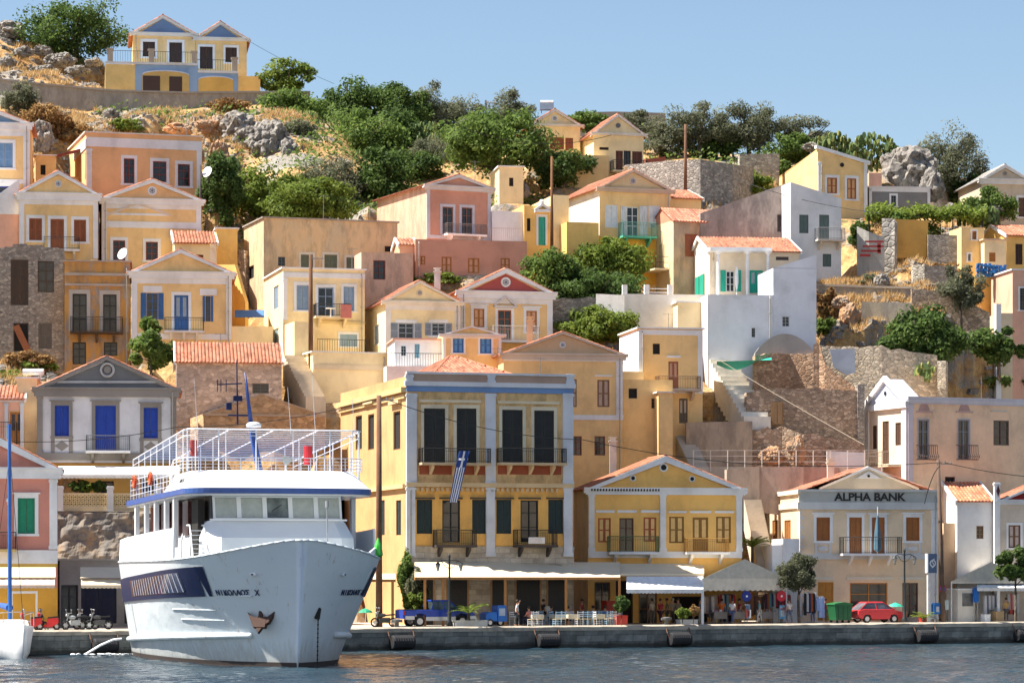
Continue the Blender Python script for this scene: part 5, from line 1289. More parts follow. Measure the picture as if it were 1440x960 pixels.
# ================= FREE-STANDING WALLS =================
def wallstrip(name, pts, th, mat, label, cat='wall', cap=None, group=None, jag=0., drop=1.5, sub=6):
	"""pts: (px, ytop, ybottom, D); a wall following the line"""
	q = MB(); P3 = []
	for k in range(len(pts)-1):
		for i in range(sub+(1 if k == len(pts)-2 else 0)):
			t = i/sub; a_ = [pts[k][n]+(pts[k+1][n]-pts[k][n])*t for n in range(4)]
			top = P(a_[0], a_[1], a_[3]); bot = P(a_[0], a_[2], a_[3]); P3.append((top, bot))
	o = Vector(P3[0][1]); n = len(P3)
	d = (P3[-1][0]-P3[0][0]); d.z = 0; d.normalize(); nn = Vector((-d.y, d.x, 0))*th
	for i, (t_, b_) in enumerate(P3):
		j = jag*(noise.noise(Vector((i*.9, pts[0][0], 0)))) if jag else 0
		for p in (t_+Vector((0, 0, j)), t_+nn+Vector((0, 0, j)), b_+nn-Vector((0, 0, drop)), b_-Vector((0, 0, drop))): q.v.append(tuple(p-o))
	for i in range(n-1):
		for k in range(4):
			a_ = i*4+k; b2 = i*4+(k+1) % 4; q.f.append((a_, b2, b2+4, a_+4)); q.m.append(0)
	q.f += [(0, 1, 2, 3), (n*4-1, n*4-2, n*4-3, n*4-4)]; q.m += [0, 0]
	ob = q.build(name, mat, None, loc=o); tag(ob, label, cat, group)
	if cap:
		c = MB()
		for i, (t_, b_) in enumerate(P3):
			for p in (t_-nn*.3, t_+nn*1.3, t_+nn*1.3+Vector((0, 0, .18)), t_-nn*.3+Vector((0, 0, .18))): c.v.append(tuple(p-o+Vector((0, 0, .002))))
		for i in range(n-1):
			for k in range(4):
				a_ = i*4+k; b2 = i*4+(k+1) % 4; c.f.append((a_, b2, b2+4, a_+4)); c.m.append(0)
		c.f += [(0, 1, 2, 3), (n*4-1, n*4-2, n*4-3, n*4-4)]; c.m += [0, 0]; c.build('coping', cap, ob)
	return ob
gw = 'terrace and garden walls on the hillside'
wallstrip('retaining_wall', [(-20, 111, 152, 291), (60, 120, 165, 292), (160, 129, 168, 293.5), (262, 132, 160, 295), (345, 131, 150, 297), (436, 131, 150, 299)], .6, conc, 'long grey brown concrete retaining wall under the twin house with blue pediments', cap=plaster((.40, .35, .30), .3), group=gw)
S_or2 = stone((.26, .15, .09), (.36, .22, .13), (.26, .18, .13), 1.8)
rockm = worn((.20, .18, .16), (.27, .22, .17), (.42, .26, .13), .42, .55, .9)
q = MB(); o_ = P(60, 800, 207.5); ni, nj = 90, 22
for i in range(ni+1):
	for j in range(nj+1):
		p = P(60+270*i/ni, 800-82*j/nj, 207.5+1.5*i/ni)-o_; v_ = Vector((p.x*.45, 3, p.z*.6)); dd = .5*noise.noise(v_)+.4*abs(noise.noise(v_*2.1))+.12*noise.noise(v_*6); p.y += -dd*(1 if j < nj else .2)-.3+.9*(j/nj); q.v.append(tuple(p))
for i in range(ni):
	for j in range(nj): a_ = i*(nj+1)+j; q.f.append((a_, a_+nj+1, a_+nj+2, a_+1)); q.m.append(0)
p0, p1 = P(60, 718, 208)-o_, P(330, 720, 209.5)-o_; q.add([p0+Vector((0, 0, 0)), p1, p1+Vector((0, 4, 0)), p0+Vector((0, 4, 0))], [(0, 1, 2, 3)])
tag(q.build('rock_retaining_wall', rockm, None, loc=o_, fix=False), 'tall grey rock retaining wall between the pink house and the ferry', 'wall', gw)
wallstrip('round_stone_wall', [(880, 232, 262, 270), (940, 226, 268, 267), (985, 224, 275, 265.5), (1030, 231, 262, 268), (1060, 236, 258, 273)], .6, S_grey, 'curved dry stone retaining wall with a wooden pole in front', group=gw)
wallstrip('stone_wall', [(1040, 217, 236, 277), (1096, 216, 236, 278)], .5, S_pale, 'pale rubble wall on the skyline right of the curved stone wall', group=gw)
wallstrip('brick_wall', [(908, 224, 238, 276), (936, 220, 236, 277)], .4, paint((.36, .10, .06), .9), 'short red painted wall beside the right skyline house', group=gw)
wallstrip('skyline_wall', [(812, 158, 175, 302), (866, 157, 175, 302), (936, 159, 175, 302)], .5, plaster((.28, .25, .22)), 'plain dark grey wall on the skyline behind the two pale yellow houses', group=gw)
cw = worn((.42, .36, .29), (.50, .41, .29), (.46, .39, .31), .45, .6, .7)
wallstrip('terrace_wall', [(1149, 402, 415, 250), (1230, 405, 419, 249.5), (1282, 406, 424, 249)], .4, cw, 'long low grey terrace wall directly below the white house with grey green shutters', cap=plaster((.46, .38, .3), .3), group=gw)
wallstrip('terrace_wall', [(1212, 424, 446, 246.5), (1250, 425, 449, 246.3), (1282, 426, 448, 246)], .4, cw, 'short grey concrete terrace wall above the dark fig tree', group=gw)
wallstrip('rubble_wall', [(1282, 406, 446, 248), (1330, 408, 448, 248), (1392, 440, 462, 248)], .6, S_warm, 'brown rubble terrace wall behind the grey green olive bush', group=gw, jag=.3)
wallstrip('dry_stone_wall', [(1284, 372, 406, 252.5), (1300, 373, 406, 252), (1345, 374, 404, 253)], .6, S_pale, 'dry stone wall with a square corner left of the grey green olive bush', group=gw, jag=.25)
wallstrip('dry_stone_wall', [(1305, 330, 362, 259), (1352, 331, 362, 259)], .5, S_grey, 'dry stone wall beneath the vine pergola', group=gw)
wallstrip('graffiti_wall', [(1205, 318, 376, 256.5), (1222, 326, 376, 256), (1243, 333, 378, 256)], .5, worn((.50, .48, .44), (.44, .41, .37), (.52, .5, .46), .45, .6, .9), 'pale crumbling wall with red painted stripes right of the white house', group=gw)
wallstrip('ruined_wall', [(1240, 307, 375, 257.5), (1254, 307, 375, 257.2), (1258, 312, 372, 257)], .7, stone((.36, .33, .3), (.44, .41, .37), (.42, .39, .35), 1.6), 'upright stump of ruined wall below the vine pergola', group=gw)
p = P(1228, 352, 255.7)
q = MB()
for dx, dz, wd, hh in ((.1, .55, 1.6, .16), (0, .15, 1.8, .15), (-.2, -.25, 1.7, .17), (-.7, -.65, .9, .22), (.5, -.4, .3, .9)): q.box(dx-wd/2, 0, dz, dx+wd/2, .03, dz+hh)
tag(q.build('painted_stripes', paint((.42, .05, .04), .8), None, loc=P(1228, 350, 255.2)), 'red paint stripes daubed on the crumbling pale wall', 'graffiti')
wallstrip('orange_wall', [(1258, 308, 338, 259), (1305, 310, 338, 259.5)], .4, plaster((.66, .38, .10)), 'orange painted garden wall shaded by the vine pergola', group=gw)
wallstrip('terrace_wall', [(1150, 487, 540, 238), (1240, 487, 545, 237), (1318, 500, 545, 237)], .5, stone((.46, .38, .29), (.58, .48, .36), (.50, .42, .32), 3), 'crumbling brown terrace wall under the dark fig tree', group=gw, jag=.3)
q = MB(); pts = [P(1167, 491, 236.9), P(1202, 490, 236.7), P(1203, 524, 236.7), P(1190, 527, 236.8), P(1172, 516, 236.9)]; o_ = pts[0]
q.add([p-o_ for p in pts]+[p-o_+Vector((0, .1, 0)) for p in pts], [(0, 1, 2, 3, 4), (9, 8, 7, 6, 5)]+[(i, (i+1) % 5, (i+1) % 5+5, i+5) for i in range(5)])
tag(q.build('plaster_patch', plaster((.32, .35, .42)), None, loc=o_), 'bluish grey plastered patch on the brown terrace wall', 'wall')
wallstrip('stone_pillar', [(1318, 507, 545, 236.5), (1330, 507, 545, 236.3)], 1.0, S_pale, 'stone pillar stump at the end of the brown terrace wall', group=gw)
# ruins
wallstrip('ruin_wall', [(1062, 500, 545, 235), (1085, 496, 545, 236), (1110, 498, 545, 237), (1152, 496, 545, 236.5)], .6, S_red, 'upper red brown ruin wall beneath the grey concrete vault', group=gw, jag=.2)
wallstrip('ruin_wall', [(1144, 484, 545, 234.5), (1152, 482, 545, 234.5), (1160, 512, 545, 234.2), (1180, 528, 545, 234), (1207, 546, 550, 233.8)], .7, S_red, 'stepped broken end of the ruin sloping down to the right', group=gw, jag=.3)
wallstrip('stone_wall', [(1050, 552, 625, 232), (1080, 546, 625, 232.3), (1140, 546, 628, 232.8), (1208, 549, 628, 233.4)], .8, S_warm, 'large brown stone wall with a wooden door above the white fence', group=gw, sub=3)
wallstrip('stone_pillar', [(1206, 540, 628, 233.2), (1216, 540, 628, 233.3)], .9, S_grey, 'tall grey stone corner pillar beside the long pinkish house', group=gw)
q = MB(); q.box(-.47, 0, -1.75, .47, .14, 0, 0); q.box(-.36, -.03, -1.7, -.04, 0, -.08, 1); q.box(.04, -.03, -1.7, .36, 0, -.08, 1)
d_ = q.build('wooden_door', [paint((.26, .15, .06)), louvre((.24, .13, .05))], None, loc=P(1093, 565, 231.9)); tag(d_, 'weathered two-leaf wooden door in the large brown stone wall', 'door')
wallstrip('rubble_bank', [(1058, 604, 655, 230.5), (1100, 600, 655, 230.6), (1130, 610, 655, 230.2), (1215, 622, 655, 231)], 1.4, stone((.44, .28, .17), (.56, .42, .30), (.40, .30, .22), 3), 'orange brown rubble bank behind the white fence', group=gw, jag=.5)
wallstrip('concrete_wall', [(965, 594, 660, 229.5), (1000, 593, 662, 229.6), (1058, 592, 660, 230)], .5, worn((.44, .35, .27), (.50, .38, .27), (.54, .36, .22), .42, .6, .8), 'stained concrete wall beside the narrow stairs', group=gw)
wallstrip('white_wall', [(1163, 634, 655, 229), (1217, 636, 656, 229)], .4, plaster((.66, .62, .62)), 'low whitish wall behind the fence next to the pinkish house', group=gw)
wallstrip('concrete_wall', [(1068, 656, 692, 226), (1130, 656, 700, 226), (1180, 657, 700, 226.5)], .5, worn((.50, .38, .31), (.44, .33, .27), (.54, .42, .33), .4, .6, .7), 'dull pink concrete wall behind the bank roof', group=gw)
wallstrip('concrete_wall', [(1022, 660, 700, 225), (1068, 655, 700, 225.7)], .5, worn((.56, .47, .38), (.48, .4, .32), (.5, .36, .24), .42, .6, .7), 'cream stained wall right of the double yellow house roof', group=gw)
q = MB()   # concrete vault
pts = []
for i in range(15):
	t = i/14; x = 1062+(1150-1062)*t; y = 496-27*math.sin(math.pi*min(1, t*1.05))**.8
	pts.append((P(x, y, 237)-P(1062, 500, 237)))
base = [(p.x, p.z) for p in pts]; q.prism([(base[0][0], -3)]+base+[(base[-1][0], -3)], 0, 1.5)
tag(q.build('concrete_vault', plaster((.30, .28, .27), .3), None, loc=P(1062, 500, 237)), 'rounded grey concrete vault against the tall white wall', 'vault')
wallstrip('stone_wall', [(770, 420, 446, 243), (840, 418, 448, 243.5)], .5, S_grey, 'dark rubble garden wall between the green trees in the centre', group=gw, jag=.2)
wallstrip('white_wall', [(838, 413, 450, 242.5), (878, 415, 462, 242)], .4, plaster((.72, .70, .68), .2), 'curved whitewashed garden wall left of the white terrace', group=gw)
wallstrip('stone_wall', [(560, 392, 402, 250), (640, 388, 398, 250.5), (690, 386, 400, 250.5)], .5, S_grey, 'low stone wall at the foot of the salmon wing', group=gw)
wallstrip('brown_wall', [(327, 350, 400, 258), (345, 352, 425, 257)], .5, S_warm, 'narrow brown stone wall beside the big beige house', group=gw)
wallstrip('yellow_wall', [(300, 372, 388, 250), (330, 372, 470, 249), (345, 425, 470, 248)], .4, pYd, 'yellow garden wall beside the blue awning terrace', group=gw)
# stairs
def stairs(name, label, x0, y0, D0, x1, y1, D1, width, n, mat, sidewall=True, d=Vector((1, 0, 0))):
	a_, b_ = P(x0, y0, D0), P(x1, y1, D1); q = MB(); d = (Vector((b_.x-a_.x, b_.y-a_.y, 0))); L_ = d.length; d.normalize(); s_ = Vector((-d.y, d.x, 0))
	if s_.x < 0: s_ = -s_
	for i in range(n):
		z1 = (b_.z-a_.z)*(i+1)/n; c = d*(L_*(i+.5)/n)+s_*(width/2); q.obox(c+Vector((0, 0, z1-1.2)), d*(L_/n/2+.001), s_*(width/2), Vector((0, 0, 1.2)))
	return tag(q.build(name, mat, None, loc=a_), label, 'stairs', 'outdoor stairs')
stairs('stairs', 'bright white stairs climbing beside the tall blank white wall', 1046, 592, 231, 992, 500, 240, 2.2, 15, plaster((.74, .70, .62), .3))
stairs('stairs', 'narrow grey stairs between the yellow wall and the stained concrete wall', 972, 660, 226.5, 942, 597, 232, 1.4, 20, plaster((.50, .46, .40), .3))
stairs('stairs', 'pale stone stairs right of the double yellow quay house', 1064, 790, 219, 1046, 702, 225, 1.3, 24, plaster((.62, .54, .44), .3))
stairs('stairs', 'cream stairs beside the wooden pole in front of the sunlit stair house', 430, 562, 229, 398, 500, 235, 1.6, 14, plaster((.66, .56, .42), .3))
# white fence
q = MB(); pts = []
for i in range(12):
	x = 975+(1240-975)*i/11; t_ = P(x, 633, 226.8); b_ = P(x, 657, 226.8); o_ = P(975, 657, 226.8); pts.append((t_-o_, b_-o_)); q.cyl(t_-o_, b_-o_-Vector((0, 0, .3)), .045, .045, 5)
for k in (0, .33, .66):
	for a_, b_ in zip(pts[:-1], pts[1:]): q.cyl(a_[0].lerp(a_[1], k), b_[0].lerp(b_[1], k), .025, .025, 4)
tag(q.build('fence', paint((.70, .62, .54)), None, loc=P(975, 657, 226.8)), 'thin whitish pipe fence along the path above the bank', 'fence')
tag(wallstrip('path_wall', [(965, 656, 664, 227), (1100, 656, 668, 227), (1242, 657, 680, 227)], .8, plaster((.55, .47, .38), .3), 'cream kerb wall carrying the pipe fence'), group=gw)
# ================= ROCKS =================
def rock_mesh(seed, sub=3, amp=.38, fl=.8):
	bm = bmesh.new(); bmesh.ops.create_icosphere(bm, subdivisions=sub, radius=1)
	for v in bm.verts:
		n = v.co.normalized(); s = Vector((seed*7.1, seed*3.3, seed));
		c = noise.cell(n*2.1+s); k = 1+amp*noise.noise(n*1.3+s)+amp*.9*(noise.voronoi(Vector((n.x*2.6, n.y*2.6, n.z*1.5))+s)[0][0]-.4)-.16*max(0, .22-(lambda d: d[1]-d[0])(noise.voronoi(Vector((n.x*3.4, n.y*3.4, n.z*1.3))+s)[0]))*4+.07*noise.noise(n*7+s)+.04*noise.noise(n*15+s)
		v.co = n*k; v.co.z *= fl
	me = bpy.data.meshes.new('rock'); bm.to_mesh(me); bm.free(); return me
m, nt, b = newmat('limestone'); v = coords(nt); n1 = noise_n(nt, v, .9, 9, .7); n2 = noise_n(nt, coords(nt, (2.2, 2.2, .5)), 1.4, 7, .7)
cc = ramp(nt, n1, [(.3, (.11, .10, .09)), (.45, (.24, .22, .20)), (.6, (.34, .31, .27)), (.75, (.34, .23, .14))])
cc = mix(nt, ramp(nt, n2, [(.38, (1, 1, 1)), (.47, (0, 0, 0))]), cc, (.07, .06, .055))
L(nt, cc, b.inputs['Base Color']); b.inputs['Roughness'].default_value = .95; bump(nt, b, mix(nt, .5, n1, n2), 1, .3); M_rock = m
RK = [rock_mesh(i, 5 if i < 3 else 4) for i in range(6)]
for me in RK: me.materials.append(M_rock)
def rock(x, y, D, wpx, hpx, label, k=None, rz=None, deep=1.):
	k = rnd.randrange(6) if k is None else k
	me_ = RK[k]
	if 'rust' in label or 'orange' in label or 'reddish' in label:
		me_ = me_.copy(); me_.materials.clear(); me_.materials.append(worn((.34, .27, .21), (.50, .26, .12), (.44, .32, .22), .42, .56, .9))
	o = bpy.data.objects.new('boulder', me_); col.objects.link(o); o.location = P(x, y, D)
	o.scale = (wpx/2/F*D, wpx/2/F*D*deep, hpx/2/F*D/.8); o.rotation_euler = (0, 0, rnd.uniform(0, .6) if rz is None else rz)
	return tag(o, label, 'rock', 'boulders on the hillside')
for x, y, D, w_, h_, lb in (
 (372, 205, 281, 78, 66, 'huge grey fissured boulder left of the green trees'), (335, 180, 283, 60, 40, 'pale cracked rock to the upper left of the huge fissured boulder'),
 (405, 222, 279, 36, 46, 'steep grey rock slab at the right side of the huge fissured boulder'), (300, 178, 284, 44, 26, 'low pale rock outcrop above the orange flat-roofed house corner'),
 (250, 182, 282, 40, 16, 'long flat rock below the retaining wall above the orange house'), (310, 222, 277, 30, 44, 'upright grey rock just right of the orange flat-roofed house'),
 (15, 44, 316, 44, 26, 'grey boulder on the skyline at the left edge'), (34, 73, 311, 24, 15, 'rounded boulder in dry grass left of the big dark tree'), (10, 88, 308, 22, 16, 'grey boulder near the left edge above the wall'),
 (62, 72, 312, 26, 14, 'pale boulder directly under the dark skyline tree'), (85, 85, 309, 38, 20, 'broad pale rock below the dark skyline tree'), (62, 100, 304, 34, 16, 'flat pale rock just above the retaining wall'),
 (110, 100, 305, 30, 14, 'pale rubble rock left of the twin house terrace'), (132, 88, 308, 22, 12, 'small rock against the terrace of the twin house'), (60, 192, 279, 34, 42, 'dark fissured rock between two yellow houses at the left'),
 (156, 160, 286, 20, 14, 'white rock under the retaining wall'), (1282, 240, 277, 74, 62, 'big folded grey boulder beside the large olive tree'), (1262, 228, 279, 40, 34, 'left shoulder of the big folded boulder group'), (1310, 262, 274, 34, 44, 'lower right rock of the folded boulder group'),
 (1196, 445, 245.5, 26, 34, 'grey and rusty boulder standing on the dry terrace'), (1183, 425, 246.5, 24, 18, 'reddish rock above the rusty boulder'), (1240, 395, 251, 22, 20, 'grey rock at the foot of the crumbling wall'), (1362, 478, 245, 22, 20, 'whitish rock between the two dark bushes on the right'),
 (1145, 207, 284, 30, 14, 'pale rock on the skyline behind the sloping-roofed yellow house'), (1337, 292, 271, 18, 12, 'small white rock under the large olive tree'), (1400, 300, 272, 40, 22, 'pale rubble rock right of the vine pergola'), (760, 412, 246, 26, 20, 'rock under the central green trees'),
 (1085, 640, 229.9, 30, 24, 'orange brown boulder in the rubble bank behind the fence'), (1120, 632, 229.8, 26, 34, 'tall rusty boulder in the rubble bank behind the fence'), (735, 268, 270, 20, 20, 'cream rock beside the olive trunk')):
	rock(x, y, D, w_, h_, lb)
# loose rubble and dry grass: nobody could count it
def zone_pts(zones, n):
	out_ = []
	for (x0, y0, x1, y1, D0, D1, k) in zones:
		for i in range(int(n*k)):
			x, D = rnd.uniform(x0, x1), rnd.uniform(D0, D1); X = (x-CX)/F*D; out_.append((X, D, ground(X, D)))
	return out_
ZN = [(-20, 0, 150, 0, 298, 318, 1.6), (30, 0, 130, 0, 273, 290, 1.), (130, 0, 440, 0, 279, 294, 1.6), (1148, 0, 1290, 0, 236, 256, 2.0), (1290, 0, 1440, 0, 236, 258, 1.6), (1210, 0, 1440, 0, 258, 270, .8), (-10, 0, 90, 0, 229, 238, .8), (880, 0, 1100, 0, 264, 284, .7), (1000, 0, 1220, 0, 227, 232, .8), (290, 0, 340, 0, 255, 280, .6), (760, 0, 870, 0, 238, 250, .5)]
def inside(X, Y):
	for o_, U_, n_, a0, a1, b0, b1, zb in FPS:
		dx, dy = X-o_.x, Y-o_.y
		u_ = dx*U_.x+dy*U_.y; w_ = dx*n_.x+dy*n_.y
		if a0+.2 < u_ < a1-.2 and b0+1.9 < w_ < b1: return True
	return False
q = MB(); q.var = []
for X, Y, Z in zone_pts(ZN, 520):
	if inside(X, Y): continue
	s = rnd.uniform(.08, .26)*(1.5 if rnd.random() < .12 else 1)
	q.obox((X, Y, Z+s*.2), (s*rnd.uniform(.7, 1.3), s*rnd.uniform(-.5, .5), s*rnd.uniform(-.3, .3)), (-s*.4, s*rnd.uniform(.6, 1.1), s*.2), (s*rnd.uniform(-.3, .3), 0, s*rnd.uniform(.4, .8)))
q.var = None
tag(q.build('loose_rubble', M_rock, None, fix=False), 'loose rubble stones scattered over the dry hillside', 'rubble', kind='stuff')
def attr_mat(name, stops, rough=.8, trans=0.):
	m, nt, b = newmat(name); a = nt.nodes.new('ShaderNodeAttribute'); a.attribute_name = 'var'
	L(nt, ramp(nt, a.outputs['Fac'], stops), b.inputs['Base Color']); b.inputs['Roughness'].default_value = rough; b.inputs['Specular IOR Level'].default_value = .15
	if trans:
		t = nt.nodes.new('ShaderNodeBsdfTranslucent'); L(nt, ramp(nt, a.outputs['Fac'], [(p, sc3(c, 1.5)) for p, c in stops]), t.inputs[0])
		mx = nt.nodes.new('ShaderNodeMixShader'); mx.inputs[0].default_value = trans; L(nt, b.outputs[0], mx.inputs[1]); L(nt, t.outputs[0], mx.inputs[2])
		L(nt, mx.outputs[0], [n for n in nt.nodes if n.type == 'OUTPUT_MATERIAL'][0].inputs[0])
	return m
M_dry = attr_mat('dry_grass', [(0, (.26, .16, .07)), (.5, (.50, .33, .15)), (1, (.66, .50, .28))], .9, .35)
q = MB(); q.var = []
for X, Y, Z in zone_pts(ZN, 2600):
	if inside(X, Y) or noise.noise(Vector((X*.25, Y*.25, 1))) < (-.22 if X > 20 else .02): continue
	base = rnd.random()
	for k in range(5):
		a = rnd.uniform(0, 6.28); l = rnd.uniform(.2, .7); dx, dy = math.cos(a), math.sin(a); bx, by = X+rnd.uniform(-.2, .2), Y+rnd.uniform(-.2, .2)
		q.add([(bx-dy*.05, by+dx*.05, Z-.05), (bx+dy*.05, by-dx*.05, Z-.05), (bx+dx*l*.6, by+dy*l*.6, Z+l)], [(0, 1, 2)]); q.var.append(min(1, max(0, base*.6+rnd.random()*.4)))
tag(q.build('dry_grass', M_dry, None, fix=False), 'dry orange grass on the terraces and the hilltop', 'grass', kind='stuff')
# ================= TREES =================
KM = {
 'dense': attr_mat('foliage_dense', [(0, (.035, .058, .018)), (.5, (.07, .12, .03)), (1, (.13, .19, .05))], .6, .4),
 'med': attr_mat('foliage_mid', [(0, (.055, .09, .02)), (.5, (.11, .17, .04)), (1, (.18, .25, .06))], .6, .42),
 'bright': attr_mat('foliage_bright', [(0, (.06, .09, .015)), (.5, (.13, .18, .03)), (1, (.21, .26, .055))], .6, .4),
 'olive': attr_mat('foliage_olive', [(0, (.07, .08, .045)), (.5, (.14, .15, .09)), (1, (.22, .23, .15))], .6, .4),
 'dry': attr_mat('foliage_dry', [(0, (.14, .07, .03)), (.5, (.26, .15, .06)), (1, (.36, .24, .10))], .8, .2)}
M_bark = stone((.10, .075, .055), (.17, .13, .10), (.07, .05, .04), 3., stretch=.4)
def crown(kind, rx, ry, rz, area, seed, leaf=.15, density=1.):
	r_ = random.Random(seed); q = MB(); q.var = []
	nc = int(28+rx*ry*1.6); nc = min(nc, 60); cl = []
	for i in range(nc):
		while True:
			p = Vector((r_.uniform(-1, 1), r_.uniform(-1, 1), r_.uniform(-1, 1)))
			if .25 < p.length < 1: break
		p = p.normalized()*(p.length**.45)*r_.uniform(.72, .92) if i > nc*.25 else p*.5
		if p.z < -.3: p.z *= .75
		cl.append((p, r_.uniform(.16, .34), r_.random()))
	n = int(min(11000, max(500, area*1.6*density)))
	for i in range(n):
		p, cr, cv = cl[r_.randrange(nc)]
		d = Vector((r_.gauss(0, 1), r_.gauss(0, 1), r_.gauss(0, 1))).normalized(); rr = cr*(r_.random()**.33)*r_.choice((1, 1, 1, 1.22))
		c = p+d*rr; c = Vector((c.x*rx, c.y*ry, c.z*rz))
		nrm = (d+Vector((r_.gauss(0, .6), r_.gauss(0, .6), r_.gauss(0, .6)+.35))).normalized()
		a = nrm.orthogonal().normalized(); b_ = nrm.cross(a); t = r_.uniform(0, 6.28); a, b_ = a*math.cos(t)+b_*math.sin(t), b_*math.cos(t)-a*math.sin(t)
		s = leaf*r_.uniform(.6, 1.35); s2 = s*(.38 if kind == 'olive' else .6)
		q.add([c-a*s, c-b_*s2+nrm*s*.1, c+a*s, c+b_*s2+nrm*s*.1], [(0, 1, 2, 3)]); q.var.append(min(1, max(0, cv*.55+r_.random()*.5-.02)))
	return q
def tree(x, y, wpx, hpx, D, kind, label, ybase=None, cat='tree', name=None, trunk=True, leaf=None, density=1., tx=None, group='trees and shrubs on the hillside'):
	if D > 222 and ybase is None:
		for i in range(30):
			pb_ = P(x, y+hpx*.42, D+i*.5)
			if ground(pb_.x, pb_.y) >= pb_.z-.25: D = D+i*.5; break
	c = P(x, y, D); k_ = 1.3 if D > 222 else 1.08; rx, rz = wpx/2/F*D*k_, hpx/2/F*D*k_; ry = max(rx*.75, 1.)
	yb = ybase if ybase is not None else y+hpx*.5
	bx = P(tx or x, yb, D); zb = bx.z
	g = ground(bx.x, bx.y) if D > 222 else 1.5
	if ybase is None:
		zb = min(g, c.z-rz*.55) if D > 222 else 1.5
		tp, bt = c.z+rz, min(c.z-rz, zb+.1*(c.z+rz-zb)); bt = max(bt, c.z-rz*2.2); c.z, rz = (tp+bt)/2, (tp-bt)/2; hpx *= (tp-bt)/max(.1, 2*hpx/2/F*D*k_)
	root = thing(name or ('tree' if cat == 'tree' else 'shrub'), (bx.x, bx.y, zb), label, cat, group)
	cr = crown(kind, rx, ry, rz, wpx*hpx, int(x*31+y), leaf or (.17 if kind != 'olive' else .16), density)
	o = cr.build('crown', KM[kind], root, loc=Vector(c)-Vector(root.location), fix=False)
	if cat == 'plant' or (cat == 'shrub' and D > 222): trunk = False
	t = MB(); top = Vector(c)-Vector(root.location); r_ = random.Random(int(x)); th = max(.05, rx*.05)
	mid = Vector((top.x*.5+r_.uniform(-.2, .2), 0, top.z*.45));
	if not trunk: mid = top*.9; th *= .5
	t.cyl((0, 0, -1.5), mid, th*1.4, th, 8); t.cyl(mid, top*.98, th, th*.55, 7)
	for k in range(7):
		a = k*.9+r_.random(); e = top+Vector((math.cos(a)*rx*.7, math.sin(a)*ry*.7, rz*r_.uniform(-.3, .6))); s = mid.lerp(top, r_.uniform(.1, .9)); m_ = s.lerp(e, .5)+Vector((0, 0, -.08*rz))
		t.cyl(s, m_, th*.5, th*.35, 5); t.cyl(m_, e, th*.35, th*.12, 5)
	t.build('trunk', M_bark, root, smooth=True); return root
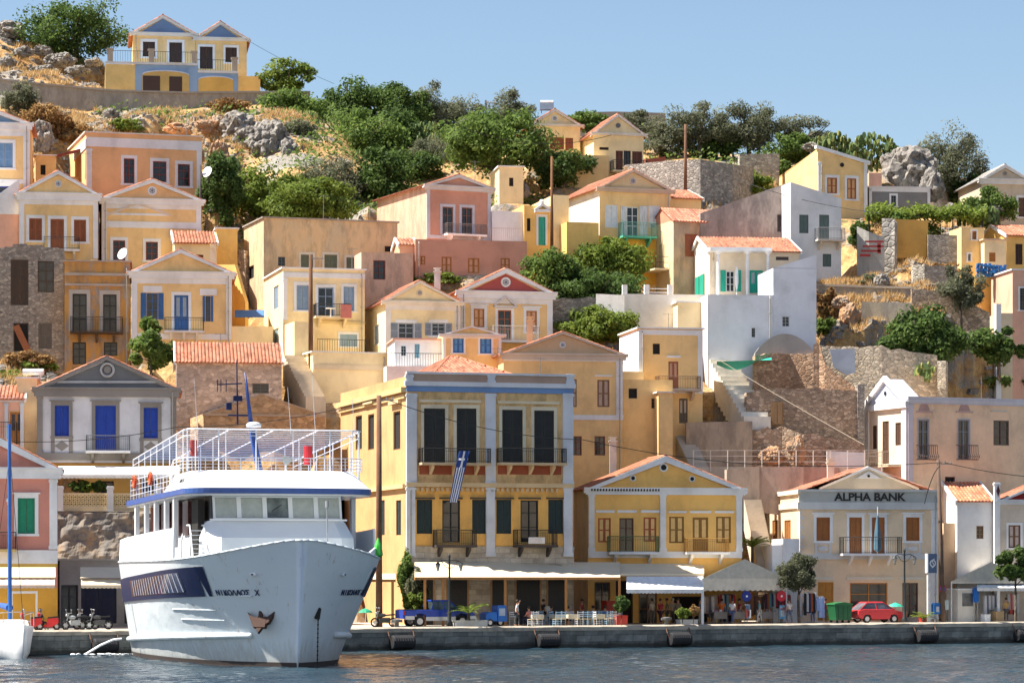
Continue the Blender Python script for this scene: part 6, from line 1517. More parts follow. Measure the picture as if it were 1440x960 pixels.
for a in (
 (105, 47, 128, 90, 305, 'dense', 'large dark round tree on the left skyline beside the twin house'), (402, 110, 72, 42, 303, 'bright', 'bright yellow green bush right of the twin house'),
 (412, 158, 88, 52, 293, 'med', 'mid green bush at the right end of the long retaining wall'), (492, 150, 80, 72, 299, 'dense', 'dark tall tree on the skyline above the valley of green'),
 (560, 155, 90, 66, 301, 'dense', 'broad dark tree on the central skyline'), (610, 160, 80, 70, 303, 'olive', 'greyish olive tree on the central skyline'), (650, 172, 60, 62, 304, 'olive', 'smaller grey olive tree right of the broad dark skyline tree'),
 (500, 200, 130, 78, 287, 'med', 'wide rounded green tree in the middle of the slope'), (560, 205, 90, 80, 290, 'dense', 'dark tree behind the wide rounded green tree'), (615, 225, 95, 66, 284, 'olive', 'dull olive shrubbery right of the wide green tree'),
 (380, 275, 110, 74, 266, 'bright', 'light green spreading tree above the big beige house'), (440, 288, 100, 60, 263, 'bright', 'second light green tree above the flat roof of the beige house'), (312, 272, 62, 90, 265, 'dense', 'dark tree beside the orange flat-roofed house'),
 (470, 258, 80, 62, 272, 'olive', 'grey green olive tree behind the light green trees'), (535, 258, 80, 80, 273, 'dense', 'dark green tree left of the tall pink house'), (580, 240, 70, 50, 279, 'dense', 'dark shrub above the roof of the tall pink house'),
 (718, 152, 56, 42, 301, 'olive', 'small olive tree on the skyline left of the pale yellow houses'), (660, 195, 60, 40, 296, 'olive', 'low olive shrub below the utility pole on the skyline'), (680, 180, 56, 40, 298, 'med', 'green shrub beside the utility pole on the skyline'),
 (793, 238, 72, 60, 267, 'dense', 'dark tree in front of the left skyline house'), (825, 172, 60, 26, 297, 'med', 'thin green bushes between the two skyline houses'), (900, 178, 70, 36, 296, 'olive', 'olive scrub on the skyline right of the skyline houses'),
 (985, 178, 84, 62, 288, 'olive', 'grey olive tree above the curved stone wall'), (1055, 182, 90, 64, 289, 'olive', 'large grey olive tree on the skyline right of the pole'), (932, 196, 66, 52, 287, 'olive', 'olive shrub left of the pole on the curved wall'), (1004, 200, 60, 46, 283, 'dense', 'dark green round tree behind the curved stone wall'),
 (1035, 262, 92, 40, 265, 'bright', 'bright green bush in front of the curved stone wall'), (1112, 210, 60, 40, 286, 'med', 'green shrub above the sloping-roofed yellow house'), (1135, 187, 76, 42, 290, 'olive', 'olive tree on the skyline above the sloping-roofed yellow house'),
 (1335, 232, 92, 96, 279, 'olive', 'large dark olive tree beside the big folded boulder'), (1352, 272, 70, 50, 276, 'dense', 'dark undergrowth at the foot of the large olive tree'), (1395, 288, 70, 40, 272, 'med', 'green bush in front of the cream pedimented house'),
 (1297, 340, 50, 40, 259, 'bright', 'bright green bush under the vine pergola'), (1262, 335, 40, 60, 259.5, 'med', 'green creeper beside the ruined wall stump'),
 (1396, 535, 48, 28, 239, 'med', 'low green shrub behind the long pinkish house'), (1427, 540, 50, 24, 239.5, 'bright', 'yellowish shrub at the right edge behind the pinkish house'),
 (778, 388, 86, 66, 247, 'med', 'green tree below the courtyard house in the centre'), (858, 374, 104, 74, 246, 'bright', 'rounded light green pine-like tree below the turquoise balcony'), (835, 408, 110, 50, 245, 'dense', 'dark undergrowth beneath the rounded light green tree'), (838, 460, 92, 50, 237, 'bright', 'fresh green bush above the broad tan house'),
 (612, 394, 64, 15, 248.5, 'bright', 'low green hedge under the salmon wing'), (1240, 298, 36, 22, 266, 'bright', 'leafy shrub below the white roof edge of the low grey house'), (1095, 238, 30, 26, 272, 'med', 'shrub left of the sloping-roofed yellow house'), (1208, 330, 26, 34, 258, 'dense', 'dark shrub wedged right of the white house'),
 (24, 140, 50, 42, 284, 'olive', 'olive bush under the retaining wall at the left edge'), (176, 178, 46, 18, 280, 'bright', 'green bush above the orange flat-roofed house'), (66, 172, 58, 40, 281, 'dry', 'brown dry bush beneath the retaining wall at the left'), (110, 190, 60, 30, 277, 'dry', 'dry brown shrub left of the orange house roof'), (325, 148, 60, 16, 291, 'dry', 'dry shrub at the foot of the retaining wall'),
 (420, 195, 50, 44, 283, 'olive', 'dull shrub right of the huge fissured boulder'), (1160, 430, 36, 40, 246, 'dry', 'dry brush beside the tall white wall'), (1165, 458, 30, 26, 243.5, 'med', 'small green shrub beside the tall white wall'), (1230, 500, 50, 20, 237, 'dry', 'dry brush under the blue grey plaster patch'), (1222, 395, 26, 20, 252, 'olive', 'small grey green shrub at the foot of the crumbling wall'),
 (40, 508, 60, 22, 236, 'dry', 'orange dry brush in front of the grey stone ruin'), (12, 535, 46, 24, 233, 'bright', 'green shrub left of the solar tank'), (50, 516, 50, 14, 235, 'bright', 'low green weeds in front of the grey stone ruin'),
 (1330, 380, 40, 20, 255, 'dry', 'dry brush above the dry stone wall corner'), (1068, 530, 30, 18, 234.3, 'dry', 'reddish dry shrub under the green netting'), (1018, 533, 30, 20, 234, 'med', 'small green plant on the rubble beside the white stairs'), (1070, 640, 24, 30, 229.8, 'med', 'green weeds on the rubble bank')):
	x, y, w_, h_, D, k, lb = a; small = h_ < 36
	tree(x, y, w_, h_, D, k, lb, cat='shrub' if small else 'tree')
tree(700, 205, 128, 84, 274, 'med', 'spreading green tree with a bare forked trunk above the white house corner', ybase=282, tx=706, leaf=.19)
tree(1297, 480, 98, 78, 239.2, 'dense', 'very dark dense fig tree on the dry terraces', ybase=520, density=1.3, leaf=.19)
tree(1405, 484, 66, 52, 241.5, 'dense', 'dark round bush near the right edge terrace', ybase=508, leaf=.18)
tree(1352, 408, 56, 62, 246.5, 'olive', 'silvery grey olive bush leaning over the terrace wall end', ybase=445)
tree(215, 492, 60, 50, 232, 'med', 'light leafy fig tree below the blue shutter balcony', ybase=530, density=1.1, leaf=.17)
tree(212, 458, 26, 24, 232.5, 'med', 'small leafy fig shoot rising to the blue shutter balcony', ybase=500, cat='shrub')
# vine pergola
q = MB(); q.var = []; r_ = random.Random(9)
for i in range(5200):
	x = r_.uniform(1218, 1388); D = r_.uniform(261, 265); y = 300+r_.gauss(0, 5)+3*math.sin(x*.12)-(D-263)*1.2; c = P(x, y, D)-P(1300, 315, 262)
	nrm = Vector((r_.gauss(0, .7), r_.gauss(0, .7), 1)).normalized(); a = nrm.orthogonal().normalized(); b_ = nrm.cross(a); s = .17*r_.uniform(.6, 1.3)
	q.add([c-a*s, c-b_*s*.7, c+a*s, c+b_*s*.7], [(0, 1, 2, 3)]); q.var.append(r_.random())
root = thing('vine_pergola', P(1300, 315, 262), 'long pergola covered with bright green vine right of the white house', 'pergola')
q.build('vine', KM['bright'], root, fix=False); q = MB()
for x in (1222, 1260, 1300, 1340, 1382): p = P(x, 303, 261.5)-P(1300, 315, 262); q.cyl(p, (p.x, p.y, -2.5), .06)
a, b_ = P(1218, 303, 261.5)-P(1300, 315, 262), P(1386, 304, 261.5)-P(1300, 315, 262); q.cyl(a, b_, .05); q.build('post', M_iron, root)
# undergrowth
q = MB(); q.var = []; r_ = random.Random(21)
for k in range(3600):
	x, D = (r_.uniform(285, 760), r_.uniform(262, 303)) if k < 2500 else ((r_.uniform(830, 1230), r_.uniform(277, 294)) if k < 3300 else (r_.uniform(130, 440), r_.uniform(277, 293)))
	if x < 430 and D > 276 and k < 3300: continue
	X = (x-CX)/F*D; Z = ground(X, D)
	if inside(X, D) or noise.noise(Vector((X*.2, D*.2, 8))) < -.1: continue
	cv = r_.random()
	for i in range(7):
		c = Vector((X+r_.gauss(0, .5), D+r_.gauss(0, .5), Z+abs(r_.gauss(0, .55)))); nrm = Vector((r_.gauss(0, 1), r_.gauss(0, 1), 1)).normalized(); a = nrm.orthogonal().normalized(); b_ = nrm.cross(a); s = r_.uniform(.12, .26)
		q.add([c-a*s, c-b_*s*.6, c+a*s, c+b_*s*.6], [(0, 1, 2, 3)]); q.var.append(min(1, cv*.5+r_.random()*.5))
tag(q.build('undergrowth', KM['med'], None, fix=False), 'green scrub between the trees on the middle slope', 'scrub', kind='stuff')
# prickly pears
def cactus(x, y, wpx, hpx, D, label, n):
	r_ = random.Random(int(x)); c = P(x, y+hpx/2, D); W, H_ = wpx/F*D, hpx/F*D; q = MB(); q.var = []
	for i in range(n):
		px_ = r_.uniform(-.5, .5)*W; pz = (r_.random()**.8)*H_*(1-.5*abs(px_/W*1.6)**2); py_ = r_.uniform(-1.2, 1.2)
		a = r_.uniform(0, 3.14); s = r_.uniform(.22, .36); t = r_.uniform(-.6, .6); ax = Vector((math.cos(a), math.sin(a), 0)); az = Vector((0, 0, 1))*math.cos(t)+ax*math.sin(t); ax2 = ax*math.cos(t)-Vector((0, 0, 1))*math.sin(t); nn = ax2.cross(az)*.05
		ctr = Vector((px_, py_, pz)); ring_ = [ctr+ax2*(s*.62*math.cos(k*math.pi/4))+az*(s*math.sin(k*math.pi/4)) for k in range(8)]
		q.add([p-nn for p in ring_]+[p+nn for p in ring_], [tuple(range(7, -1, -1)), tuple(range(8, 16))]+[(k, (k+1) % 8, (k+1) % 8+8, k+8) for k in range(8)]); v_ = r_.random(); q.var += [v_]*10
	tag(q.build('prickly_pear', M_cact, None, loc=c, fix=False), label, 'cactus', 'prickly pear cacti')
M_cact = attr_mat('cactus_pads', [(0, (.05, .09, .035)), (.6, (.13, .18, .06)), (1, (.30, .30, .09))], .6)
cactus(1228, 215, 66, 52, 281, 'large yellow green prickly pear on the skyline right of the yellow house', 330); cactus(1170, 205, 50, 34, 283, 'prickly pear on the skyline above the yellow house roof', 200)
cactus(600, 185, 30, 26, 288, 'pale prickly pear among the dark trees', 70); cactus(436, 168, 24, 20, 289, 'small prickly pear at the end of the retaining wall', 50); cactus(1375, 305, 60, 24, 264, 'greyish prickly pear at the right end of the pergola', 160); cactus(318, 238, 40, 30, 272, 'prickly pear beside the huge fissured boulder', 110)
cactus(1300, 522, 24, 20, 236, 'small cactus on the dry terrace behind the pinkish house', 40)
# ================= FERRY =================
FB = Vector((-11.5, 160.3, 0)); fph = R(16)
fer = thing('ferry', FB, 'large white and pale blue passenger ferry moored with its bow towards the camera', 'ferry'); fer.rotation_euler.z = fph
# local: x = port (image right), y = aft, z up
def hull_pt(s, lv):
	"""level 0..1 from keel to deck edge; s metres aft of the stem at the waterline; returns half breadth, station, z"""
	pass
zd = lambda s: 5.75+1.05*math.exp(-max(0, s+1)/2.2)
LV = [(-.8, .80), (0, 1)]+[(.35*i, 1) for i in range(1, 16)]+[(5.5, 1), (None, 1)]
def hb(z, s, zt):
	t = max(0, min(1, z/6.6)); s0 = -1.25*t**1.2; t = max(0, min(1, z/6.5)); k = 2.0+3.4*(1-t)**1.35; B = 5.3+.85*t
	u = max(0, s-s0); return B*(1-math.exp(-(u/k)))*(1-.07*max(0, (s-20)/7)**2)*(1-.03*(1-t))
SS = [0, .12, .3, .5, .75, 1, 1.3, 1.7, 2.1, 2.6, 3.2, 3.8, 4.6, 5.5, 6.5, 8, 9.5, 11, 13, 16, 19, 22, 25, 27]
def sect(k, s, side):
	z = LV[k][0]
	if z is None: z = zd(s-1.2 if s < 3 else s)
	t = max(0, min(1, z/6.6)); s0 = -1.25*t**1.2
	y = s0+s*(27-s0)/27
	return (side*hb(z, y, 0)*LV[k][1], y, z if LV[k][0] is not None else zd(y))
M_hull = None
m, nt, b = newmat('hull_paint'); v = coords(nt); n = noise_n(nt, coords(nt, (1, 1, .2)), 1.1, 8, .7); n2 = noise_n(nt, v, .35, 4, .5)
c1 = ramp(nt, n2, [(.3, (.62, .69, .74)), (.7, (.70, .76, .79))]); c1 = mix(nt, ramp(nt, n, [(.60, (0, 0, 0)), (.74, (.5,)*3)]), c1, (.40, .36, .30))
sx = nt.nodes.new('ShaderNodeSeparateXYZ'); L(nt, v, sx.inputs[0]); n4 = noise_n(nt, coords(nt, (2.5, 2.5, .25)), 1.6, 7, .7)
md = nt.nodes.new('ShaderNodeMath'); md.operation = 'MULTIPLY_ADD'; md.inputs[1].default_value = 3.2; L(nt, n4, md.inputs[0]); L(nt, sx.outputs[2], md.inputs[2])
c1 = mix(nt, ramp(nt, md.outputs[0], [(.0, (.8,)*3), (.001, (.8,)*3), (.9, (.0,)*3)]), c1, (.22, .20, .15))
mm_ = nt.nodes.new('ShaderNodeMapRange'); mm_.inputs['From Min'].default_value = 1.2; mm_.inputs['From Max'].default_value = 3.1; L(nt, md.outputs[0], mm_.inputs[0]); c1 = mix(nt, ramp(nt, mm_.outputs[0], [(0, (.75,)*3), (1, (0, 0, 0))]), c1, (.30, .27, .20))
c1 = mix(nt, ramp(nt, noise_n(nt, coords(nt, (3, 3, .12), (4, 1, 0)), 1.0, 6, .7), [(.62, (0, 0, 0)), (.70, (.55,)*3)]), c1, (.34, .20, .11))
L(nt, c1, b.inputs['Base Color']); b.inputs['Roughness'].default_value = .34; bump(nt, b, mix(nt, .5, n2, noise_n(nt, coords(nt, (.7, .7, .9)), 1.3, 2, .4)), .7, .16); M_hull = m
M_fw = paint((.80, .81, .83), .35, var=.03, scale=.8); M_navy = paint((.012, .022, .075), .5, spec=.2); M_fblue = paint((.05, .11, .34), .35)
q = MB(); n = len(SS); K = len(LV)
for side in (-1, 1):
	o = len(q.v)
	for s in SS:
		for k in range(K): q.v.append(sect(k, s, side))
	for i in range(n-1):
		for k in range(K-1):
			a_ = o+i*K+k; f_ = (a_, a_+K, a_+K+1, a_+1); q.f.append(f_); q.m.append(1 if k == 0 else 0)
o2 = n*K
q.f.append(tuple((n-1)*K+k for k in range(K))+tuple(o2+(n-1)*K+k for k in range(K-1, -1, -1))); q.m.append(0)
for k in range(K-1): q.f.append((k, k+1, o2+k+1, o2+k)); q.m.append(0)
# bulwark inner side
for side in (-1, 1):
	o = len(q.v)
	for s in SS:
		x, y, z = sect(K-1, s, side); xi = x-side*.12 if abs(x) > .2 else 0; q.v.append((x, y+(0 if s > .2 else 0), z)); q.v.append((xi, y+.12, z)); xb = max(0, min(abs(xi), hb(z-.7, y+.12, 0)-.12)); q.v.append((side*xb, y+.12, z-.7))
	for i in range(n-1):
		for k in range(2): a_ = o+i*3+k; q.f.append((a_, a_+1, a_+4, a_+3)); q.m.append(0)
hull = q.build('hull', [M_hull, paint((.09, .05, .04), .7)], fer, smooth=True, fix=True)
# boot topping: dark band hugging the waterline
def hullband(name, z0f, z1f, s0, s1, mat, sides=(-1, 1), off=.02, parent=hull, nseg=24, ends=None, smooth=True):
	q = MB()
	for side in sides:
		o = len(q.v)
		for i in range(nseg+1):
			s = s0+(s1-s0)*i/nseg
			for kk in range(11):
				z = z0f(s)+(z1f(s)-z0f(s))*kk/10; y = s+(ends(kk/10) if ends else 0)*(1-i/nseg)
				x = hb(z, y, 0); q.v.append((side*(x+off), y, z))
		for i in range(nseg):
			for kk in range(10): a_ = o+i*11+kk; q.f.append((a_, a_+11, a_+12, a_+1)); q.m.append(0)
	return q.build(name, mat, parent, smooth=smooth, fix=False)
hullband('boot_topping', lambda s: -.3, lambda s: .26, .02, 27, paint((.06, .045, .04), .8), nseg=50)
zb0, zb1 = (lambda s: 3.78-.022*(s-4)), (lambda s: 5.38-.032*(s-4))
bd = hullband('side_band', zb0, zb1, 3.6, 26.9, M_navy, sides=(-1,), off=.07, ends=lambda t: -.5*t)
hullband('side_stripe', zb0, zb1, 3.0, 3.25, M_navy, sides=(-1,), off=.07, ends=lambda t: -.5*t, nseg=3)
hullband('side_band', zb0, zb1, 3.6, 26.9, M_navy, sides=(1,), off=.06, ends=lambda t: -.5*t)
for i in range(17):   # pale louvre bars between the side windows
	s = 5.6+i*.85
	hullband('window_bar', lambda s_: zb0(s)+.28, lambda s_: zb1(s)-.28, s, s+.17, paint((.42, .46, .58), .4), sides=(-1,), off=.11, parent=bd, nseg=1)
hullband('side_window', lambda s: zb0(s)+.25, lambda s: zb1(s)-.25, 5.4, 20.4, glass((.02, .03, .08)), sides=(-1,), off=.09, parent=bd, nseg=16)
def hulltube(s0, s1, zf, r, name, mat, side, n_=30):
	q = MB(); pts = []
	for i in range(n_+1):
		s = s0+(s1-s0)*i/n_; z = zf(s); pts.append(Vector((side*(hb(z, s, 0)+r*.4), s, z)))
	q.tube(pts, r, 12); q.ball(pts[0], r); return q.build(name, mat, hull, smooth=False)
hulltube(1.9, 26.8, lambda s: 1.75-.028*s, .17, 'rubbing_strake', M_hull, -1); hulltube(2.6, 26.8, lambda s: 1.75-.028*s, .17, 'rubbing_strake', M_hull, 1)
hulltube(3.4, 9, lambda s: 3.05, .03, 'weld_seam', M_hull, -1, 8); hulltube(3.2, 8, lambda s: 2.5, .03, 'weld_seam', M_hull, -1, 8)
# sheer rail
for side in (-1, 1):
	q = MB(); q.tube([Vector(sect(K-1, s, side)) for s in SS], .06, 6); q.build('sheer_rail', M_hull, hull, smooth=True)
q = MB(); pts = [(hb(4.85, s, 0)-.2, s) for s in SS[1:]]; q.prismz([(-x, y) for x, y in pts]+pts[::-1], 4.85, 4.95); q.build('deck', paint((.30, .36, .34), .8), fer)
# name lettering on both bows
def on_hull(s, z, side, off=.05):
	p = Vector((side*hb(z, s, 0), s, z)); t = Vector((side*(hb(z, s+.1, 0)-hb(z, s-.1, 0)), .2, 0)).normalized(); u = Vector((side*(hb(z+.1, s, 0)-hb(z-.1, s, 0)), 0, .2)).normalized()
	nn = t.cross(u).normalized()
	if nn.x*side < 0: nn = -nn
	return p+nn*off, t, u, nn
mL = paint((.02, .03, .09), .4)
nm_ = 'ΝΙΚΟΛΑΟΣ Χ'
for side in (-1, 1):
	lroot = MB(); s = 2.55 if side < 0 else 1.2
	lt = []
	for ch in (nm_ if side < 0 else nm_):
		if ch != ' ':
			p, t, u, nn = on_hull(s, 4.0, side, .035); xdir = -t if side < 0 else t; zdir = nn; ydir = zdir.cross(xdir);
			o_ = text_mesh('name_letter', ch, .43, mL, hull, (0, 0, 0), (0, 0, 0), .012, bold=.008); o_.matrix_local = Matrix(((xdir.x, ydir.x, zdir.x, p.x), (xdir.y, ydir.y, zdir.y, p.y), (xdir.z, ydir.z, zdir.z, p.z), (0, 0, 0, 1)))
		# advance by arc length
		st = .285; x0 = hb(4.0, s, 0); ds = (-1 if side < 0 else 1)*.01
		acc = 0
		while acc < st:
			x1 = hb(4.0, s+ds, 0); acc += math.hypot(x1-x0, ds); x0 = x1; s += ds
# anchors, hawse pipes, fairleads, chain
p, t, u, nn = on_hull(1.05, 2.75, -1, .12); q = MB(); rust = paint((.075, .04, .03), .85)
q.cyl((0, .02, .95), (.16, 0, -.1), .10, .15, 8); q.obox((.22, -.05, -.35), (.36, 0, 0), (0, .14, 0), (0, 0, .3));
q.prism([(-.62, .22), (-.1, -.15), (0, -.55), (-.15, -.6)], -.18, .1); q.prism([(1., .25), (.5, -.15), (.45, -.55), (.75, -.35)], -.18, .1); q.prism([(-.02, -.5), (.5, -.5), (.2, -.98)], -.16, .06)
q.ball((0, .02, 1.0), .16, .16, .2)
an = q.build('anchor', rust, fer); an.location = p; an.scale = (1., 1., 1.); an.rotation_euler = (R(-22), 0, R(-38))
q = MB(); p2, *_ = on_hull(1.15, 3.85, -1, .02); q.obox((0, 0, 0), (.42, 0, 0), (0, .06, 0), (0, 0, .04)); h_ = q.build('hawse_lip', M_hull, hull); h_.location = p2; h_.rotation_euler.z = R(-50)
for s, side in ((.35, -1), (.55, 1)):
	p, t, u, nn = on_hull(s, 5.0, side, .05); q = MB(); q.ball((0, 0, 0), .24, .1, .11, 12, 6); q.ball((0, -.06, 0), .14, .06, .05, 10, 6, 1); f_ = q.build('fairlead', [M_fw, M_dark], hull); f_.location = p; f_.rotation_euler.z = R(-55 if side < 0 else 55)
p, t, u, nn = on_hull(.35, 2.9, 1, .03); q = MB(); q.obox((0, 0, 0), (.1, 0, 0), (0, .12, 0), (0, 0, .3)); f_ = q.build('hawse_pipe', M_dark, hull); f_.location = p; f_.rotation_euler = (0, R(18), R(50))
q = MB(); c0 = Vector(p)+Vector((0, -.1, -.2)); n_ = 24; end = Vector((.95, -.55, -.1))
for i in range(n_):
	a_, b_ = c0.lerp(end, i/n_), c0.lerp(end, (i+.8)/n_); q.cyl(a_, b_, .05 if i % 2 else .035, None, 5)
q.build('anchor_chain', M_dark, hull)
# side bulwark plating (upper) both sides
for side in (-1, 1):
	q = MB(); s0, s1 = 6.0, 26.6; pts = []
	for i in range(13):
		s = s0+(s1-s0)*i/12; x = side*(hb(5.7, s, 0)-.02); z1 = 7.55-.022*(s-s0); pts.append(((x, s, zd(s)-.05), (x-side*.05, s, z1), (x-side*.17, s, z1), (x-side*.12, s, zd(s)-.05)))
	for a_ in pts: q.v += a_
	for i in range(12):
		for k in range(4): A_ = i*4+k; B_ = i*4+(k+1) % 4; q.f.append((A_, B_, B_+4, A_+4)); q.m.append(0)
	q.f.append((0, 1, 2, 3)); q.m.append(0)
	if side > 0: q.v = [(x, y, z) for x, y, z in q.v]
	q.build('bulwark', M_fw, fer, smooth=False)
q = MB(); pts = []
for i in range(7):
	s = 2.0+4.0*i/6; x = (hb(5.7, s, 0)-.05); pts.append(((x, s, zd(s)-.1), (x, s, 6.2+.3*min(1, i/1.5)), (x-.1, s, 6.2+.3*min(1, i/1.5)), (x-.1, s, zd(s)-.1)))
for a_ in pts: q.v += a_
for i in range(6):
	for k in range(4): A_ = i*4+k; B_ = i*4+(k+1) % 4; q.f.append((A_, B_, B_+4, A_+4)); q.m.append(0)
q.build('bulwark', M_fw, fer)
# wheelhouse: lower sloped front, window belt
q = MB()
def ringpts(w, s, cut): return [(-w, s+cut), (-w+cut, s), (w-cut, s), (w, s+cut), (w, 24), (-w, 24)]
lv = [(4.95, 4.3, 3.9, .9), (7.0, 4.25, 4.25, .9), (7.85, 3.95, 5.1, .8), (7.95, 3.8, 5.2, .6)]
for z, w_, s, c in lv:
	for x, y in ringpts(w_, s, c): q.v.append((x, y, z))
for k in range(len(lv)-1):
	for i in range(6): a_, b_ = k*6+i, k*6+(i+1) % 6; q.f.append((a_, b_, b_+6, a_+6)); q.m.append(0)
q.f.append(tuple((len(lv)-1)*6+i for i in range(6))); q.m.append(0)
wh = q.build('wheelhouse', M_fw, fer)
# sill and frames
q = MB(); q.box(-3.85, 5.0, 7.95, 3.85, 5.15, 8.05); q.build('sill', M_fw, wh)
z0, z1 = 8.02, 9.32; ya, yb2 = 5.2, 5.55
W5 = 3.62
for i in range(5):
	x0, x1 = -W5+i*2*W5/5, -W5+(i+1)*2*W5/5; g = .12; f = MB()
	def V(x, z, dy=0): return (x, ya+(yb2-ya)*(z-z0)/(z1-z0)+dy, z)
	for (xa, xb, za, zb) in ((x0, x0+g, z0, z1), (x1-g, x1, z0, z1), (x0+g, x1-g, z0, z0+.1), (x0+g, x1-g, z1-.08, z1)):
		f.add([V(xa, za), V(xb, za), V(xb, zb), V(xa, zb), V(xa, za, .15), V(xb, za, .15), V(xb, zb, .15), V(xa, zb, .15)], [(0, 1, 2, 3), (7, 6, 5, 4), (0, 4, 5, 1), (1, 5, 6, 2), (2, 6, 7, 3), (3, 7, 4, 0)])
	fo = f.build('window', M_fw, wh); f = MB(); f.add([V(x0+g, z0+.1, .08), V(x1-g, z0+.1, .08), V(x1-g, z1-.08, .08), V(x0+g, z1-.08, .08)], [(0, 1, 2, 3)]); f.build('pane', glass((.14, .16, .16)), fo, fix=False)
	f = MB()
	for k in range(12):
		xa = x0+g+(x1-x0-2*g)*k/12; xb = x0+g+(x1-x0-2*g)*(k+1)/12; y_ = .03*math.sin(k*2.3); f.add([V(xa, z0+.12, .065+.01*math.sin(k*2)), V(xb, z0+.12, .065+.01*math.sin(k*2+2)), V(xb, z1-.1, .065), V(xa, z1-.1, .065)], [(0, 1, 2, 3)])
	if i != 2: f.build('curtain', paint((.42, .45, .43), .9), fo, fix=False)
f = MB(); f.box(-3.7, 5.75, 7.96, 3.7, 12, 9.33); f.build('cabin_core', paint((.10, .10, .10)), wh)
# wiper
f = MB(); f.cyl((-.35, 5.2, 8.5), (.2, 5.3, 8.85), .02); f.build('wiper', M_dark, wh)
# side cabin walls, doors, dark openings (aft of wheelhouse)
f = MB(); f.box(-3.95, 8.5, 7.96, 3.95, 24, 9.2); f.build('saloon_wall', M_fw, fer)
for s0_, s1_ in ((6.2, 8.2), (9.4, 11.2), (12.4, 15), (16, 18.6), (19.6, 22.6)):
	for side in (-1, 1):
		f = MB(); x = side*3.96; x2 = side*4.36
		f.box(min(x, x2)-.001, s0_, 5.4 if s0_ < 9 else 7.2, max(x, x2)-.3 if side > 0 else max(x, x2), s1_, 9.15)
		f.v = [((side*(4.32 if abs(v_[0]) > 4.2 else 3.98)) , v_[1], v_[2]) for v_ in f.v]; f.build('saloon_window', glass((.05, .02, .02)) if s0_ > 9 else M_dark, fer)
for s_ in (9.0, 12.0, 15.6, 19.2, 22.9):
	for side in (-1, 1):
		f = MB(); f.box(side*5.1-.12, s_-.22, 6.5, side*5.1+.12, s_+.22, 9.3); f.build('gallery_post', M_fw, fer)
# stair rails, starboard gallery
f = MB()
for k in range(7):
	z = 5.9+k*.25; f.cyl((-4.9, 4.6+k*.14, z), (-4.1, 4.6+k*.14, z), .03, None, 4)
for x in (-4.9, -4.1): f.tube([(x, 4.3, 5.7), (x, 5.5, 7.7), (x, 6.4, 7.7)], .045, 6)
f.build('stair_rail', M_fw, fer)
# upper deck slab
def slab(z0_, z1_, w_, s0_, c, name, mat, tilt=.012, w2=None, s02=None, send=25.5, parent=fer):
	q = MB()
	for z, ww, ss in ((z0_, w_, s0_), (z1_, w2 or w_, s02 if s02 is not None else s0_)):
		ring_ = []
		for i in range(9): a = math.pi/2*i/8; ring_.append((-ww+c*(1-math.sin(a)), ss+c*(1-math.cos(a))*1.0 if False else ss+c*(1-math.sin(math.pi/2-a)+0) if False else 0))
		ring_ = []
		for i in range(9):
			a = math.pi/2*i/8; ring_.append((-ww+c-c*math.cos(a), ss+c-c*math.sin(a)+.0))
		# slightly bowed front
		for i in range(1, 8): t = i/8; ring_.append((-ww+c+(2*ww-2*c)*t, ss-.28*math.sin(math.pi*t)))
		for i in range(9):
			a = math.pi/2*(1-i/8); ring_.append((ww-c+c*math.cos(a), ss+c-c*math.sin(a)))
		ring_ += [(ww, 12), (ww, send), (-ww, send), (-ww, 12)]
		for x, y in ring_: q.v.append((x, y, z-tilt*(y-5)))
	n_ = len(q.v)//2
	for i in range(n_): q.f.append((i, (i+1) % n_, (i+1) % n_+n_, i+n_)); q.m.append(0)
	q.f += [tuple(range(n_)), tuple(range(2*n_-1, n_-1, -1))]; q.m += [0, 0]
	return q.build(name, mat, parent)
sb_ = slab(9.42, 9.72, 5.35, 4.1, 1.6, 'upper_deck', M_fblue)
slab(9.34, 9.41, 5.3, 4.2, 1.6, 'deckhead', M_fw, parent=sb_)
co_ = slab(9.73, 10.75, 5.3, 4.15, 1.6, 'visor', M_fw, w2=4.6, s02=5.6, send=9.5)
for side in (-1, 1):
	f = MB(); x = side*5.12; f.add([(x, 6.2, 9.8), (x, 8.4, 9.78), (side*4.88, 8.3, 10.3), (side*4.88, 7.0, 10.35)], [(0, 1, 2, 3)]); f.v = [(v_[0]+side*.05, v_[1], v_[2]) for v_ in f.v]; f.build('visor_port', M_dark, co_)
# perimeter railing (height 1.1) and canopy frame (2.4)
f = MB(); fr = MB()
def zt(y): return 9.72-.012*(y-5)
def perim(w_, s0_, c, send):
	pts = [(-w_, send)]
	for i in range(16): pts.append((-w_, send-(send-s0_-c)*(i+1)/16))
	for i in range(1, 6): a = math.pi/2*i/5; pts.append((-w_+c-c*math.cos(a), s0_+c-c*math.sin(a)))
	for i in range(1, 9): pts.append((-w_+c+(2*w_-2*c)*i/8, s0_))
	for i in range(1, 6): a = math.pi/2*(1-i/5); pts.append((w_-c+c*math.cos(a), s0_+c-c*math.sin(a)))
	for i in range(16): pts.append((w_, s0_+c+(send-s0_-c)*(i+1)/16))
	return pts
pp = perim(5.15, 5.9, 1.2, 25)
for i, (x, y) in enumerate(pp):
	zb_ = zt(y) if y > 9.5 else zt(y)+1.0
	hh = 1.25 if y > 9.5 else .75
	f.cyl((x, y, zb_), (x, y, zb_+hh), .028, None, 4)
	if i:
		x0, y0 = pp[i-1]; zb0_ = zt(y0) if y0 > 9.5 else zt(y0)+1.0; h0 = 1.25 if y0 > 9.5 else .75
		for k in (1, .75, .5, .25): f.cyl((x0, y0, zb0_+h0*k), (x, y, zb_+hh*k), .03 if k == 1 else .02, None, 4)
f.build('railing', M_fw, fer)
pp = perim(5.0, 6.2, .8, 25)
zf = lambda y: 13.05-.055*(y-6)
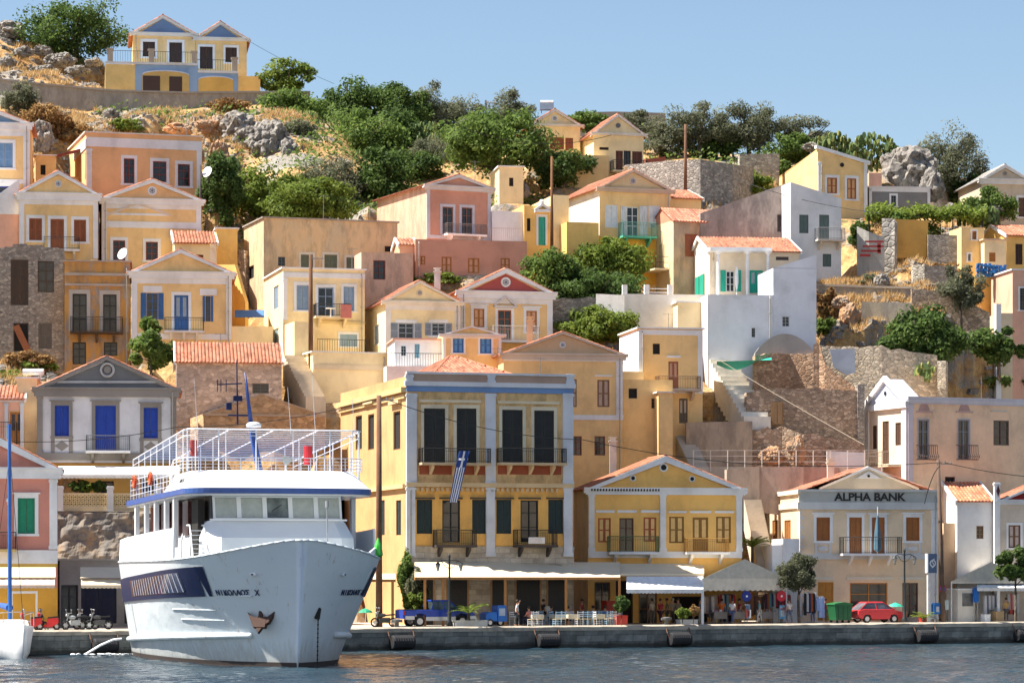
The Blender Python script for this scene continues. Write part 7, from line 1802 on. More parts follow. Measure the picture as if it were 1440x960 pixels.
for i, (x, y) in enumerate(pp):
	if i % 2 == 0: fr.cyl((x, y, zt(y)+.1), (x, y, zf(y)), .035, None, 5)
	if i:
		x0, y0 = pp[i-1]; fr.cyl((x0, y0, zf(y0)), (x, y, zf(y)), .045, None, 5); fr.cyl((x0, y0, zf(y0)-.35), (x, y, zf(y)-.35), .025, None, 4)
for k in range(18):
	y = 6.6+k*1.05; fr.cyl((-5, y, zf(y)), (5, y, zf(y)), .035, None, 4)
for x in (-2.5, 0, 2.5): fr.cyl((x, 6.2, zf(6.2)), (x, 25, zf(25)), .035, None, 4)
for x in (-2.6, 2.4):
	for y in (7, 11, 15, 19): fr.cyl((x, y, zt(y)), (x, y, zf(y)), .035, None, 4)
fr.build('canopy_frame', M_fw, fer)
f = MB(); f.cyl((2.6, 9.5, 11.2), (2.6, 9.5, 12.3), .24, .24, 12); f.build('liferaft', paint((.45, .02, .03)), fer)
f = MB(); f.cyl((-4.2, 8.2, 11.6), (-4.2, 8.2, 12.5), .2, .2, 10); f.build('red_drum', paint((.30, .03, .03)), fer)
for x, y, z in ((-5.3, 22.6, 10.6), (-5.3, 16.6, 10.6)):
	f = MB(); f.ring((x, y, z), .34, .1, 16, axis='x'); f.build('life_ring', paint((.65, .10, .03), .6), fer)
# mast, radar, aerials
f = MB(); f.cyl((-.35, 8.2, 10.2), (-.95, 8.0, 13.1), .22, .17, 10); f.cyl((-.95, 8.0, 13.1), (-1.35, 7.9, 16.3), .15, .05, 8); ma = f.build('mast', paint((.03, .07, .26), .4), fer, smooth=True)
f = MB(); f.lathe((-.9, 7.7, 13.2), [(.1, 0), (.42, .03), (.45, .18), (.3, .3), (.05, .34)], 16); f.build('radar_dome', M_fw, ma, smooth=True)
f = MB(); f.cyl((-1.75, 8, 13.4), (-1.8, 8, 17.0), .05, .03, 6); f.cyl((-2.9, 8, 15.6), (-1.5, 8, 15.7), .04, None, 5); f.box(-2.0, 7.9, 14.7, -1.5, 8.1, 15.0)
for dx, z in ((-2.9, 15.9), (-2.7, 15.9), (-2.4, 15.9)): f.cyl((dx, 8, 15.2), (dx, 8, z), .03, None, 4)
f.cyl((-2.3, 8, 13.9), (-1., 8, 13.9), .05, None, 6); f.box(-2.4, 7.9, 14.2, -2.1, 8.1, 14.6); f.build('aerial', M_navy, ma)
for x, z, zz in ((-4.1, 12.8, 15.9), (1.2, 12.9, 15.5), (2.6, 12.9, 16.2), (6.8, 12.6, 15.0)):
	f = MB(); f.cyl((min(x, 4.9), 7.5, z), (min(x, 4.9)-.2, 7.5, zz), .02, .012, 4); f.build('whip_aerial', M_fw, fer)
f = MB(); f.cyl((.65, 6.2, 10.7), (.65, 6.2, 11.2), .05); f.cyl((.6, 5.85, 11.35), (.7, 6.3, 11.4), .26, .2, 12); f.build('searchlight', paint((.5, .52, .5), .4), fer)
f = MB(); f.cyl((1.75, .6, 5.0), (1.75, .6, 8.9), .035, .03, 6); f.cyl((1.75, .6, 8.6), (1.75, .6, 8.95), .1, None, 8); f.build('bow_staff', paint((.35, .36, .38)), fer)
f = MB(); f.lathe((5.2, 3.2, 5.9), [(.05, 0), (.28, .15), (.2, .7), (.04, 1.1)], 9); f.build('green_fender', paint((.05, .42, .05), .5), fer)
f = MB(); f.cyl((-1.2, 1.6, 4.9), (-1.2, 1.6, 5.7), .25); f.cyl((1.2, 1.6, 4.9), (1.2, 1.6, 5.7), .25); f.box(-1.2, 1.5, 5.3, 1.2, 1.7, 5.5); f.build('windlass', M_hull, fer)
# ================= SAILBOAT (left edge) =================
sb = thing('sailboat', P(-30, 0, 176)*1.0, 'small white sailing boat with a blue mast cut by the left edge', 'sailboat'); sb.location = (-29.7, 178, 0); sb.rotation_euler.z = R(-70)
q = MB(); n_ = 12; rows = []
for i in range(n_+1):
	t = i/n_; x = 3.2-9*t; w_ = 1.5*math.sin(min(1, t*1.5)*math.pi/2)**.8+.02; zt_ = 2.05-.5*t*(1.3-t)
	rows.append([(x-.7, 0, -.6), (x-.5, -w_*.5, -.3), (x-.3, -w_*.85, .3), (x, -w_, zt_), (x, w_, zt_), (x-.3, w_*.85, .3), (x-.5, w_*.5, -.3)])
for r__ in rows: q.v += r__
for i in range(n_):
	for k in range(7): a_, b_ = i*7+k, i*7+(k+1) % 7; q.f.append((a_, b_, b_+7, a_+7)); q.m.append(0)
q.f.append(tuple(range(7))); q.m.append(0); q.build('hull', paint((.72, .73, .74), .3), sb, smooth=True)
q = MB(); q.cyl((-1.2, 0, 1.8), (-1.35, 0, 14), .13, .10, 10); q.build('mast', paint((.03, .13, .42), .4), sb)
q = MB(); q.cyl((-1.3, 0, 3.0), (-5.5, .2, 3.1), .22, .16, 10); q.build('boom_cover', paint((.03, .10, .35), .8), sb)
q = MB(); q.tube([(2.9, -.1, 2.0), (2.9, -.1, 2.8), (1.6, -.9, 2.75), (-4, -1.4, 2.5)], .025, 5); q.tube([(2.9, .1, 2.0), (2.9, .1, 2.8), (1.6, .9, 2.75), (-4, 1.4, 2.5)], .025, 5)
for x, y in ((1.6, .9), (0, 1.2), (-2, 1.4)): q.cyl((x, y, 1.9), (x, y, 2.7), .02); q.cyl((x, -y, 1.9), (x, -y, 2.7), .02)
q.build('pulpit', paint((.5, .5, .5), .3, .8), sb); q = MB(); q.tube([(3.1, 0, 2.1), (-1.3, 0, 12.5)], .02, 4); q.tube([(-1.3, 0, 12), (-.9, -1.45, 1.8)], .015, 4); q.build('rigging', M_iron, sb)
q = MB(); q.prism([(1.2, 1.9), (-.6, 1.9), (-.8, 2.3), (.7, 2.25)], -.7, .7); q.build('coachroof', paint((.68, .66, .62)), sb)
# foam of a water outlet at the ferry stern
q = MB(); r_ = random.Random(2); p = P(150, 921, 184)
for i in range(40): x = r_.uniform(-2.2, 2.2); q.ball((x, r_.uniform(-.6, .6), .03+.05*r_.random()), r_.uniform(.06, .2), None, .05, 6, 4)
q.tube([(.9, .2, 1.0), (.4, .1, .95), (-.4, 0, .6), (-1.3, 0, .05)], .07, 6)
tag(q.build('water_jet', paint((.8, .82, .84), .4), None, loc=(p.x, p.y, .03)), 'white jet of cooling water and foam beside the ferry stern', 'foam', kind='stuff')
# ================= QUAYSIDE =================
def QP(px, q, z=1.5):
	k = (px-CX)/F; D = (q+qn.dot(QA))/(qn.x*k+qn.y); return Vector((k*D, D, z))
QR = math.atan2(qd.y, qd.x)
# --- far left shop row behind the ferry
h = House('shop', 'low quayside shop with dark blue openings behind the motorbikes', 'shop', 84, 880, 200, 20, group='buildings along the quay')
a = h.vol(84, 470, 790, 880, depth=7, mat=plaster((.36, .34, .32), .3), below=.5, w0=0)
h.flat(a, .1, trim=(.40, .38, .35)); h.win((86, 822, 110, 876), 'gl', (.03, .03, .05), name='shop_window'); h.win((114, 824, 164, 876), 'sh', (.015, .02, .05), (.015, .02, .05), name='roller_door'); h.win((175, 824, 230, 876), 'dk', DBR); h.finish()
cream = paint((.74, .62, .44), .8, var=.06, scale=.6); creamd = paint((.70, .66, .58), .8, var=.06)
def awning(x0, x1, yb, yf, qb, qf, label, val=3.5, mat=None, posts=(), pm=None, scal=True, sag=.1, ends=True, slab=None, name='awning', group='awnings along the quay', zb=None, D=None, zg=1.5):
	"""fabric from the wall (pixel y yb at depth qb) to the front edge (yf at qf)"""
	if D: A0, B0, A1, B1 = P(x0, yb, D[0]), P(x1, yb, D[0]), P(x0, yf, D[1]), P(x1, yf, D[1])
	else:
		A0, B0, A1, B1 = QP(x0, qb), QP(x1, qb), QP(x0, qf), QP(x1, qf)
		A0.z, B0.z = [CH+(YH-yb)/F*p.y for p in (A0, B0)]; A1.z, B1.z = [CH+(YH-yf)/F*p.y for p in (A1, B1)]
	root = thing(name, A1, label, 'awning', group); o_ = Vector(A1); q = MB(); nx_, ny_ = 24, 6
	vh = val/F*A1.y
	for th in (0, -.03):
		for j in range(ny_+1):
			for i in range(nx_+1):
				p = A0.lerp(B0, i/nx_).lerp(A1.lerp(B1, i/nx_), j/ny_)-o_; p.z += th-sag*math.sin(math.pi*j/ny_)*(.5+.5*math.sin(i*1.57)**2); q.v.append(tuple(p))
	N1 = (nx_+1)*(ny_+1)
	for t in (0, N1):
		for j in range(ny_):
			for i in range(nx_): a_ = t+j*(nx_+1)+i; q.f.append((a_, a_+1, a_+nx_+2, a_+nx_+1)); q.m.append(0)
	fab = q.build('fabric', mat or cream, root, smooth=True, fix=False)
	q = MB(); L_ = (B1-A1); ns = max(6, int(L_.length/.28)); nn = Vector((L_.y, -L_.x, 0)).normalized()*.02
	for i in range(ns):
		a_, b_ = L_*(i/ns), L_*((i+1)/ns); dz = Vector((0, 0, -vh)); m_ = (a_+b_)/2+Vector((0, 0, -vh*1.25 if scal else -vh))
		q.add([a_, b_, b_+dz, m_, a_+dz, a_+nn, b_+nn, b_+dz+nn, m_+nn, a_+dz+nn], [(0, 1, 2, 3, 4), (9, 8, 7, 6, 5)])
	if vh > .01: q.build('valance', mat or cream, root, fix=False)
	for x in posts:
		t = (x-x0)/(x1-x0); p = A1.lerp(B1, t)-o_; q = MB(); q.box(p.x-.09, p.y-.02, -(o_.z-zg), p.x+.09, p.y+.16, p.z-.03); q.build('post', pm or M_white, root)
	if pm and posts:
		q = MB(); c = A1.lerp(B1, .5)-o_-Vector((0, 0, .09)); q.obox(c, L_/2*1.0, Vector((-L_.y, L_.x, 0)).normalized()*.05, Vector((0, 0, .09))); q.build('front_beam', pm, root)
	return root
oW = paint((.55, .24, .07), .6)
awning(583, 872, 790, 811, 7.4, 2.6, 'long cream canvas awning on orange wooden posts along the front of the corner mansion', val=0, posts=(597, 622, 708, 794, 871), pm=oW, sag=.18)
awning(845, 990, 792, 806, 7.8, 4.4, 'cream scalloped awning below the left balcony of the double yellow house', val=3)
awning(881, 989, 810, 828, 4.3, 1.9, 'bright white scalloped awning above the standing customers', val=5, mat=paint((.80, .80, .80), .7), posts=(988,))
def pavilion(x0, x1, ya, ye, yv, q0, q1, label, posts):
	A, B, C, D_ = QP(x0, q0), QP(x1, q0), QP(x1, q1), QP(x0, q1); ze = CH+(YH-ye)/F*A.y; za = CH+(YH-ya)/F*((A.y+C.y)/2); root = thing('pavilion', A, label, 'pavilion', 'awnings along the quay'); o_ = Vector(A)
	for p in (A, B, C, D_): p.z = ze
	ap = (A+B)/2; ap.z = za; ap2 = (C+D_)/2; ap2.z = za; q = MB(); q.add([p-o_ for p in (A, B, C, D_, ap, ap2)], [(0, 1, 4), (1, 2, 5, 4), (2, 3, 5), (3, 0, 4, 5)]); q.build('roof', paint((.58, .53, .44), .8), root)
	vh = (yv-ye)/F*A.y; q = MB()
	for p, r__ in ((A, B), (B, C), (C, D_), (D_, A)):
		ns = 16
		for i in range(ns):
			a_, b_ = p.lerp(r__, i/ns)-o_, p.lerp(r__, (i+1)/ns)-o_; m_ = (a_+b_)/2; q.add([a_, b_, b_-Vector((0, 0, vh)), m_-Vector((0, 0, vh*1.12)), a_-Vector((0, 0, vh))], [(0, 1, 2, 3, 4)])
	q.build('valance', paint((.72, .64, .52), .8), root, fix=False)
	for p in (A, B, C, D_): q = MB(); q.cyl((p-o_)-Vector((0, 0, ze-1.5)), p-o_, .05); q.build('post', M_white, root)
	return root
pavilion(988, 1106, 786, 813, 829, 2.8, 8.3, 'beige tent pavilion with a pointed roof above the souvenir stalls', ())
pavilion(1338, 1450, 790, 817, 820, 3.5, 9, 'cream tent roof over the kiosk at the right edge', ())
awning(1374, 1470, 813, 826, 4.8, 2.6, 'white scalloped awning over clothes at the right edge kiosk', val=4, mat=paint((.8, .8, .8), .7), posts=(1404,))
awning(-40, 78, 797, 811, 5.8, 4.2, 'upper cream awning of the pink quayside house', val=1)
awning(-40, 77, 812, 822, 4.4, 3.0, 'lower pinkish cream awning of the pink quayside house', val=4, mat=paint((.72, .56, .44), .8))
awning(113, 300, 797, 812, 8.5, 6.6, 'cream awning over the motorbikes left of the ferry', val=0)
awning(114, 300, 814, 822, 6.8, 5.6, 'lower cream scalloped awning over the motorbikes left of the ferry', val=4)
awning(505, 556, 806, 814, 7.5, 4, 'small cream awning between the ferry bow and the mansion', val=3, posts=(552,), pm=oW)
awning(82, 252, 655, 667, 0, 0, 'long white scalloped awning over the veranda of the white house', val=4.5, mat=paint((.78, .76, .70), .8), D=(212.8, 209.6), posts=(), group='awnings along the quay')
awning(330, 372, 436, 444, 0, 0, 'blue and white awning on the terrace right of the blue shutter house', val=2, mat=paint((.05, .16, .45), .8), D=(246, 243), group='awnings on the hillside', zg=26)
# veranda
h = House('veranda', 'yellow lattice veranda parapet with white pillars above the rock wall', 'veranda', 82, 712, 208.6, 3, anchor=False)
pLat = plaster((.72, .55, .28), .15); h.band((82, 693, 262, 696), .02, (.72, .56, .32), name='parapet_rail');
u0, u1, v0, v1 = h.rect((82, 696, 262, 711)); q = MB(); n = 34; rws = 3
for i in range(n):
	for j in range(rws):
		x = u0+(u1-u0)*(i+.5*(j % 2))/n; z = v0+(v1-v0)*(j+.5)/rws; d = (u1-u0)/n*.5; e = (v1-v0)/rws*.5
		for s_ in (-1, 1): q.obox((x, .05, z), (d*.9, 0, s_*e*.9), (0, .04, 0), (-s_*.035, 0, .035))
q.box(u0, .10, v0, u1, .12, v1, 1); q.build('lattice', [pLat, M_dark], h.root)
h.band((82, 711, 262, 722), .02, (.70, .56, .34), name='parapet_base'); h.pilasters((84.5, 155, 222), 683, 722, 9, proud=.2, c=(.72, .70, .66));
h2_ = h
h = House('veranda_house', 'shaded yellow ground floor behind the veranda of the white house', 'house', 52, 712, 213.4, 3, anchor=False); a = h.vol(52, 262, 648, 712, depth=7, mat=pYd, below=2)
for r in ((92, 674, 118, 712), (136, 676, 160, 712), (200, 676, 220, 712)): h.win(r, 'gl', DBR, w=0, name='door')
h.finish()
for i, x in enumerate((108, 122, 138)):
	tree(x, 684, 22, 18, 210.5, 'bright' if i % 2 else 'dense', ['left', 'middle', 'right'][i]+' potted plant on the veranda parapet above the rock wall', ybase=694, cat='plant', name='potted_plant', leaf=.12, density=1.4, group='potted plants')
# --- figures
def skin_mesh(edges, verts, radii, sub=1):
	me = bpy.data.meshes.new('sk'); me.from_pydata(verts, edges, []); o = bpy.data.objects.new('sk', me); col.objects.link(o)
	md = o.modifiers.new('s', 'SKIN'); md.use_smooth_shade = True
	for i, r in enumerate(radii): me.skin_vertices[0].data[i].radius = (r, r*.85) if not isinstance(r, tuple) else r
	me.skin_vertices[0].data[0].use_root = True
	sd = o.modifiers.new('d', 'SUBSURF'); sd.levels = sub
	dg = bpy.context.evaluated_depsgraph_get(); out_ = bpy.data.meshes.new_from_object(o.evaluated_get(dg)); bpy.data.objects.remove(o); return out_
SKIN = paint((.45, .24, .15), .6)
def person(loc, rz, label, top, legs, hair=(.05, .03, .02), pose='stand', H_=1.72, dress=False, hat=None, arm=None, group='people on the quay'):
	root = thing('person', loc, label, 'person', group, rz); k = H_/1.75
	sit = pose == 'sit'; hz = .47 if sit else .93
	J = {'pel': (0, 0, hz), 'bel': (0, 0, hz+.2), 'che': (0, .0, hz+.42), 'nec': (0, -.01, hz+.57), 'hd0': (0, -.03, hz+.64), 'hd1': (0, -.04, hz+.76)}
	for s, sg in (('L', -1), ('R', 1)):
		J['sh'+s] = (sg*.19, 0, hz+.49)
		if sit: J['hp'+s] = (sg*.09, -.02, hz-.01); J['kn'+s] = (sg*.12, -.44, hz+.0); J['an'+s] = (sg*.12, -.46, .09); J['to'+s] = (sg*.13, -.64, .04); J['el'+s] = (sg*.26, -.1, hz+.22); J['ha'+s] = (sg*.16, -.34, hz+.2)
		else:
			st = .12 if pose == 'walk' else .03
			J['hp'+s] = (sg*.09, 0, hz-.05); J['kn'+s] = (sg*.10, -sg*st-.02, .49); J['an'+s] = (sg*.11, sg*st*-1.2+.03, .09); J['to'+s] = (sg*.13, sg*st*-1.2-.15, .04); J['el'+s] = (sg*.27, .03, hz+.22); J['ha'+s] = (sg*.28, -.08, hz-.02)
	if arm == 'head': J['elR'] = (.38, -.12, hz+.62); J['haR'] = (.13, -.18, hz+.78)
	names = list(J); V_ = [tuple(c*k for c in J[n_]) for n_ in names]; I = {n_: i for i, n_ in enumerate(names)}
	E = [('pel', 'bel'), ('bel', 'che'), ('che', 'nec'), ('nec', 'hd0'), ('hd0', 'hd1')]
	for s in 'LR': E += [('che', 'sh'+s), ('sh'+s, 'el'+s), ('el'+s, 'ha'+s), ('pel', 'hp'+s), ('hp'+s, 'kn'+s), ('kn'+s, 'an'+s), ('an'+s, 'to'+s)]
	RR = {'pel': .15, 'bel': .13, 'che': .15, 'nec': .055, 'hd0': .085, 'hd1': .105, 'sh': .07, 'el': .045, 'ha': .032, 'hp': .095, 'kn': .06, 'an': .042, 'to': .04}
	rad = [RR.get(n_, RR.get(n_[:2]))*k for n_ in names]
	me = skin_mesh([(I[a], I[b_]) for a, b_ in E], V_, rad); fb = MB(); fb.v = [tuple(v_.co) for v_ in me.vertices]; fb.f = [tuple(p.vertices) for p in me.polygons]; fb.m = [0]*len(fb.f)
	for s, sg in (('L', -1), ('R', 1)):   # fingers
		hpos = Vector(J['ha'+s])*k; e_ = Vector(J['el'+s])*k; d = (hpos-e_).normalized(); sd = Vector((0, 1, 0)) if not sit else Vector((1, 0, 0))
		for i in range(4): b0 = hpos+sd*(.018*(i-1.5))+d*.03; fb.cyl(b0, b0+d*(.09-.01*abs(i-1.3))+Vector((0, -.01, 0)), .009, .007, 5)
		fb.cyl(hpos+sd*-.03, hpos+sd*-.06+d*.05, .011, .008, 5)
	hc = Vector(J['hd1'])*k; fb.ball(hc+Vector((0, -.11, -.02))*k, .014, .025, .022, 6, 4);
	for sg in (-1, 1): fb.ball(hc+Vector((sg*.1, 0, -.02))*k, .012, .025, .03, 6, 4)
	body = fb.build('body', SKIN, root, smooth=True)
	eb = MB()
	for sg in (-1, 1): eb.ball(hc+Vector((sg*.035, -.098, .012))*k, .012, .008, .008, 6, 4)
	eb.build('eyes', M_dark, root)
	hb_ = MB(); hb_.ball(hc+Vector((0, .025, .035))*k, .118*k, .122*k, .115*k, 10, 7); hb_.build('hair' if not hat else 'hat', paint(hat or hair, .8), root, smooth=True)
	def part(nm, ed, ext, mat):
		idx = sorted({n_ for e in ed for n_ in e}, key=lambda n_: (n_ != 'pel', n_)); ii = {n_: i for i, n_ in enumerate(idx)}
		m2 = skin_mesh([(ii[a], ii[b_]) for a, b_ in ed], [tuple(c*k for c in JJ[n_]) for n_ in idx], [RR.get(n_, RR.get(n_[:2]))*k*ext for n_ in idx]); m2.materials.clear(); m2.materials.append(mat); o_ = bpy.data.objects.new(nm, m2); col.objects.link(o_); o_.parent = root
	JJ = dict(J)
	for s in 'LR':
		a, b_ = Vector(J['sh'+s]), Vector(J['el'+s]); JJ['m'+s] = tuple(a.lerp(b_, .75)); RR['m'+s] = .055
		a, b_ = Vector(J['kn'+s]), Vector(J['an'+s]); JJ['c'+s] = tuple(a.lerp(b_, .9)); RR['c'+s] = .05
	part('shirt', [('pel', 'bel'), ('bel', 'che')]+[e for s in 'LR' for e in (('che', 'sh'+s), ('sh'+s, 'm'+s))], 1.16, paint(top, .85))
	part('trousers', [e for s in 'LR' for e in (('pel', 'hp'+s), ('hp'+s, 'kn'+s), ('kn'+s, 'c'+s))], 1.2, paint(legs, .85)); return root
def face(px): return QR+R(0)
person(QP(727, 1.0), QR+R(60), 'woman in a white top and dark trousers with one raised arm at the quay edge', (.7, .72, .75), (.06, .07, .08), arm='head', pose='walk')
person(QP(744, 2.2), QR+R(200), 'person in a salmon shirt seated at a café table beside the raised-arm woman', (.55, .20, .16), (.05, .05, .10), pose='sit')
for x, c, l, lb in ((917, (.42, .38, .30), (.14, .11, .08), 'person in a beige shirt standing under the white awning, leftmost of the customers'), (929, (.42, .03, .05), (.08, .02, .05), 'person in a red shirt standing under the white awning'), (938, (.14, .16, .10), (.07, .07, .05), 'person in an olive green shirt standing under the white awning'), (946, (.28, .22, .15), (.10, .08, .06), 'person in a brown shirt standing under the white awning beside the olive green shirt'), (954, (.20, .17, .12), (.06, .06, .05), 'person in dark brown clothes standing rightmost under the white awning')):
	person(QP(x, 3.4+(x % 3)*.5), QR+R(x % 5*40+120), lb, c, l, hat=(.4, .33, .22) if x == 946 else None, H_=1.7+(x % 4)*.03)
person(QP(56, 4.2), QR+R(30), 'seated person in dark clothes beside the red scooter at the left', (.03, .03, .05), (.03, .03, .04), pose='sit')
person(QP(1015, 3.8), QR+R(150), 'person in an orange top bending over the stall under the beige pavilion', (.70, .16, .03), (.05, .05, .07))
person(QP(1003, 5), QR+R(20), 'person in a white top standing behind the stall under the beige pavilion', (.65, .62, .6), (.2, .2, .25))
person(QP(1143, 3.6), QR+R(190), 'person in a dark shirt standing beside the clothes rack near the olive tree', (.05, .05, .08), (.10, .16, .35))
person(QP(1040, 3.4), QR+R(250), 'person in a dark red dress between the souvenir stands', (.30, .03, .05), (.3, .28, .26))
person(QP(834, 4.4), QR+R(170), 'seated guest in a dark shirt at the rear of the café', (.05, .04, .05), (.05, .05, .06), pose='sit')
person(QP(775, 3.6), QR+R(20), 'seated guest in black at a café table between the wooden posts', (.02, .02, .025), (.04, .04, .05), pose='sit')
for x, q_, r, c, l, ps, lb in ((799, 2.6, 200, (.5, .5, .48), (.06, .07, .12), 'sit', 'seated guest in a white shirt right of the third wooden post'), (851, 2.9, 160, (.10, .18, .35), (.2, .18, .15), 'sit', 'seated guest in a blue shirt at the middle of the café'), (764, 4.6, 90, (.03, .03, .03), (.03, .03, .03), 'stand', 'waiter in black standing in the shade of the café'), (1110, 2.4, 200, (.6, .55, .5), (.12, .14, .2), 'walk', 'person in a cream top walking left of the quay olive tree'), (1160, 4.2, 30, (.5, .12, .10), (.25, .22, .18), 'stand', 'person in a red shirt behind the green waste container'), (1068, 2.8, 240, (.12, .3, .3), (.5, .48, .44), 'walk', 'person in a teal shirt browsing at the souvenir tables'), (1030, 2.4, 120, (.62, .6, .58), (.08, .1, .2), 'walk', 'person in a pale shirt and navy trousers passing the beige pavilion'), (984, 2.6, 60, (.1, .1, .12), (.3, .26, .2), 'stand', 'person in a black shirt beside the white awning post'), (1415, 2.4, 160, (.5, .3, .1), (.1, .1, .1), 'stand', 'person in an orange brown shirt at the right edge kiosk'), (818, 5.2, 40, (.3, .05, .04), (.05, .05, .05), 'stand', 'person in a maroon shirt deep under the long cream awning')):
	person(QP(x, q_), QR+R(r), lb, c, l, pose=ps)
# --- café chairs and tables
def chair(loc, rz, c, label):
	root = thing('chair', loc, label, 'chair', 'ladder-back café chairs', rz); m_ = paint(c, .6)
	q = MB(); q.box(-.22, -.22, .43, .22, .22, .47); q.build('seat', paint((.55, .45, .28), .8), root)
	for x, y, t in ((-.2, -.2, .44), (.2, -.2, .44), (-.2, .2, 1.0), (.2, .2, 1.0)): q = MB(); q.cyl((x, y, 0), (x, y+(.07 if t > .5 else 0), t), .022, .018, 6); q.build('leg', m_, root)
	q = MB()
	for z in (.6, .74, .88): q.box(-.19, .215+(z-.5)*.05, z, .19, .235+(z-.5)*.05, z+.07)
	for z in (.15, .28): q.box(-.19, -.21, z, .19, -.19, z+.025); q.box(-.21, -.19, z, -.19, .19, z+.025); q.box(.19, -.19, z, .21, .19, z+.025)
	q.build('backrest', m_, root); return root
blw = (.42, .55, .66); ch0 = None
cols = {'white': (.70, .72, .74), 'blue': (.35, .52, .66)}
protos = {}
spots = []
for i, (x, q_, r, c) in enumerate([(748, 1.3, 190, 'white'), (757, 1.5, 10, 'white'), (783, 1.3, 180, 'blue'), (789, 1.6, 200, 'blue'), (779, 2.4, 20, 'blue'), (814, 1.2, 175, 'white'), (820, 1.4, 190, 'blue'), (827, 1.2, 185, 'blue'), (833, 2.2, 10, 'white'), (841, 1.3, 90, 'white'), (848, 2.4, 20, 'blue'), (855, 1.3, 180, 'blue'), (861, 1.4, 170, 'white'), (806, 3.2, 0, 'white'), (845, 3.6, 30, 'blue'), (868, 2.7, 200, 'white'), (765, 3.5, 20, 'blue'), (721, 3.0, 150, 'white')]):
	wh_ = ['nearest the woman with the raised arm', 'beside the salmon shirt guest', 'left of the second wooden post pair', 'just left of the third wooden post', 'behind the blue chairs at the third post', 'first right of the third wooden post', 'second right of the third wooden post', 'third right of the third wooden post', 'set back behind the row right of the third post', 'turned sideways at the middle of the café', 'set back at the middle of the café', 'left of the red planter', 'closest to the red planter', 'far back right of the third post', 'far back at the middle of the café', 'beside the red planter, set back', 'far back between the second and third posts', 'behind the second wooden post'][i]
	lb = 'ladder-back café chair painted %s, %s' % ('white' if c == 'white' else 'pale blue', wh_)
	if c not in protos: protos[c] = o_ = chair(QP(x, q_), QR+R(r), cols[c], lb)
	else: o_ = copy_tree(protos[c]); o_.location = QP(x, q_); o_.rotation_euler.z = QR+R(r); o_['label'] = lb
q = MB
tb = None
for i, (x, q_, lb) in enumerate(((753, 2.0, 'square café table with a pale cloth beside the salmon shirt guest'), (785, 2.3, 'square café table with a pale cloth left of the third wooden post'), (803, 1.9, 'square café table with a cream cloth right of the third wooden post'), (839, 2.0, 'square café table with a pale cloth at the middle of the café'), (858, 2.3, 'square café table with a pale cloth near the red planter'))):
	if tb is None:
		tb = thing('cafe_table', QP(x, q_), lb, 'table', 'café tables', QR); q = MB(); q.box(-.4, -.4, .72, .4, .4, .75); q.build('tabletop', M_wood, tb)
		for sx in (-1, 1):
			for sy in (-1, 1): q = MB(); q.cyl((sx*.35, sy*.35, 0), (sx*.35, sy*.35, .72), .025); q.build('leg', M_wood, tb)
		q = MB(); q.box(-.43, -.43, .751, .43, .43, .765); q.box(-.43, -.44, .45, .43, -.43, .751); q.box(-.44, -.43, .5, -.43, .43, .751); q.box(.43, -.43, .5, .44, .43, .751); q.build('tablecloth', paint((.62, .56, .42), .9), tb)
	else: o_ = copy_tree(tb); o_.location = QP(x, q_); o_['label'] = lb
# --- vehicles
def wheel(root, x, y, r, w_=.2, nm='wheel'):
	q = MB(); q.cyl((x, y-w_/2, r), (x, y+w_/2, r), r, r, 20); wl = q.build(nm, paint((.02, .02, .02), .85), root); q = MB(); q.cyl((x, y-w_/2-.02, r), (x, y+w_/2+.02, r), r*.6, r*.6, 14); q.build('rim', paint((.5, .5, .52), .3, .6), wl)
def carbody(root, low, cab, W_, Wc, paint_m, glass_m, low2=None):
	"""low: side outline of the body; cab: outline of the greenhouse (4 pts)"""
	q = MB(); n_ = len(low); ins = .10
	rows = []
	for yy, sc_ in ((-W_/2, .0), (-W_/2+.0, 0), (W_/2, 0)): pass
	cx_ = sum(p[0] for p in low)/n_; cz_ = sum(p[1] for p in low)/n_
	prof = [(-W_/2, .94), (-W_/2+.10, 1.0), (W_/2-.10, 1.0), (W_/2, .94)]
	for yy, s_ in prof:
		for x, z in low: q.v.append((cx_+(x-cx_)*(1-(1-s_)*.35), yy, cz_+(z-cz_)*s_))
	for k in range(3):
		for i in range(n_): a_, b_ = k*n_+i, k*n_+(i+1) % n_; q.f.append((a_, b_, b_+n_, a_+n_)); q.m.append(0)
	q.f += [tuple(range(n_)), tuple(range(4*n_-1, 3*n_-1, -1))]; q.m += [0, 0]
	body = q.build('body', paint_m, root)
	(x0, z0), (x1, z1), (x2, z2), (x3, z3) = cab; q = MB(); a, b_ = W_/2-.08, Wc/2
	q.add([(x0, -a, z0), (x3, -a, z3), (x3, a, z3), (x0, a, z0), (x1, -b_, z1), (x2, -b_, z2), (x2, b_, z2), (x1, b_, z1)], [(0, 1, 5, 4), (1, 2, 6, 5), (2, 3, 7, 6), (3, 0, 4, 7)])
	q.build('windows', glass_m, root)
	q = MB(); q.add([(x1-.05, -b_-.02, z1-.02), (x2+.05, -b_-.02, z2-.02), (x2+.05, b_+.02, z2-.02), (x1-.05, b_+.02, z1-.02), (x1+.03, -b_+.05, z1+.06), (x2-.03, -b_+.05, z2+.06), (x2-.03, b_-.05, z2+.06), (x1+.03, b_-.05, z1+.06)], [(3, 2, 1, 0), (4, 5, 6, 7), (0, 1, 5, 4), (1, 2, 6, 5), (2, 3, 7, 6), (3, 0, 4, 7)])
	for sg in (-1, 1):
		for (xa, za, xb, zb) in ((x0, z0, x1, z1), ((x0+x3)/2, z0, (x1+x2)/2, z1), (x3, z3, x2, z2)): q.cyl((xa, sg*(a+.005), za), (xb, sg*(b_+.012), zb), .035, .035, 5)
	q.build('roof', paint_m, root); return body
bl = paint((.02, .06, .36), .25)
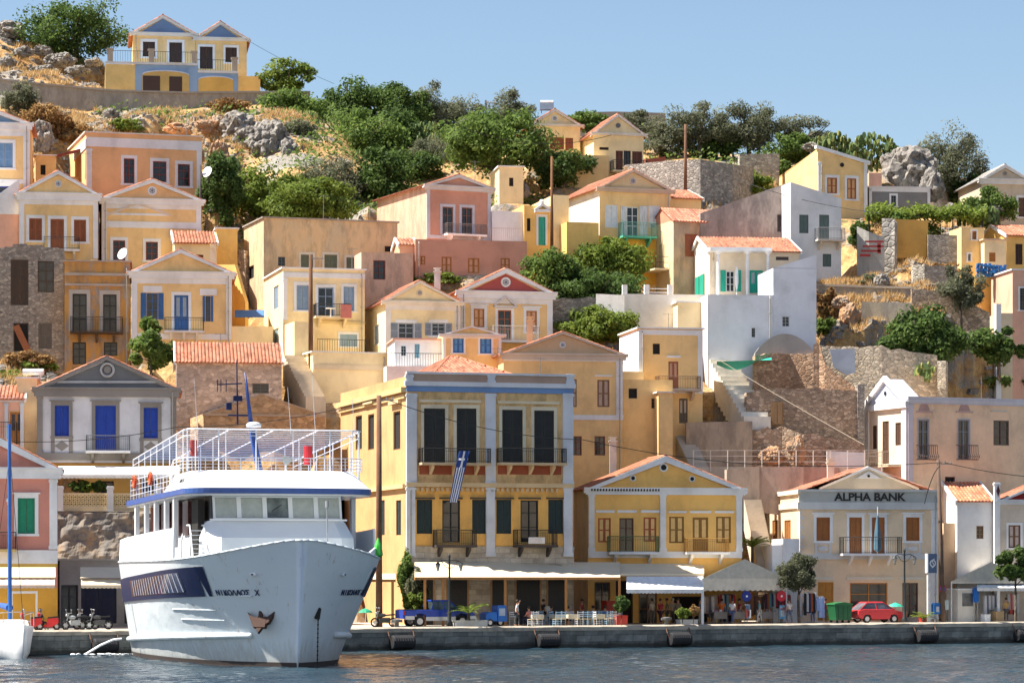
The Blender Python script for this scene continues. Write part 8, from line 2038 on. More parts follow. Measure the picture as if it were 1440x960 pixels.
root = thing('pickup_truck', QP(612, 3.2), 'blue pickup truck with a silver lower side parked in front of the mansion', 'pickup truck', None, QR)
carbody(root, [(-2.6, .55), (-2.6, 1.12), (-.5, 1.14), (.9, 1.14), (1.2, 1.12), (2.4, 1.0), (2.6, .8), (2.6, .5), (2.15, .45), (2.0, .8), (1.75, .88), (1.4, .88), (1.15, .75), (1.05, .42), (-1.0, .42), (-1.1, .75), (-1.35, .88), (-1.75, .88), (-1.95, .75), (-2.05, .5)], [(-.6, 1.1), (-.45, 1.72), (.75, 1.72), (1.35, 1.1)], 1.75, 1.4, bl, glass((.05, .07, .08)))
q = MB(); q.box(-2.62, -.90, .48, -1.95, -.875, .72); q.box(-1.1, -.90, .4, 1.1, -.875, .66); q.box(2.1, -.9, .48, 2.6, -.875, .7); q.build('side_moulding', paint((.5, .52, .55), .3, .5), root)
q = MB(); q.box(-2.66, -.8, .8, -2.55, -.6, 1.05); q.build('tail_light', paint((.5, .02, .02)), root); q = MB(); q.box(-2.5, -.8, 1.13, -.75, .8, 1.16); q.build('load_bed', M_dark, root)
q = MB(); q.box(2.58, -.85, .42, 2.72, .85, .6); q.build('bumper', paint((.4, .4, .42), .3, .6), root)
for x in (-1.55, 1.6):
	for y in (-.78, .78): wheel(root, x, y, .36)
root = thing('hatchback_car', QP(1231, 3.0), 'small red rounded hatchback parked in front of the bank', 'car', None, QR+R(-6)); rd = paint((.55, .04, .05), .25)
carbody(root, [(-1.75, .35), (-1.85, .6), (-1.8, .9), (-1.3, 1.0), (1.0, .98), (1.7, .8), (1.85, .55), (1.8, .3), (1.45, .28), (1.35, .55), (1.1, .62), (.85, .55), (.75, .25), (-.75, .25), (-.85, .55), (-1.1, .62), (-1.35, .55), (-1.45, .28)], [(-1.65, .92), (-1.0, 1.45), (.3, 1.47), (1.15, .95)], 1.68, 1.2, rd, glass((.10, .10, .12)))
for x in (-1.1, 1.1):
	for y in (-.74, .74): wheel(root, x, y, .29, .18)
for s_ in (-1, 1):
	q = MB(); q.ball((1.72, s_*.6, .68), .1, .12, .1); q.build('headlight', M_white, root)
def moto(loc, rz, label, c, scooter=False):
	root = thing('scooter' if scooter else 'motorcycle', loc, label, 'scooter' if scooter else 'motorcycle', None, rz); r = .25 if scooter else .31; m_ = paint(c, .3)
	for x in (-.62, .62):
		q = MB(); q.ring((x, 0, r), r-.05, .055, 18); wl = q.build('wheel', paint((.02, .02, .02), .8), root); q = MB(); q.cyl((x, -.04, r), (x, .04, r), r*.4, None, 12)
		for k in range(6): a = k*1.047; q.cyl((x, 0, r), (x+(r-.05)*math.cos(a), 0, r+(r-.05)*math.sin(a)), .015, None, 4)
		q.build('rim', paint((.5, .5, .5), .3, .8), wl)
	q = MB()
	if scooter: q.prism([(-.75, .45), (-.7, .78), (-.05, .72), (0, .35), (.3, .3), (.42, .95), (.55, .95), (.5, .2), (-.3, .2)], -.16, .16); q.ball((.5, 0, 1.0), .13, .2, .1)
	else: q.prism([(-.35, .3), (-.4, .62), (.1, .62), (.3, .55), (.3, .28)], -.14, .14); q.ball((.12, 0, .78), .28, .14, .13)
	q.build('body', m_, root)
	q = MB(); q.prism([(-.75, .78), (-.7, .88), (-.1, .82), (-.05, .73)], -.13, .13); q.build('seat', paint((.02, .02, .02), .7), root)
	q = MB(); q.cyl((.62, 0, r), (.38, 0, 1.0), .035); q.cyl((.38, -.33, 1.05), (.38, .33, 1.05), .02); q.tube([(.38, -.25, 1.05), (.4, -.3, 1.25)], .012, 4); q.tube([(.38, .25, 1.05), (.4, .3, 1.25)], .012, 4); q.ball((.4, -.3, 1.27), .07, .02, .05); q.ball((.4, .3, 1.27), .07, .02, .05); q.ball((.52, 0, .9), .1, .09, .1); q.build('handlebar', paint((.4, .4, .4), .3, .7), root)
	q = MB(); q.tube([(-.2, -.12, .3), (-.7, -.14, .35)], .045, 6); q.build('exhaust', paint((.45, .45, .45), .3, .8), root)
moto(QP(66, 2.2), QR+R(150), 'bright red scooter parked left of the motorcycles', (.60, .03, .03), True)
moto(QP(42, 2.0), QR+R(170), 'red low scooter at the far left beside the sailing boat', (.60, .03, .03), True)
moto(QP(104, 2.0), QR+R(195), 'silver motorcycle with tall mirrors, leftmost of the three motorcycles', (.4, .42, .42)); moto(QP(121, 2.6), QR+R(185), 'black motorcycle in the middle of the three motorcycles', (.03, .03, .03)); moto(QP(139, 2.2), QR+R(175), 'dark grey motorcycle nearest the ferry stern', (.08, .08, .08))
moto(QP(540, 2.6), QR+R(170), 'dark motorcycle beside the ferry bow', (.04, .05, .05))
# three-wheeler
root = thing('three_wheeler', QP(692, 2.8), 'small blue three-wheeled delivery cart beside the palm planter', 'delivery cart', None, QR); q = MB(); q.prism([(-.7, .35), (-.72, .8), (-.45, .95), (.1, .95), (.15, .35)], -.5, .5); q.prism([(.2, .3), (.2, 1.4), (.85, 1.4), (.9, .3)], -.45, .45); q.build('body', paint((.02, .16, .55), .4), root)
for x, y in ((-.4, -.45), (-.4, .45), (.6, 0)): wheel(root, x, y, .24, .12)
q = MB(); q.box(.3, -.47, .7, .75, -.455, 1.2); q.build('notice', paint((.4, .5, .6)), root)
# dumpster
root = thing('waste_container', QP(1181, 3.2), 'large dark green wheeled waste container left of the red car', 'waste container', None, QR); q = MB(); q.prism([(-.62, .2), (.62, .2), (.75, 1.3), (-.75, 1.3)], -.5, .5);
for x in (-.4, 0, .4): q.box(x-.04, -.53, .3, x+.04, -.5, 1.2)
q.build('body', paint((.015, .11, .04), .5), root); q = MB(); q.prism([(-.8, 1.3), (.8, 1.3), (.78, 1.4), (.0, 1.5), (-.78, 1.4)], -.56, .56); q.build('lid', paint((.02, .15, .05), .5), root)
for x in (-.5, .5):
	for y in (-.4, .4): q = MB(); q.cyl((x, y-.04, .1), (x, y+.04, .1), .1, .1, 12); q.build('wheel', M_dark, root)
# --- lamps
def lamp(loc, label, hgt=4.9):
	root = thing('street_lamp', loc, label, 'street lamp', 'double-armed iron street lamps', QR); m_ = paint((.04, .045, .045), .5, .3)
	q = MB(); q.lathe((0, 0, 0), [(.22, 0), (.2, .3), (.12, .45), (.13, 1.0), (.07, 1.2), (.06, hgt-.3), (.09, hgt-.2), (.03, hgt)], 12); q.build('post', m_, root, smooth=True)
	q = MB(); q.tube([(-.85, 0, hgt-.6), (-.5, 0, hgt-.45), (0, 0, hgt-.5), (.5, 0, hgt-.45), (.85, 0, hgt-.6)], .03, 6); q.tube([(-.6, 0, hgt-.5), (-.3, 0, hgt-.9), (0, 0, hgt-1.0), (.3, 0, hgt-.9), (.6, 0, hgt-.5)], .02, 5); q.build('arm', m_, root)
	for sx in (-.85, .85):
		q = MB(); q.lathe((sx, 0, hgt-1.15), [(.07, 0), (.17, .35), (.19, .4), (.04, .55)], 6); l_ = q.build('lantern', glass((.3, .3, .28)), root); q = MB(); q.lathe((sx, 0, hgt-.77), [(.22, 0), (.12, .1), (.03, .2)], 8); q.lathe((sx, 0, hgt-1.2), [(.03, 0), (.09, .05)], 8); q.build('lantern_cap', m_, l_)
	return root
lamp(QP(632, 1.6), 'double-armed black iron street lamp in front of the blue pickup'); lamp(QP(1272, 1.6), 'double-armed black iron street lamp in front of the bank', 5.4)
def pole(loc, hgt, r, label, c=(.16, .08, .045), lean=0., arms=1, group='wooden utility poles'):
	root = thing('utility_pole', loc, label, 'utility pole', group); q = MB(); q.cyl((0, 0, -1), (lean, 0, hgt), r*1.2, r*.8, 10); q.build('pole', paint(c, .9, var=.3, scale=1.), root, smooth=True)
	if arms:
		q = MB(); q.box(lean-.1, -.12, hgt-.35, lean+1.0, -.02, hgt-.27)
		for x in (.1, .5, .9): q.cyl((lean+x, -.07, hgt-.27), (lean+x, -.07, hgt-.1), .05, .03, 6)
		q.build('crossarm', paint((.3, .26, .22)), root)
	return root
pl = {}
def pole_px(x, yt, yb, D, r, label, **k): b_ = P(x, yb, D); pole(b_, (yb-yt)/F*D, r, label, **k)
pole_px(533, 556, 872, 199, .2, 'tall reddish wooden pole beside the sunny side of the corner mansion')
p = P(533, 720, 199);
pole_px(1327, 646, 873, 218, .16, 'leaning dark wooden pole right of the bank', lean=-.4, c=(.12, .08, .06))
pole_px(437, 358, 502, 234, .17, 'thick brown wooden pole in front of the light blue shutter house', c=(.13, .06, .03))
pole_px(776, 220, 360, 250, .13, 'brown wooden pole before the courtyard house with the turquoise door', c=(.16, .07, .03), arms=0)
pole_px(964, 175, 262, 264.5, .14, 'wooden pole standing against the curved dry stone wall', arms=0); pole_px(683, 141, 175, 298, .12, 'short utility pole on the central skyline', c=(.05, .05, .05)); pole_px(282, 232, 300, 262, .09, 'thin pole at the right corner of the orange pediment house', arms=0, c=(.08, .07, .07)); pole_px(835, 386, 425, 246, .1, 'thin grey pole in the central green trees', arms=0, c=(.2, .19, .17))
# roof aerials
for x, y, hp, D, lb in ((262, 186, 24, 272, 'thin television aerial on the orange flat-roofed house'), (455, 300, 26, 256, 'television aerial on the big beige house roof'), (520, 306, 20, 255, 'second television aerial at the right of the big beige house roof'), (668, 250, 24, 258, 'television aerial behind the tall pink house gable'), (905, 262, 22, 262, 'television aerial behind the turquoise balcony house'), (1070, 300, 22, 259, 'television aerial on the cracked red tiles'), (1104, 340, 20, 250, 'television aerial on the green shutter house roof'), (700, 522, 34, 214, 'television aerial on the corner mansion roof'), (760, 524, 22, 213, 'short television aerial at the right of the mansion roof'), (940, 462, 22, 235, 'television aerial on the white framed box house'), (1150, 685, 30, 224, 'television aerial on the bank roof'), (1380, 556, 26, 234, 'television aerial on the long pinkish house'), (310, 492, 24, 231, 'television aerial on the tiled rubble stone house'), (120, 236, 22, 260, 'television aerial on the left pedimented house'), (495, 372, 24, 243, 'television aerial on the light blue shutter house')):
	h_ = hp/F*D; q = MB(); q.cyl((0, 0, -1), (0, 0, h_), .03, .02, 5); q.cyl((-.45, 0, h_-.1), (.45, .15, h_-.1), .015, None, 4)
	for k in range(5): q.cyl((-.4+.2*k, -.2, h_-.1), (-.4+.2*k, .25, h_-.1), .01, None, 3)
	tag(q.build('television_aerial', paint((.25, .25, .25), .4, .6), None, loc=P(x, y, D)), lb, 'aerial', 'television aerials on roofs')
for x, y, w_, h__, D, c, lb in ((300, 366, .5, 1.0, 252, (.74, .62, .46), 'small square chimney on the yellow annex with red tiles'), (615, 402, .5, 1.1, 243, (.78, .74, .68), 'whitish chimney behind the low pediment house'), (745, 470, .45, 1.0, 231, (.70, .50, .30), 'tan chimney on the broad tan house roof'), (862, 640, .5, 1.0, 222, (.7, .66, .6), 'pale chimney behind the double yellow house roof'), (1168, 672, .5, 1.1, 224, (.72, .62, .5), 'cream chimney left of the bank gable'), (880, 255, .4, .9, 264, (.75, .6, .4), 'small chimney on the turquoise balcony house roof')):
	q = MB(); q.box(-w_/2, -w_/2, -1.5, w_/2, w_/2, h__); q.box(-w_/2-.08, -w_/2-.08, h__+.001, w_/2+.08, w_/2+.08, h__+.1); q.box(-w_/2+.05, -w_/2+.05, h__+.101, w_/2-.05, w_/2-.05, h__+.3); q.box(-w_/2-.05, -w_/2-.05, h__+.301, w_/2+.05, w_/2+.05, h__+.36)
	tag(q.build('chimney', plaster(c, .3), None, loc=P(x, y, D)), lb, 'chimney', 'chimneys on the hillside roofs')
# cable runs
def cable(a_, b_, sag, label, r=.03, m_=None):
	A_, B_ = P(*a_), P(*b_); pts = []
	for i in range(17): t = i/16; p = A_.lerp(B_, t)-A_; p.z -= 4*sag*t*(1-t); pts.append(p)
	q = MB(); q.tube(pts, r, 4); tag(q.build('overhead_cable', m_ or M_iron, None, loc=A_), label, 'cable', 'overhead cables')
cable((-30, 618, 206), (250, 600, 205), .5, 'dark cable crossing the front of the white house with blue shutters'); cable((250, 600, 205), (533, 560, 199), .5, 'dark cable running behind the ferry mast to the reddish pole')
cable((540, 560, 199), (820, 618, 205), .6, 'dark cable crossing the upper windows of the corner mansion'); cable((820, 618, 205), (1130, 655, 214), .4, 'dark cable descending above the double yellow house'); cable((1130, 655, 214), (1325, 650, 214.5), .1, 'cable running to the leaning pole above the bank')
cable((1328, 650, 214.5), (1480, 672, 216), .2, 'cable leading right from the leaning pole'); cable((1010, 505, 234), (1215, 625, 229), .1, 'pale rope stretched diagonally over the ruins', .03, paint((.55, .47, .36)))
cable((345, 55, 297), (470, 118, 300), .2, 'thin wire from the twin house across the sky', .02); cable((640, 175, 262), (860, 190, 262), 1.2, 'dark cable hanging before the skyline houses'); cable((930, 205, 262), (1240, 300, 250), 1.0, 'dark cable crossing the grey rubble gable and white house')
cable((1322, 655, 214.5), (1300, 708, 218), -.5, 'short looping wire from the leaning pole to the bank corner')
cable((140, 450, 238), (470, 560, 215), 1, 'slack dark wire above the tiled roof of the stone house', .02) if False else None
# --- fenders, bollards
for x, lb in ((-10, 'cylindrical black fender at the far left of the quay wall'), (22, 'black fender beside the sailing boat'), (148, 'black fender beside the ferry stern'), (566, 'cylindrical black fender below the blue pickup'), (771, 'cylindrical black fender below the café chairs'), (956, 'cylindrical black fender below the mooring bollard'), (1303, 'cylindrical black fender below the bank lamp post'), (1442, 'cylindrical black fender at the right edge of the quay')):
	p = QP(x, -.38, .55); root = thing('quay_fender', p, lb, 'fender', 'cylindrical fenders on the quay wall', QR); q = MB(); q.lathe((0, 0, -.8), [(.2, 0), (.42, .02), (.45, .1), (.45, 1.5), (.42, 1.58), (.2, 1.6)], 14);
	for k in range(8): q.ring((0, 0, -.65+k*.18), .45, .025, 14, axis='z')
	q.v = [(z_, y_, x_) for x_, y_, z_ in q.v]; q.build('roller', paint((.025, .025, .028), .7), root, smooth=False); q = MB();
	for sx in (-.9, .9): q = MB(); q.tube([(sx*.85, 0, 0), (sx, .1, .4), (sx*1.02, .4, .85)], .05, 5); q.build('chain', paint((.16, .09, .06), .9), root)
for x, q_, lb in ((558, 1.0, 'dark iron mooring bollard beside the blue pickup'), (937, .8, 'dark iron mushroom bollard above the black fender in the middle of the quay')):
	q = MB(); q.lathe((0, 0, 0), [(.22, 0), (.15, .1), (.14, .32), (.3, .4), (.3, .5), (.15, .56)], 14); q.cyl((-.38, 0, .42), (.38, 0, .42), .09, None, 8); tag(q.build('mooring_bollard', paint((.12, .12, .12), .6), None, loc=QP(x, q_), rz=QR, smooth=False), lb, 'bollard', 'mooring bollards')
# --- palms and planters
def palm(loc, label, n=16, L_=1.5, trunk=.5, group='potted palms'):
	root = thing('palm', loc, label, 'palm', group); q = MB(); q.cyl((0, 0, 0), (0, 0, trunk), .12, .1, 8); q.build('trunk', M_bark, root); q = MB(); q.var = []; r_ = random.Random(int(loc.x*10))
	for i in range(n):
		a = i*2.4; up = r_.uniform(.5, 1.3); prev = Vector((0, 0, trunk)); d = Vector((math.cos(a), math.sin(a), up)).normalized()
		for k in range(9):
			nx_ = prev+d*(L_/9); d = (d-Vector((0, 0, .11))).normalized(); s_ = d.cross(Vector((0, 0, 1))).normalized(); w_ = .26*math.sin(math.pi*(k+1)/10)
			for sg in (-1, 1): q.add([prev, nx_, nx_+s_*sg*w_+d*.12-Vector((0, 0, .06))], [(0, 1, 2)]); q.var.append(r_.random())
			prev = nx_
	q.build('fronds', KM['bright'], root, fix=False); return root
palm(QP(659, 1.5, 1.9), 'small palm in a long white planter in front of the blue pickup'); palm(QP(1298, 2.2, 1.6), 'low palm plant beside the phone booth', 12, 1.0, .2)
palm(P(1058, 792, 219), 'dark green palm between the double yellow house and the bank', 26, 1.6, 1.2)
def boxthing(name, loc, a, label, cat, mat, group=None):
	q = MB(); x, y, z = a; q.prism([(-x, 0), (x, 0), (x*1.03, z), (-x*1.03, z)], -y, y); q.box(-x*1.07, -y*1.06, z+.001, x*1.07, y*1.06, z+.05); return tag(q.build(name, mat, None, loc=loc, rz=QR), label, cat, group)
boxthing('planter', QP(661, 1.5), (1.15, .3, .36), 'long low white planter holding the small palm', 'planter', plaster((.7, .68, .62)), 'quayside planters'); boxthing('planter', QP(966, 2.2), (.7, .3, .3), 'long white planter with grasses under the white awning', 'planter', plaster((.7, .68, .62)), 'quayside planters'); boxthing('planter', QP(872, 1.8), (.42, .3, .62), 'bright red square planter beside the last orange post', 'planter', paint((.55, .05, .03)), 'quayside planters')
boxthing('crate', QP(1403, 2.5), (.36, .3, .7), 'brown cardboard box at the kiosk on the right', 'box', paint((.42, .28, .14))); boxthing('crate', QP(1386, 2.6), (.25, .25, .5), 'white plastic box beside the brown cardboard box', 'box', M_white); boxthing('counter', QP(860, 6.), (.6, .4, 1.6), 'tall red drinks cabinet in the shade of the café', 'cabinet', paint((.35, .03, .02)))
for x, y, w_, h__, D, k, lb in ((960, 862, 22, 16, 206, 'bright', 'tufted green plant in the long white planter'), (975, 858, 16, 18, 207, 'dry', 'dry brown grasses in the long white planter'), (874, 850, 22, 24, 204, 'dense', 'dark bushy plant in the red planter'), (588, 828, 34, 62, 202.5, 'olive', 'grey green climbing shrub at the corner of the mansion'), (583, 848, 30, 30, 201, 'bright', 'yellow green plants at the foot of the mansion corner'), (571, 812, 24, 80, 203.5, 'med', 'tall brownish creeper climbing the mansion corner')):
	tree(x, y, w_, h__, D, k, lb, cat='plant', name='plant', ybase=876 if y > 820 else 850, leaf=.11, density=2.2, group='plants along the quay')
tree(1125, 806, 64, 56, 213, 'olive', 'small silvery olive tree on the quay in front of the bank', ybase=873, leaf=.11, density=2.6, group='trees along the quay')
tree(1428, 795, 62, 50, 219.5, 'dense', 'round dark green tree beside the kiosk at the right edge', ybase=870, leaf=.15, density=1.6, group='trees along the quay')
# --- signs
root = thing('bank_sign', QP(1306, 2.2), 'tall white post carrying a blue square bank sign with a white round emblem', 'sign', None, QR); q = MB(); q.box(-.12, -.08, 0, .12, .08, 3.6); q.build('post', paint((.7, .7, .7)), root)
q = MB(); q.box(-.12, -.14, 3.6, .62, .14, 5.0); sg_ = q.build('sign_panel', paint((.09, .14, .24), .4), root); q = MB(); q.box(-.22, -.145, 3.6, -.121, .145, 5.0); q.build('side_strip', M_white, sg_)
q = MB(); q.cyl((.25, -.17, 4.3), (.25, -.141, 4.3), .27, .27, 20); q.cyl((.25, -.19, 4.3), (.25, -.171, 4.3), .17, .17, 16, 1); q.build('emblem', [M_white, paint((.09, .14, .24), .4)], sg_); q = MB(); q.tube([(.36, -.2, 4.62), (.2, -.2, 4.55), (.17, -.2, 4.42), (.33, -.2, 4.2), (.3, -.2, 4.05), (.14, -.2, 3.98)], .035, 6); q.build('emblem_curve', M_white, sg_)
root = thing('road_sign', QP(1325, 1.9), 'round blue and red no parking sign on the leaning pole', 'road sign', None, QR); q = MB(); q.cyl((0, 0, 0), (0, 0, 2.7), .04); q.build('post', paint((.4, .4, .4)), root); q = MB(); q.cyl((0, -.08, 2.45), (0, -.05, 2.45), .32, .32, 20); q.cyl((0, -.1, 2.45), (0, -.081, 2.45), .24, .24, 18, 1); q.obox((0, -.115, 2.45), (.17, 0, .17), (0, .008, 0), (-.025, 0, .025), 0); q.build('disc', [paint((.5, .04, .05)), paint((.10, .12, .45))], root)
root = thing('poster_board', QP(1330, 2.4), 'white poster board at the foot of the leaning pole', 'notice board', None, QR); q = MB(); q.box(-.25, 0, .9, .25, .04, 1.6); q.build('board', paint((.5, .6, .6)), root); q = MB(); q.box(-.22, .05, 0, -.18, .09, 1.6); q.box(.18, .05, 0, .22, .09, 1.6); q.build('frame', M_iron, root)
root = thing('phone_booth', QP(1317, 2.0), 'small blue telephone booth beside the leaning pole', 'phone booth', None, QR); q = MB(); q.box(-.04, .1, 0, .04, .18, .6); q.build('stand', paint((.3, .3, .32)), root); q = MB(); q.prism([(-.3, .6), (.3, .6), (.3, 1.3), (.22, 1.42), (-.22, 1.42), (-.3, 1.3)], -.1, .25); q.build('hood', paint((.02, .14, .42), .4), root); q = MB(); q.box(-.12, -.16, .75, .12, -.1, 1.15); q.build('telephone', paint((.5, .52, .55)), root)
root = thing('market_umbrella', QP(1259, 2.6), 'small turquoise umbrella beside the red car', 'umbrella', None, QR); q = MB(); q.cyl((0, 0, 0), (0, 0, 1.5), .03); q.build('pole', M_white, root); q = MB(); q.lathe((0, 0, 1.15), [(.6, 0), (.45, .13), (.2, .24), (.02, .3)], 10); q.build('canopy', paint((.03, .40, .28), .6), root)
root = thing('market_umbrella', QP(514, 3.0), 'green umbrella beside the ferry bow', 'umbrella', None, QR); q = MB(); q.cyl((0, 0, 0), (0, 0, 1.3), .03); q.build('pole', M_white, root); q = MB(); q.lathe((0, 0, .95), [(.5, 0), (.4, .13), (.2, .24), (.02, .3)], 10); q.build('canopy', paint((.02, .30, .16), .6), root)
boxthing('planter', QP(1266, 2.4), (.4, .3, .75), 'tall terracotta planter beneath the turquoise umbrella', 'planter', paint((.40, .14, .07)), 'quayside planters'); boxthing('planter', QP(1280, 2.2), (.5, .25, .35), 'dark low planter at the foot of the bank street lamp', 'planter', paint((.12, .1, .1)), 'quayside planters'); boxthing('planter', QP(1300, 2.9), (.35, .25, .5), 'red planter beside the low palm plant', 'planter', paint((.5, .05, .03)), 'quayside planters')
# --- stalls with souvenirs under the pavilion
r_ = random.Random(11)
def rack(x, q_, label, wd, hgt, pal, n):
	root = thing('clothes_rack', QP(x, q_), label, 'clothes rack', 'souvenir and clothes racks', QR); q = MB()
	for sx in (-1, 1): q.cyl((sx*wd/2, 0, 0), (sx*wd/2, 0, hgt), .025)
	q.cyl((-wd/2, 0, hgt), (wd/2, 0, hgt), .025); q.cyl((-wd/2, 0, .1), (wd/2, 0, .1), .02); q.build('frame', paint((.4, .4, .4), .3, .6), root)
	for i in range(n):
		c = pal[i % len(pal)]; xx = -wd/2+wd*(i+.5)/n; l_ = hgt*r_.uniform(.45, .8); w2 = wd/n*.62; q = MB()
		q.add([(xx-w2*.6, -.12, hgt-.06), (xx+w2*.6, -.12, hgt-.06), (xx+w2, -.1, hgt-.2), (xx+w2*.85, -.14, hgt-l_), (xx-w2*.85, -.08, hgt-l_), (xx-w2, -.1, hgt-.2), (xx-w2*.6, .12, hgt-.06), (xx+w2*.6, .12, hgt-.06), (xx+w2, .1, hgt-.2), (xx+w2*.85, .06, hgt-l_), (xx-w2*.85, .12, hgt-l_), (xx-w2, .1, hgt-.2)], [(0, 1, 2, 3, 4, 5), (11, 10, 9, 8, 7, 6)]+[(k, (k+1) % 6, (k+1) % 6+6, k+6) for k in range(6)]); q.build('garment', paint(c, .9), root)
mixp = [(.4, .04, .05), (.5, .5, .48), (.04, .06, .15), (.15, .3, .35), (.35, .12, .05), (.08, .03, .05)]
rack(997, 4.2, 'rack of pale souvenirs at the left end of the beige pavilion', 1.2, 2.0, [(.5, .45, .4), (.3, .2, .15), (.12, .1, .1)], 5); rack(1022, 5.0, 'rack of dark garments in the middle of the beige pavilion', 1.3, 2.1, mixp, 7)
rack(1062, 4.4, 'rack of brown leather bags under the beige pavilion', 1.3, 2.0, [(.16, .07, .04), (.25, .1, .05), (.08, .05, .04)], 6); rack(1085, 4.2, 'rack of mixed red and green garments at the right of the beige pavilion', 1.2, 2.2, mixp[::-1], 7)
rack(1104, 3.0, 'rack of burgundy dresses left of the olive tree', .8, 2.1, [(.22, .02, .04), (.15, .02, .03)], 4); rack(1139, 3.2, 'rack of black, white and navy clothes right of the olive tree', 1.1, 2.2, [(.02, .02, .03), (.5, .5, .5), (.02, .03, .08), (.35, .08, .03)], 6); rack(1153, 3.0, 'short rack of pale blue dresses beside the green waste container', .6, 1.9, [(.30, .40, .70), (.4, .48, .7)], 3)
rack(1393, 3.2, 'rack of striped white garments at the right edge kiosk', 1.2, 2.0, [(.6, .6, .62), (.15, .15, .2), (.6, .6, .6), (.3, .3, .34)], 7); rack(1424, 3.4, 'rack of grey shirts with a red one at the right edge kiosk', 1.0, 2.1, [(.45, .45, .45), (.5, .08, .06), (.4, .4, .4), (.1, .1, .1)], 5); rack(1372, 3.0, 'hanging bright blue dress beside the kiosk', .35, 2.6, [(.02, .14, .48)], 1)
for x, q_, c, lb in ((1049, 2.6, (.015, .03, .22), 'stand with a round navy blue hat shaped display board'), (1098, 2.7, (.50, .02, .04), 'stand with a round red display board left of the olive tree')):
	root = thing('display_stand', QP(x, q_), lb, 'display stand', 'round display stands', QR); q = MB(); q.cyl((0, 0, 0), (0, 0, 1.8), .03); q.box(-.3, -.1, .02, .3, .1, .08); q.build('post', M_iron, root); q = MB(); q.cyl((0, -.1, 1.95), (0, -.04, 1.95), .38, .38, 20); q.build('disc', paint(c, .5), root); q = MB(); q.cyl((0, -.14, 1.95), (0, -.101, 1.95), .08, .08, 10)
	for k in range(10): q.box(-.28+r_.uniform(0, .5), -.2, .3+r_.uniform(0, 1.1), -.1+r_.uniform(0, .4), -.12, .5+r_.uniform(.9, 1.1) if False else .9+r_.uniform(0, .5), k % 3)
	q.build('souvenirs', [M_white, paint((.1, .3, .5)), paint((.45, .08, .06))], root)
for x, c, lb in ((1010, (.24, .20, .17), 'left display table of small souvenirs under the beige pavilion'), (1035, (.3, .26, .22), 'middle display table of small souvenirs under the beige pavilion'), (1075, (.2, .17, .16), 'right display table of small souvenirs under the beige pavilion')):
	root = thing('stall_table', QP(x, 3.4), lb, 'stall table', 'souvenir tables', QR); q = MB(); q.box(-.55, -.35, .8, .55, .35, .85); q.box(-.53, -.34, .35, .53, -.33, .8)
	for sx in (-.5, .5):
		for sy in (-.3, .3): q.cyl((sx, sy, 0), (sx, sy, .8), .03)
	q.build('tabletop', paint(c), root); q = MB()
	for k in range(26): xx, yy, s_ = r_.uniform(-.48, .48), r_.uniform(-.3, .3), r_.uniform(.03, .07); q.obox((xx, yy, .86+s_), (s_, 0, 0), (0, s_*.8, 0), (0, 0, s_*1.3), k % 5)
	q.build('souvenirs', [paint(c_) for c_ in ((.5, .1, .08), (.6, .6, .58), (.1, .2, .4), (.45, .3, .1), (.1, .1, .1))], root)
root = thing('kiosk', QP(1352, 3.8), 'white kiosk booth with a grey window under the cream tent', 'kiosk', None, QR); q = MB(); q.box(-.75, -.6, 0, .75, .9, 2.35); q.build('body', plaster((.68, .64, .56)), root); q = MB(); q.box(-.35, -.64, 1.15, .6, -.601, 2.1); q.build('window', glass((.12, .12, .12)), root); q = MB(); q.box(-.8, -.65, 2.351, .8, .95, 2.45); q.build('roof', M_white, root)
# café interior details: menu boards
q = MB(); q.box(-.3, 0, .3, .3, .05, 1.3); q.cyl((-.25, .1, 0), (-.25, .05, 1.3), .02); q.cyl((.25, .1, 0), (.25, .05, 1.3), .02); tag(q.build('menu_board', paint((.55, .52, .45)), None, loc=QP(769, 4.6), rz=QR), 'pale menu board in the shade of the café', 'board')
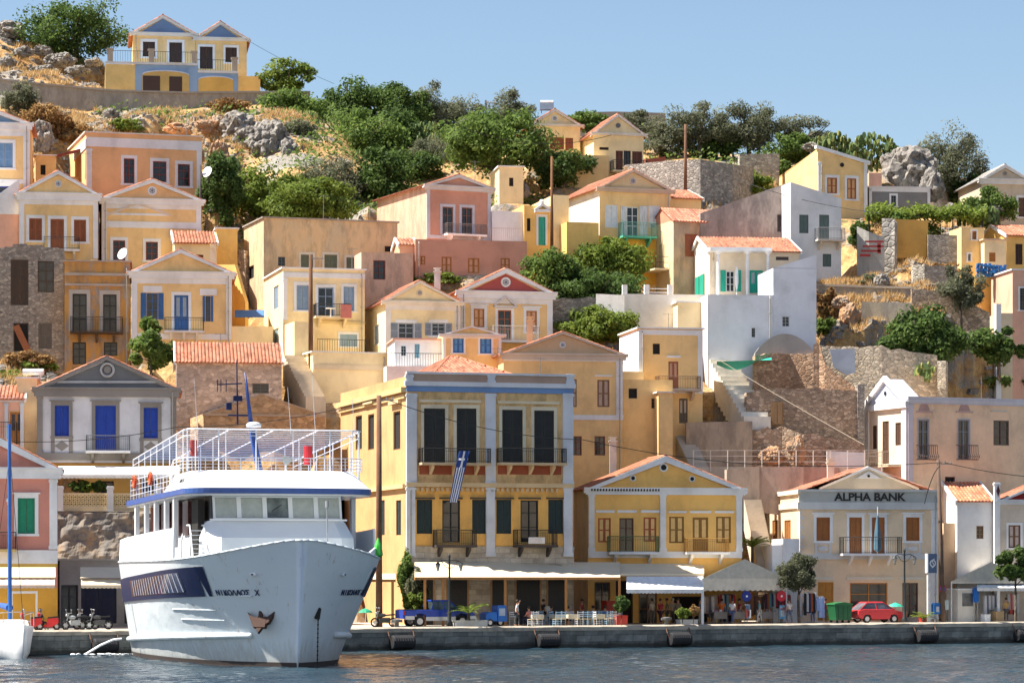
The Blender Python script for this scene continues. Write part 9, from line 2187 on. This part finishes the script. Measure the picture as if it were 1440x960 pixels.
# hillside odds and ends
def dish(x, y, D, label):
	root = thing('satellite_dish', P(x, y, D), label, 'satellite dish', 'satellite dishes'); q = MB(); q.lathe((0, 0, 0), [(.02, 0), (.3, .05), (.52, .18), (.5, .2), (.28, .08), (.02, .03)], 16); o_ = q.build('dish', M_white, root, smooth=True); o_.rotation_euler = (R(70), 0, R(-35)); q = MB(); q.cyl((0, .1, -.9), (0, .1, 0), .03); q.build('mast', M_iron, root)
dish(174, 358, 250.5, 'white satellite dish in front of the second raised gable house'); dish(293, 243, 262, 'grey satellite dish right of the orange flat-roofed house')
q = MB(); q.cyl((-.75, 0, 0), (.75, 0, .0), .24, .24, 12); q.cyl((-.5, 0, -.6), (-.5, 0, 0), .03); q.cyl((.5, 0, -.6), (.5, 0, 0), .03); tag(q.build('water_tank', paint((.66, .66, .66)), None, loc=P(47, 523, 217)), 'white cylindrical solar water tank above the narrow cream wall', 'water tank')
q = MB()
for i in range(60): q.box(-1.1+.32*(i % 8)+r_.uniform(-.05, .05), r_.uniform(-.3, .3), (i//8)*.14, -.85+.32*(i % 8), r_.uniform(.3, .6), (i//8)*.14+.16)
tag(q.build('tarpaulin_pile', paint((.02, .16, .42), .5, var=.3), None, loc=P(1392, 389, 254.5)), 'crumpled bright blue tarpaulin pile on the yellow wall at the right', 'tarpaulin')
q = MB(); nn = 12
for i in range(nn+1):
	for j in range(4): p = P(1008+(1085-1008)*i/nn, 508+8*math.sin(i*.4)*(j/3)+j*1.6-2*(i/nn), 234.2+j*.5)-P(1008, 508, 234); q.v.append(tuple(p))
for i in range(nn):
	for j in range(3): a_ = i*4+j; q.f.append((a_, a_+4, a_+5, a_+1)); q.m.append(0)
tag(q.build('shade_net', paint((.02, .40, .30), .7), None, loc=P(1008, 508, 234), fix=False), 'turquoise shade net stretched over the ruins', 'net')
tb_ = thing('terrace_set', P(465, 446, 237.4), 'white plastic table with chairs on the light blue shutter house balcony', 'table'); q = MB(); q.cyl((0, 0, .68), (0, 0, .72), .4, .4, 14); q.cyl((0, 0, 0), (0, 0, .7), .05); q.build('tabletop', M_white, tb_); q = MB(); q.box(-.25, -.2, 0, .25, -.15, .02); q.build('foot', M_white, tb_)
sc.render.film_transparent = False
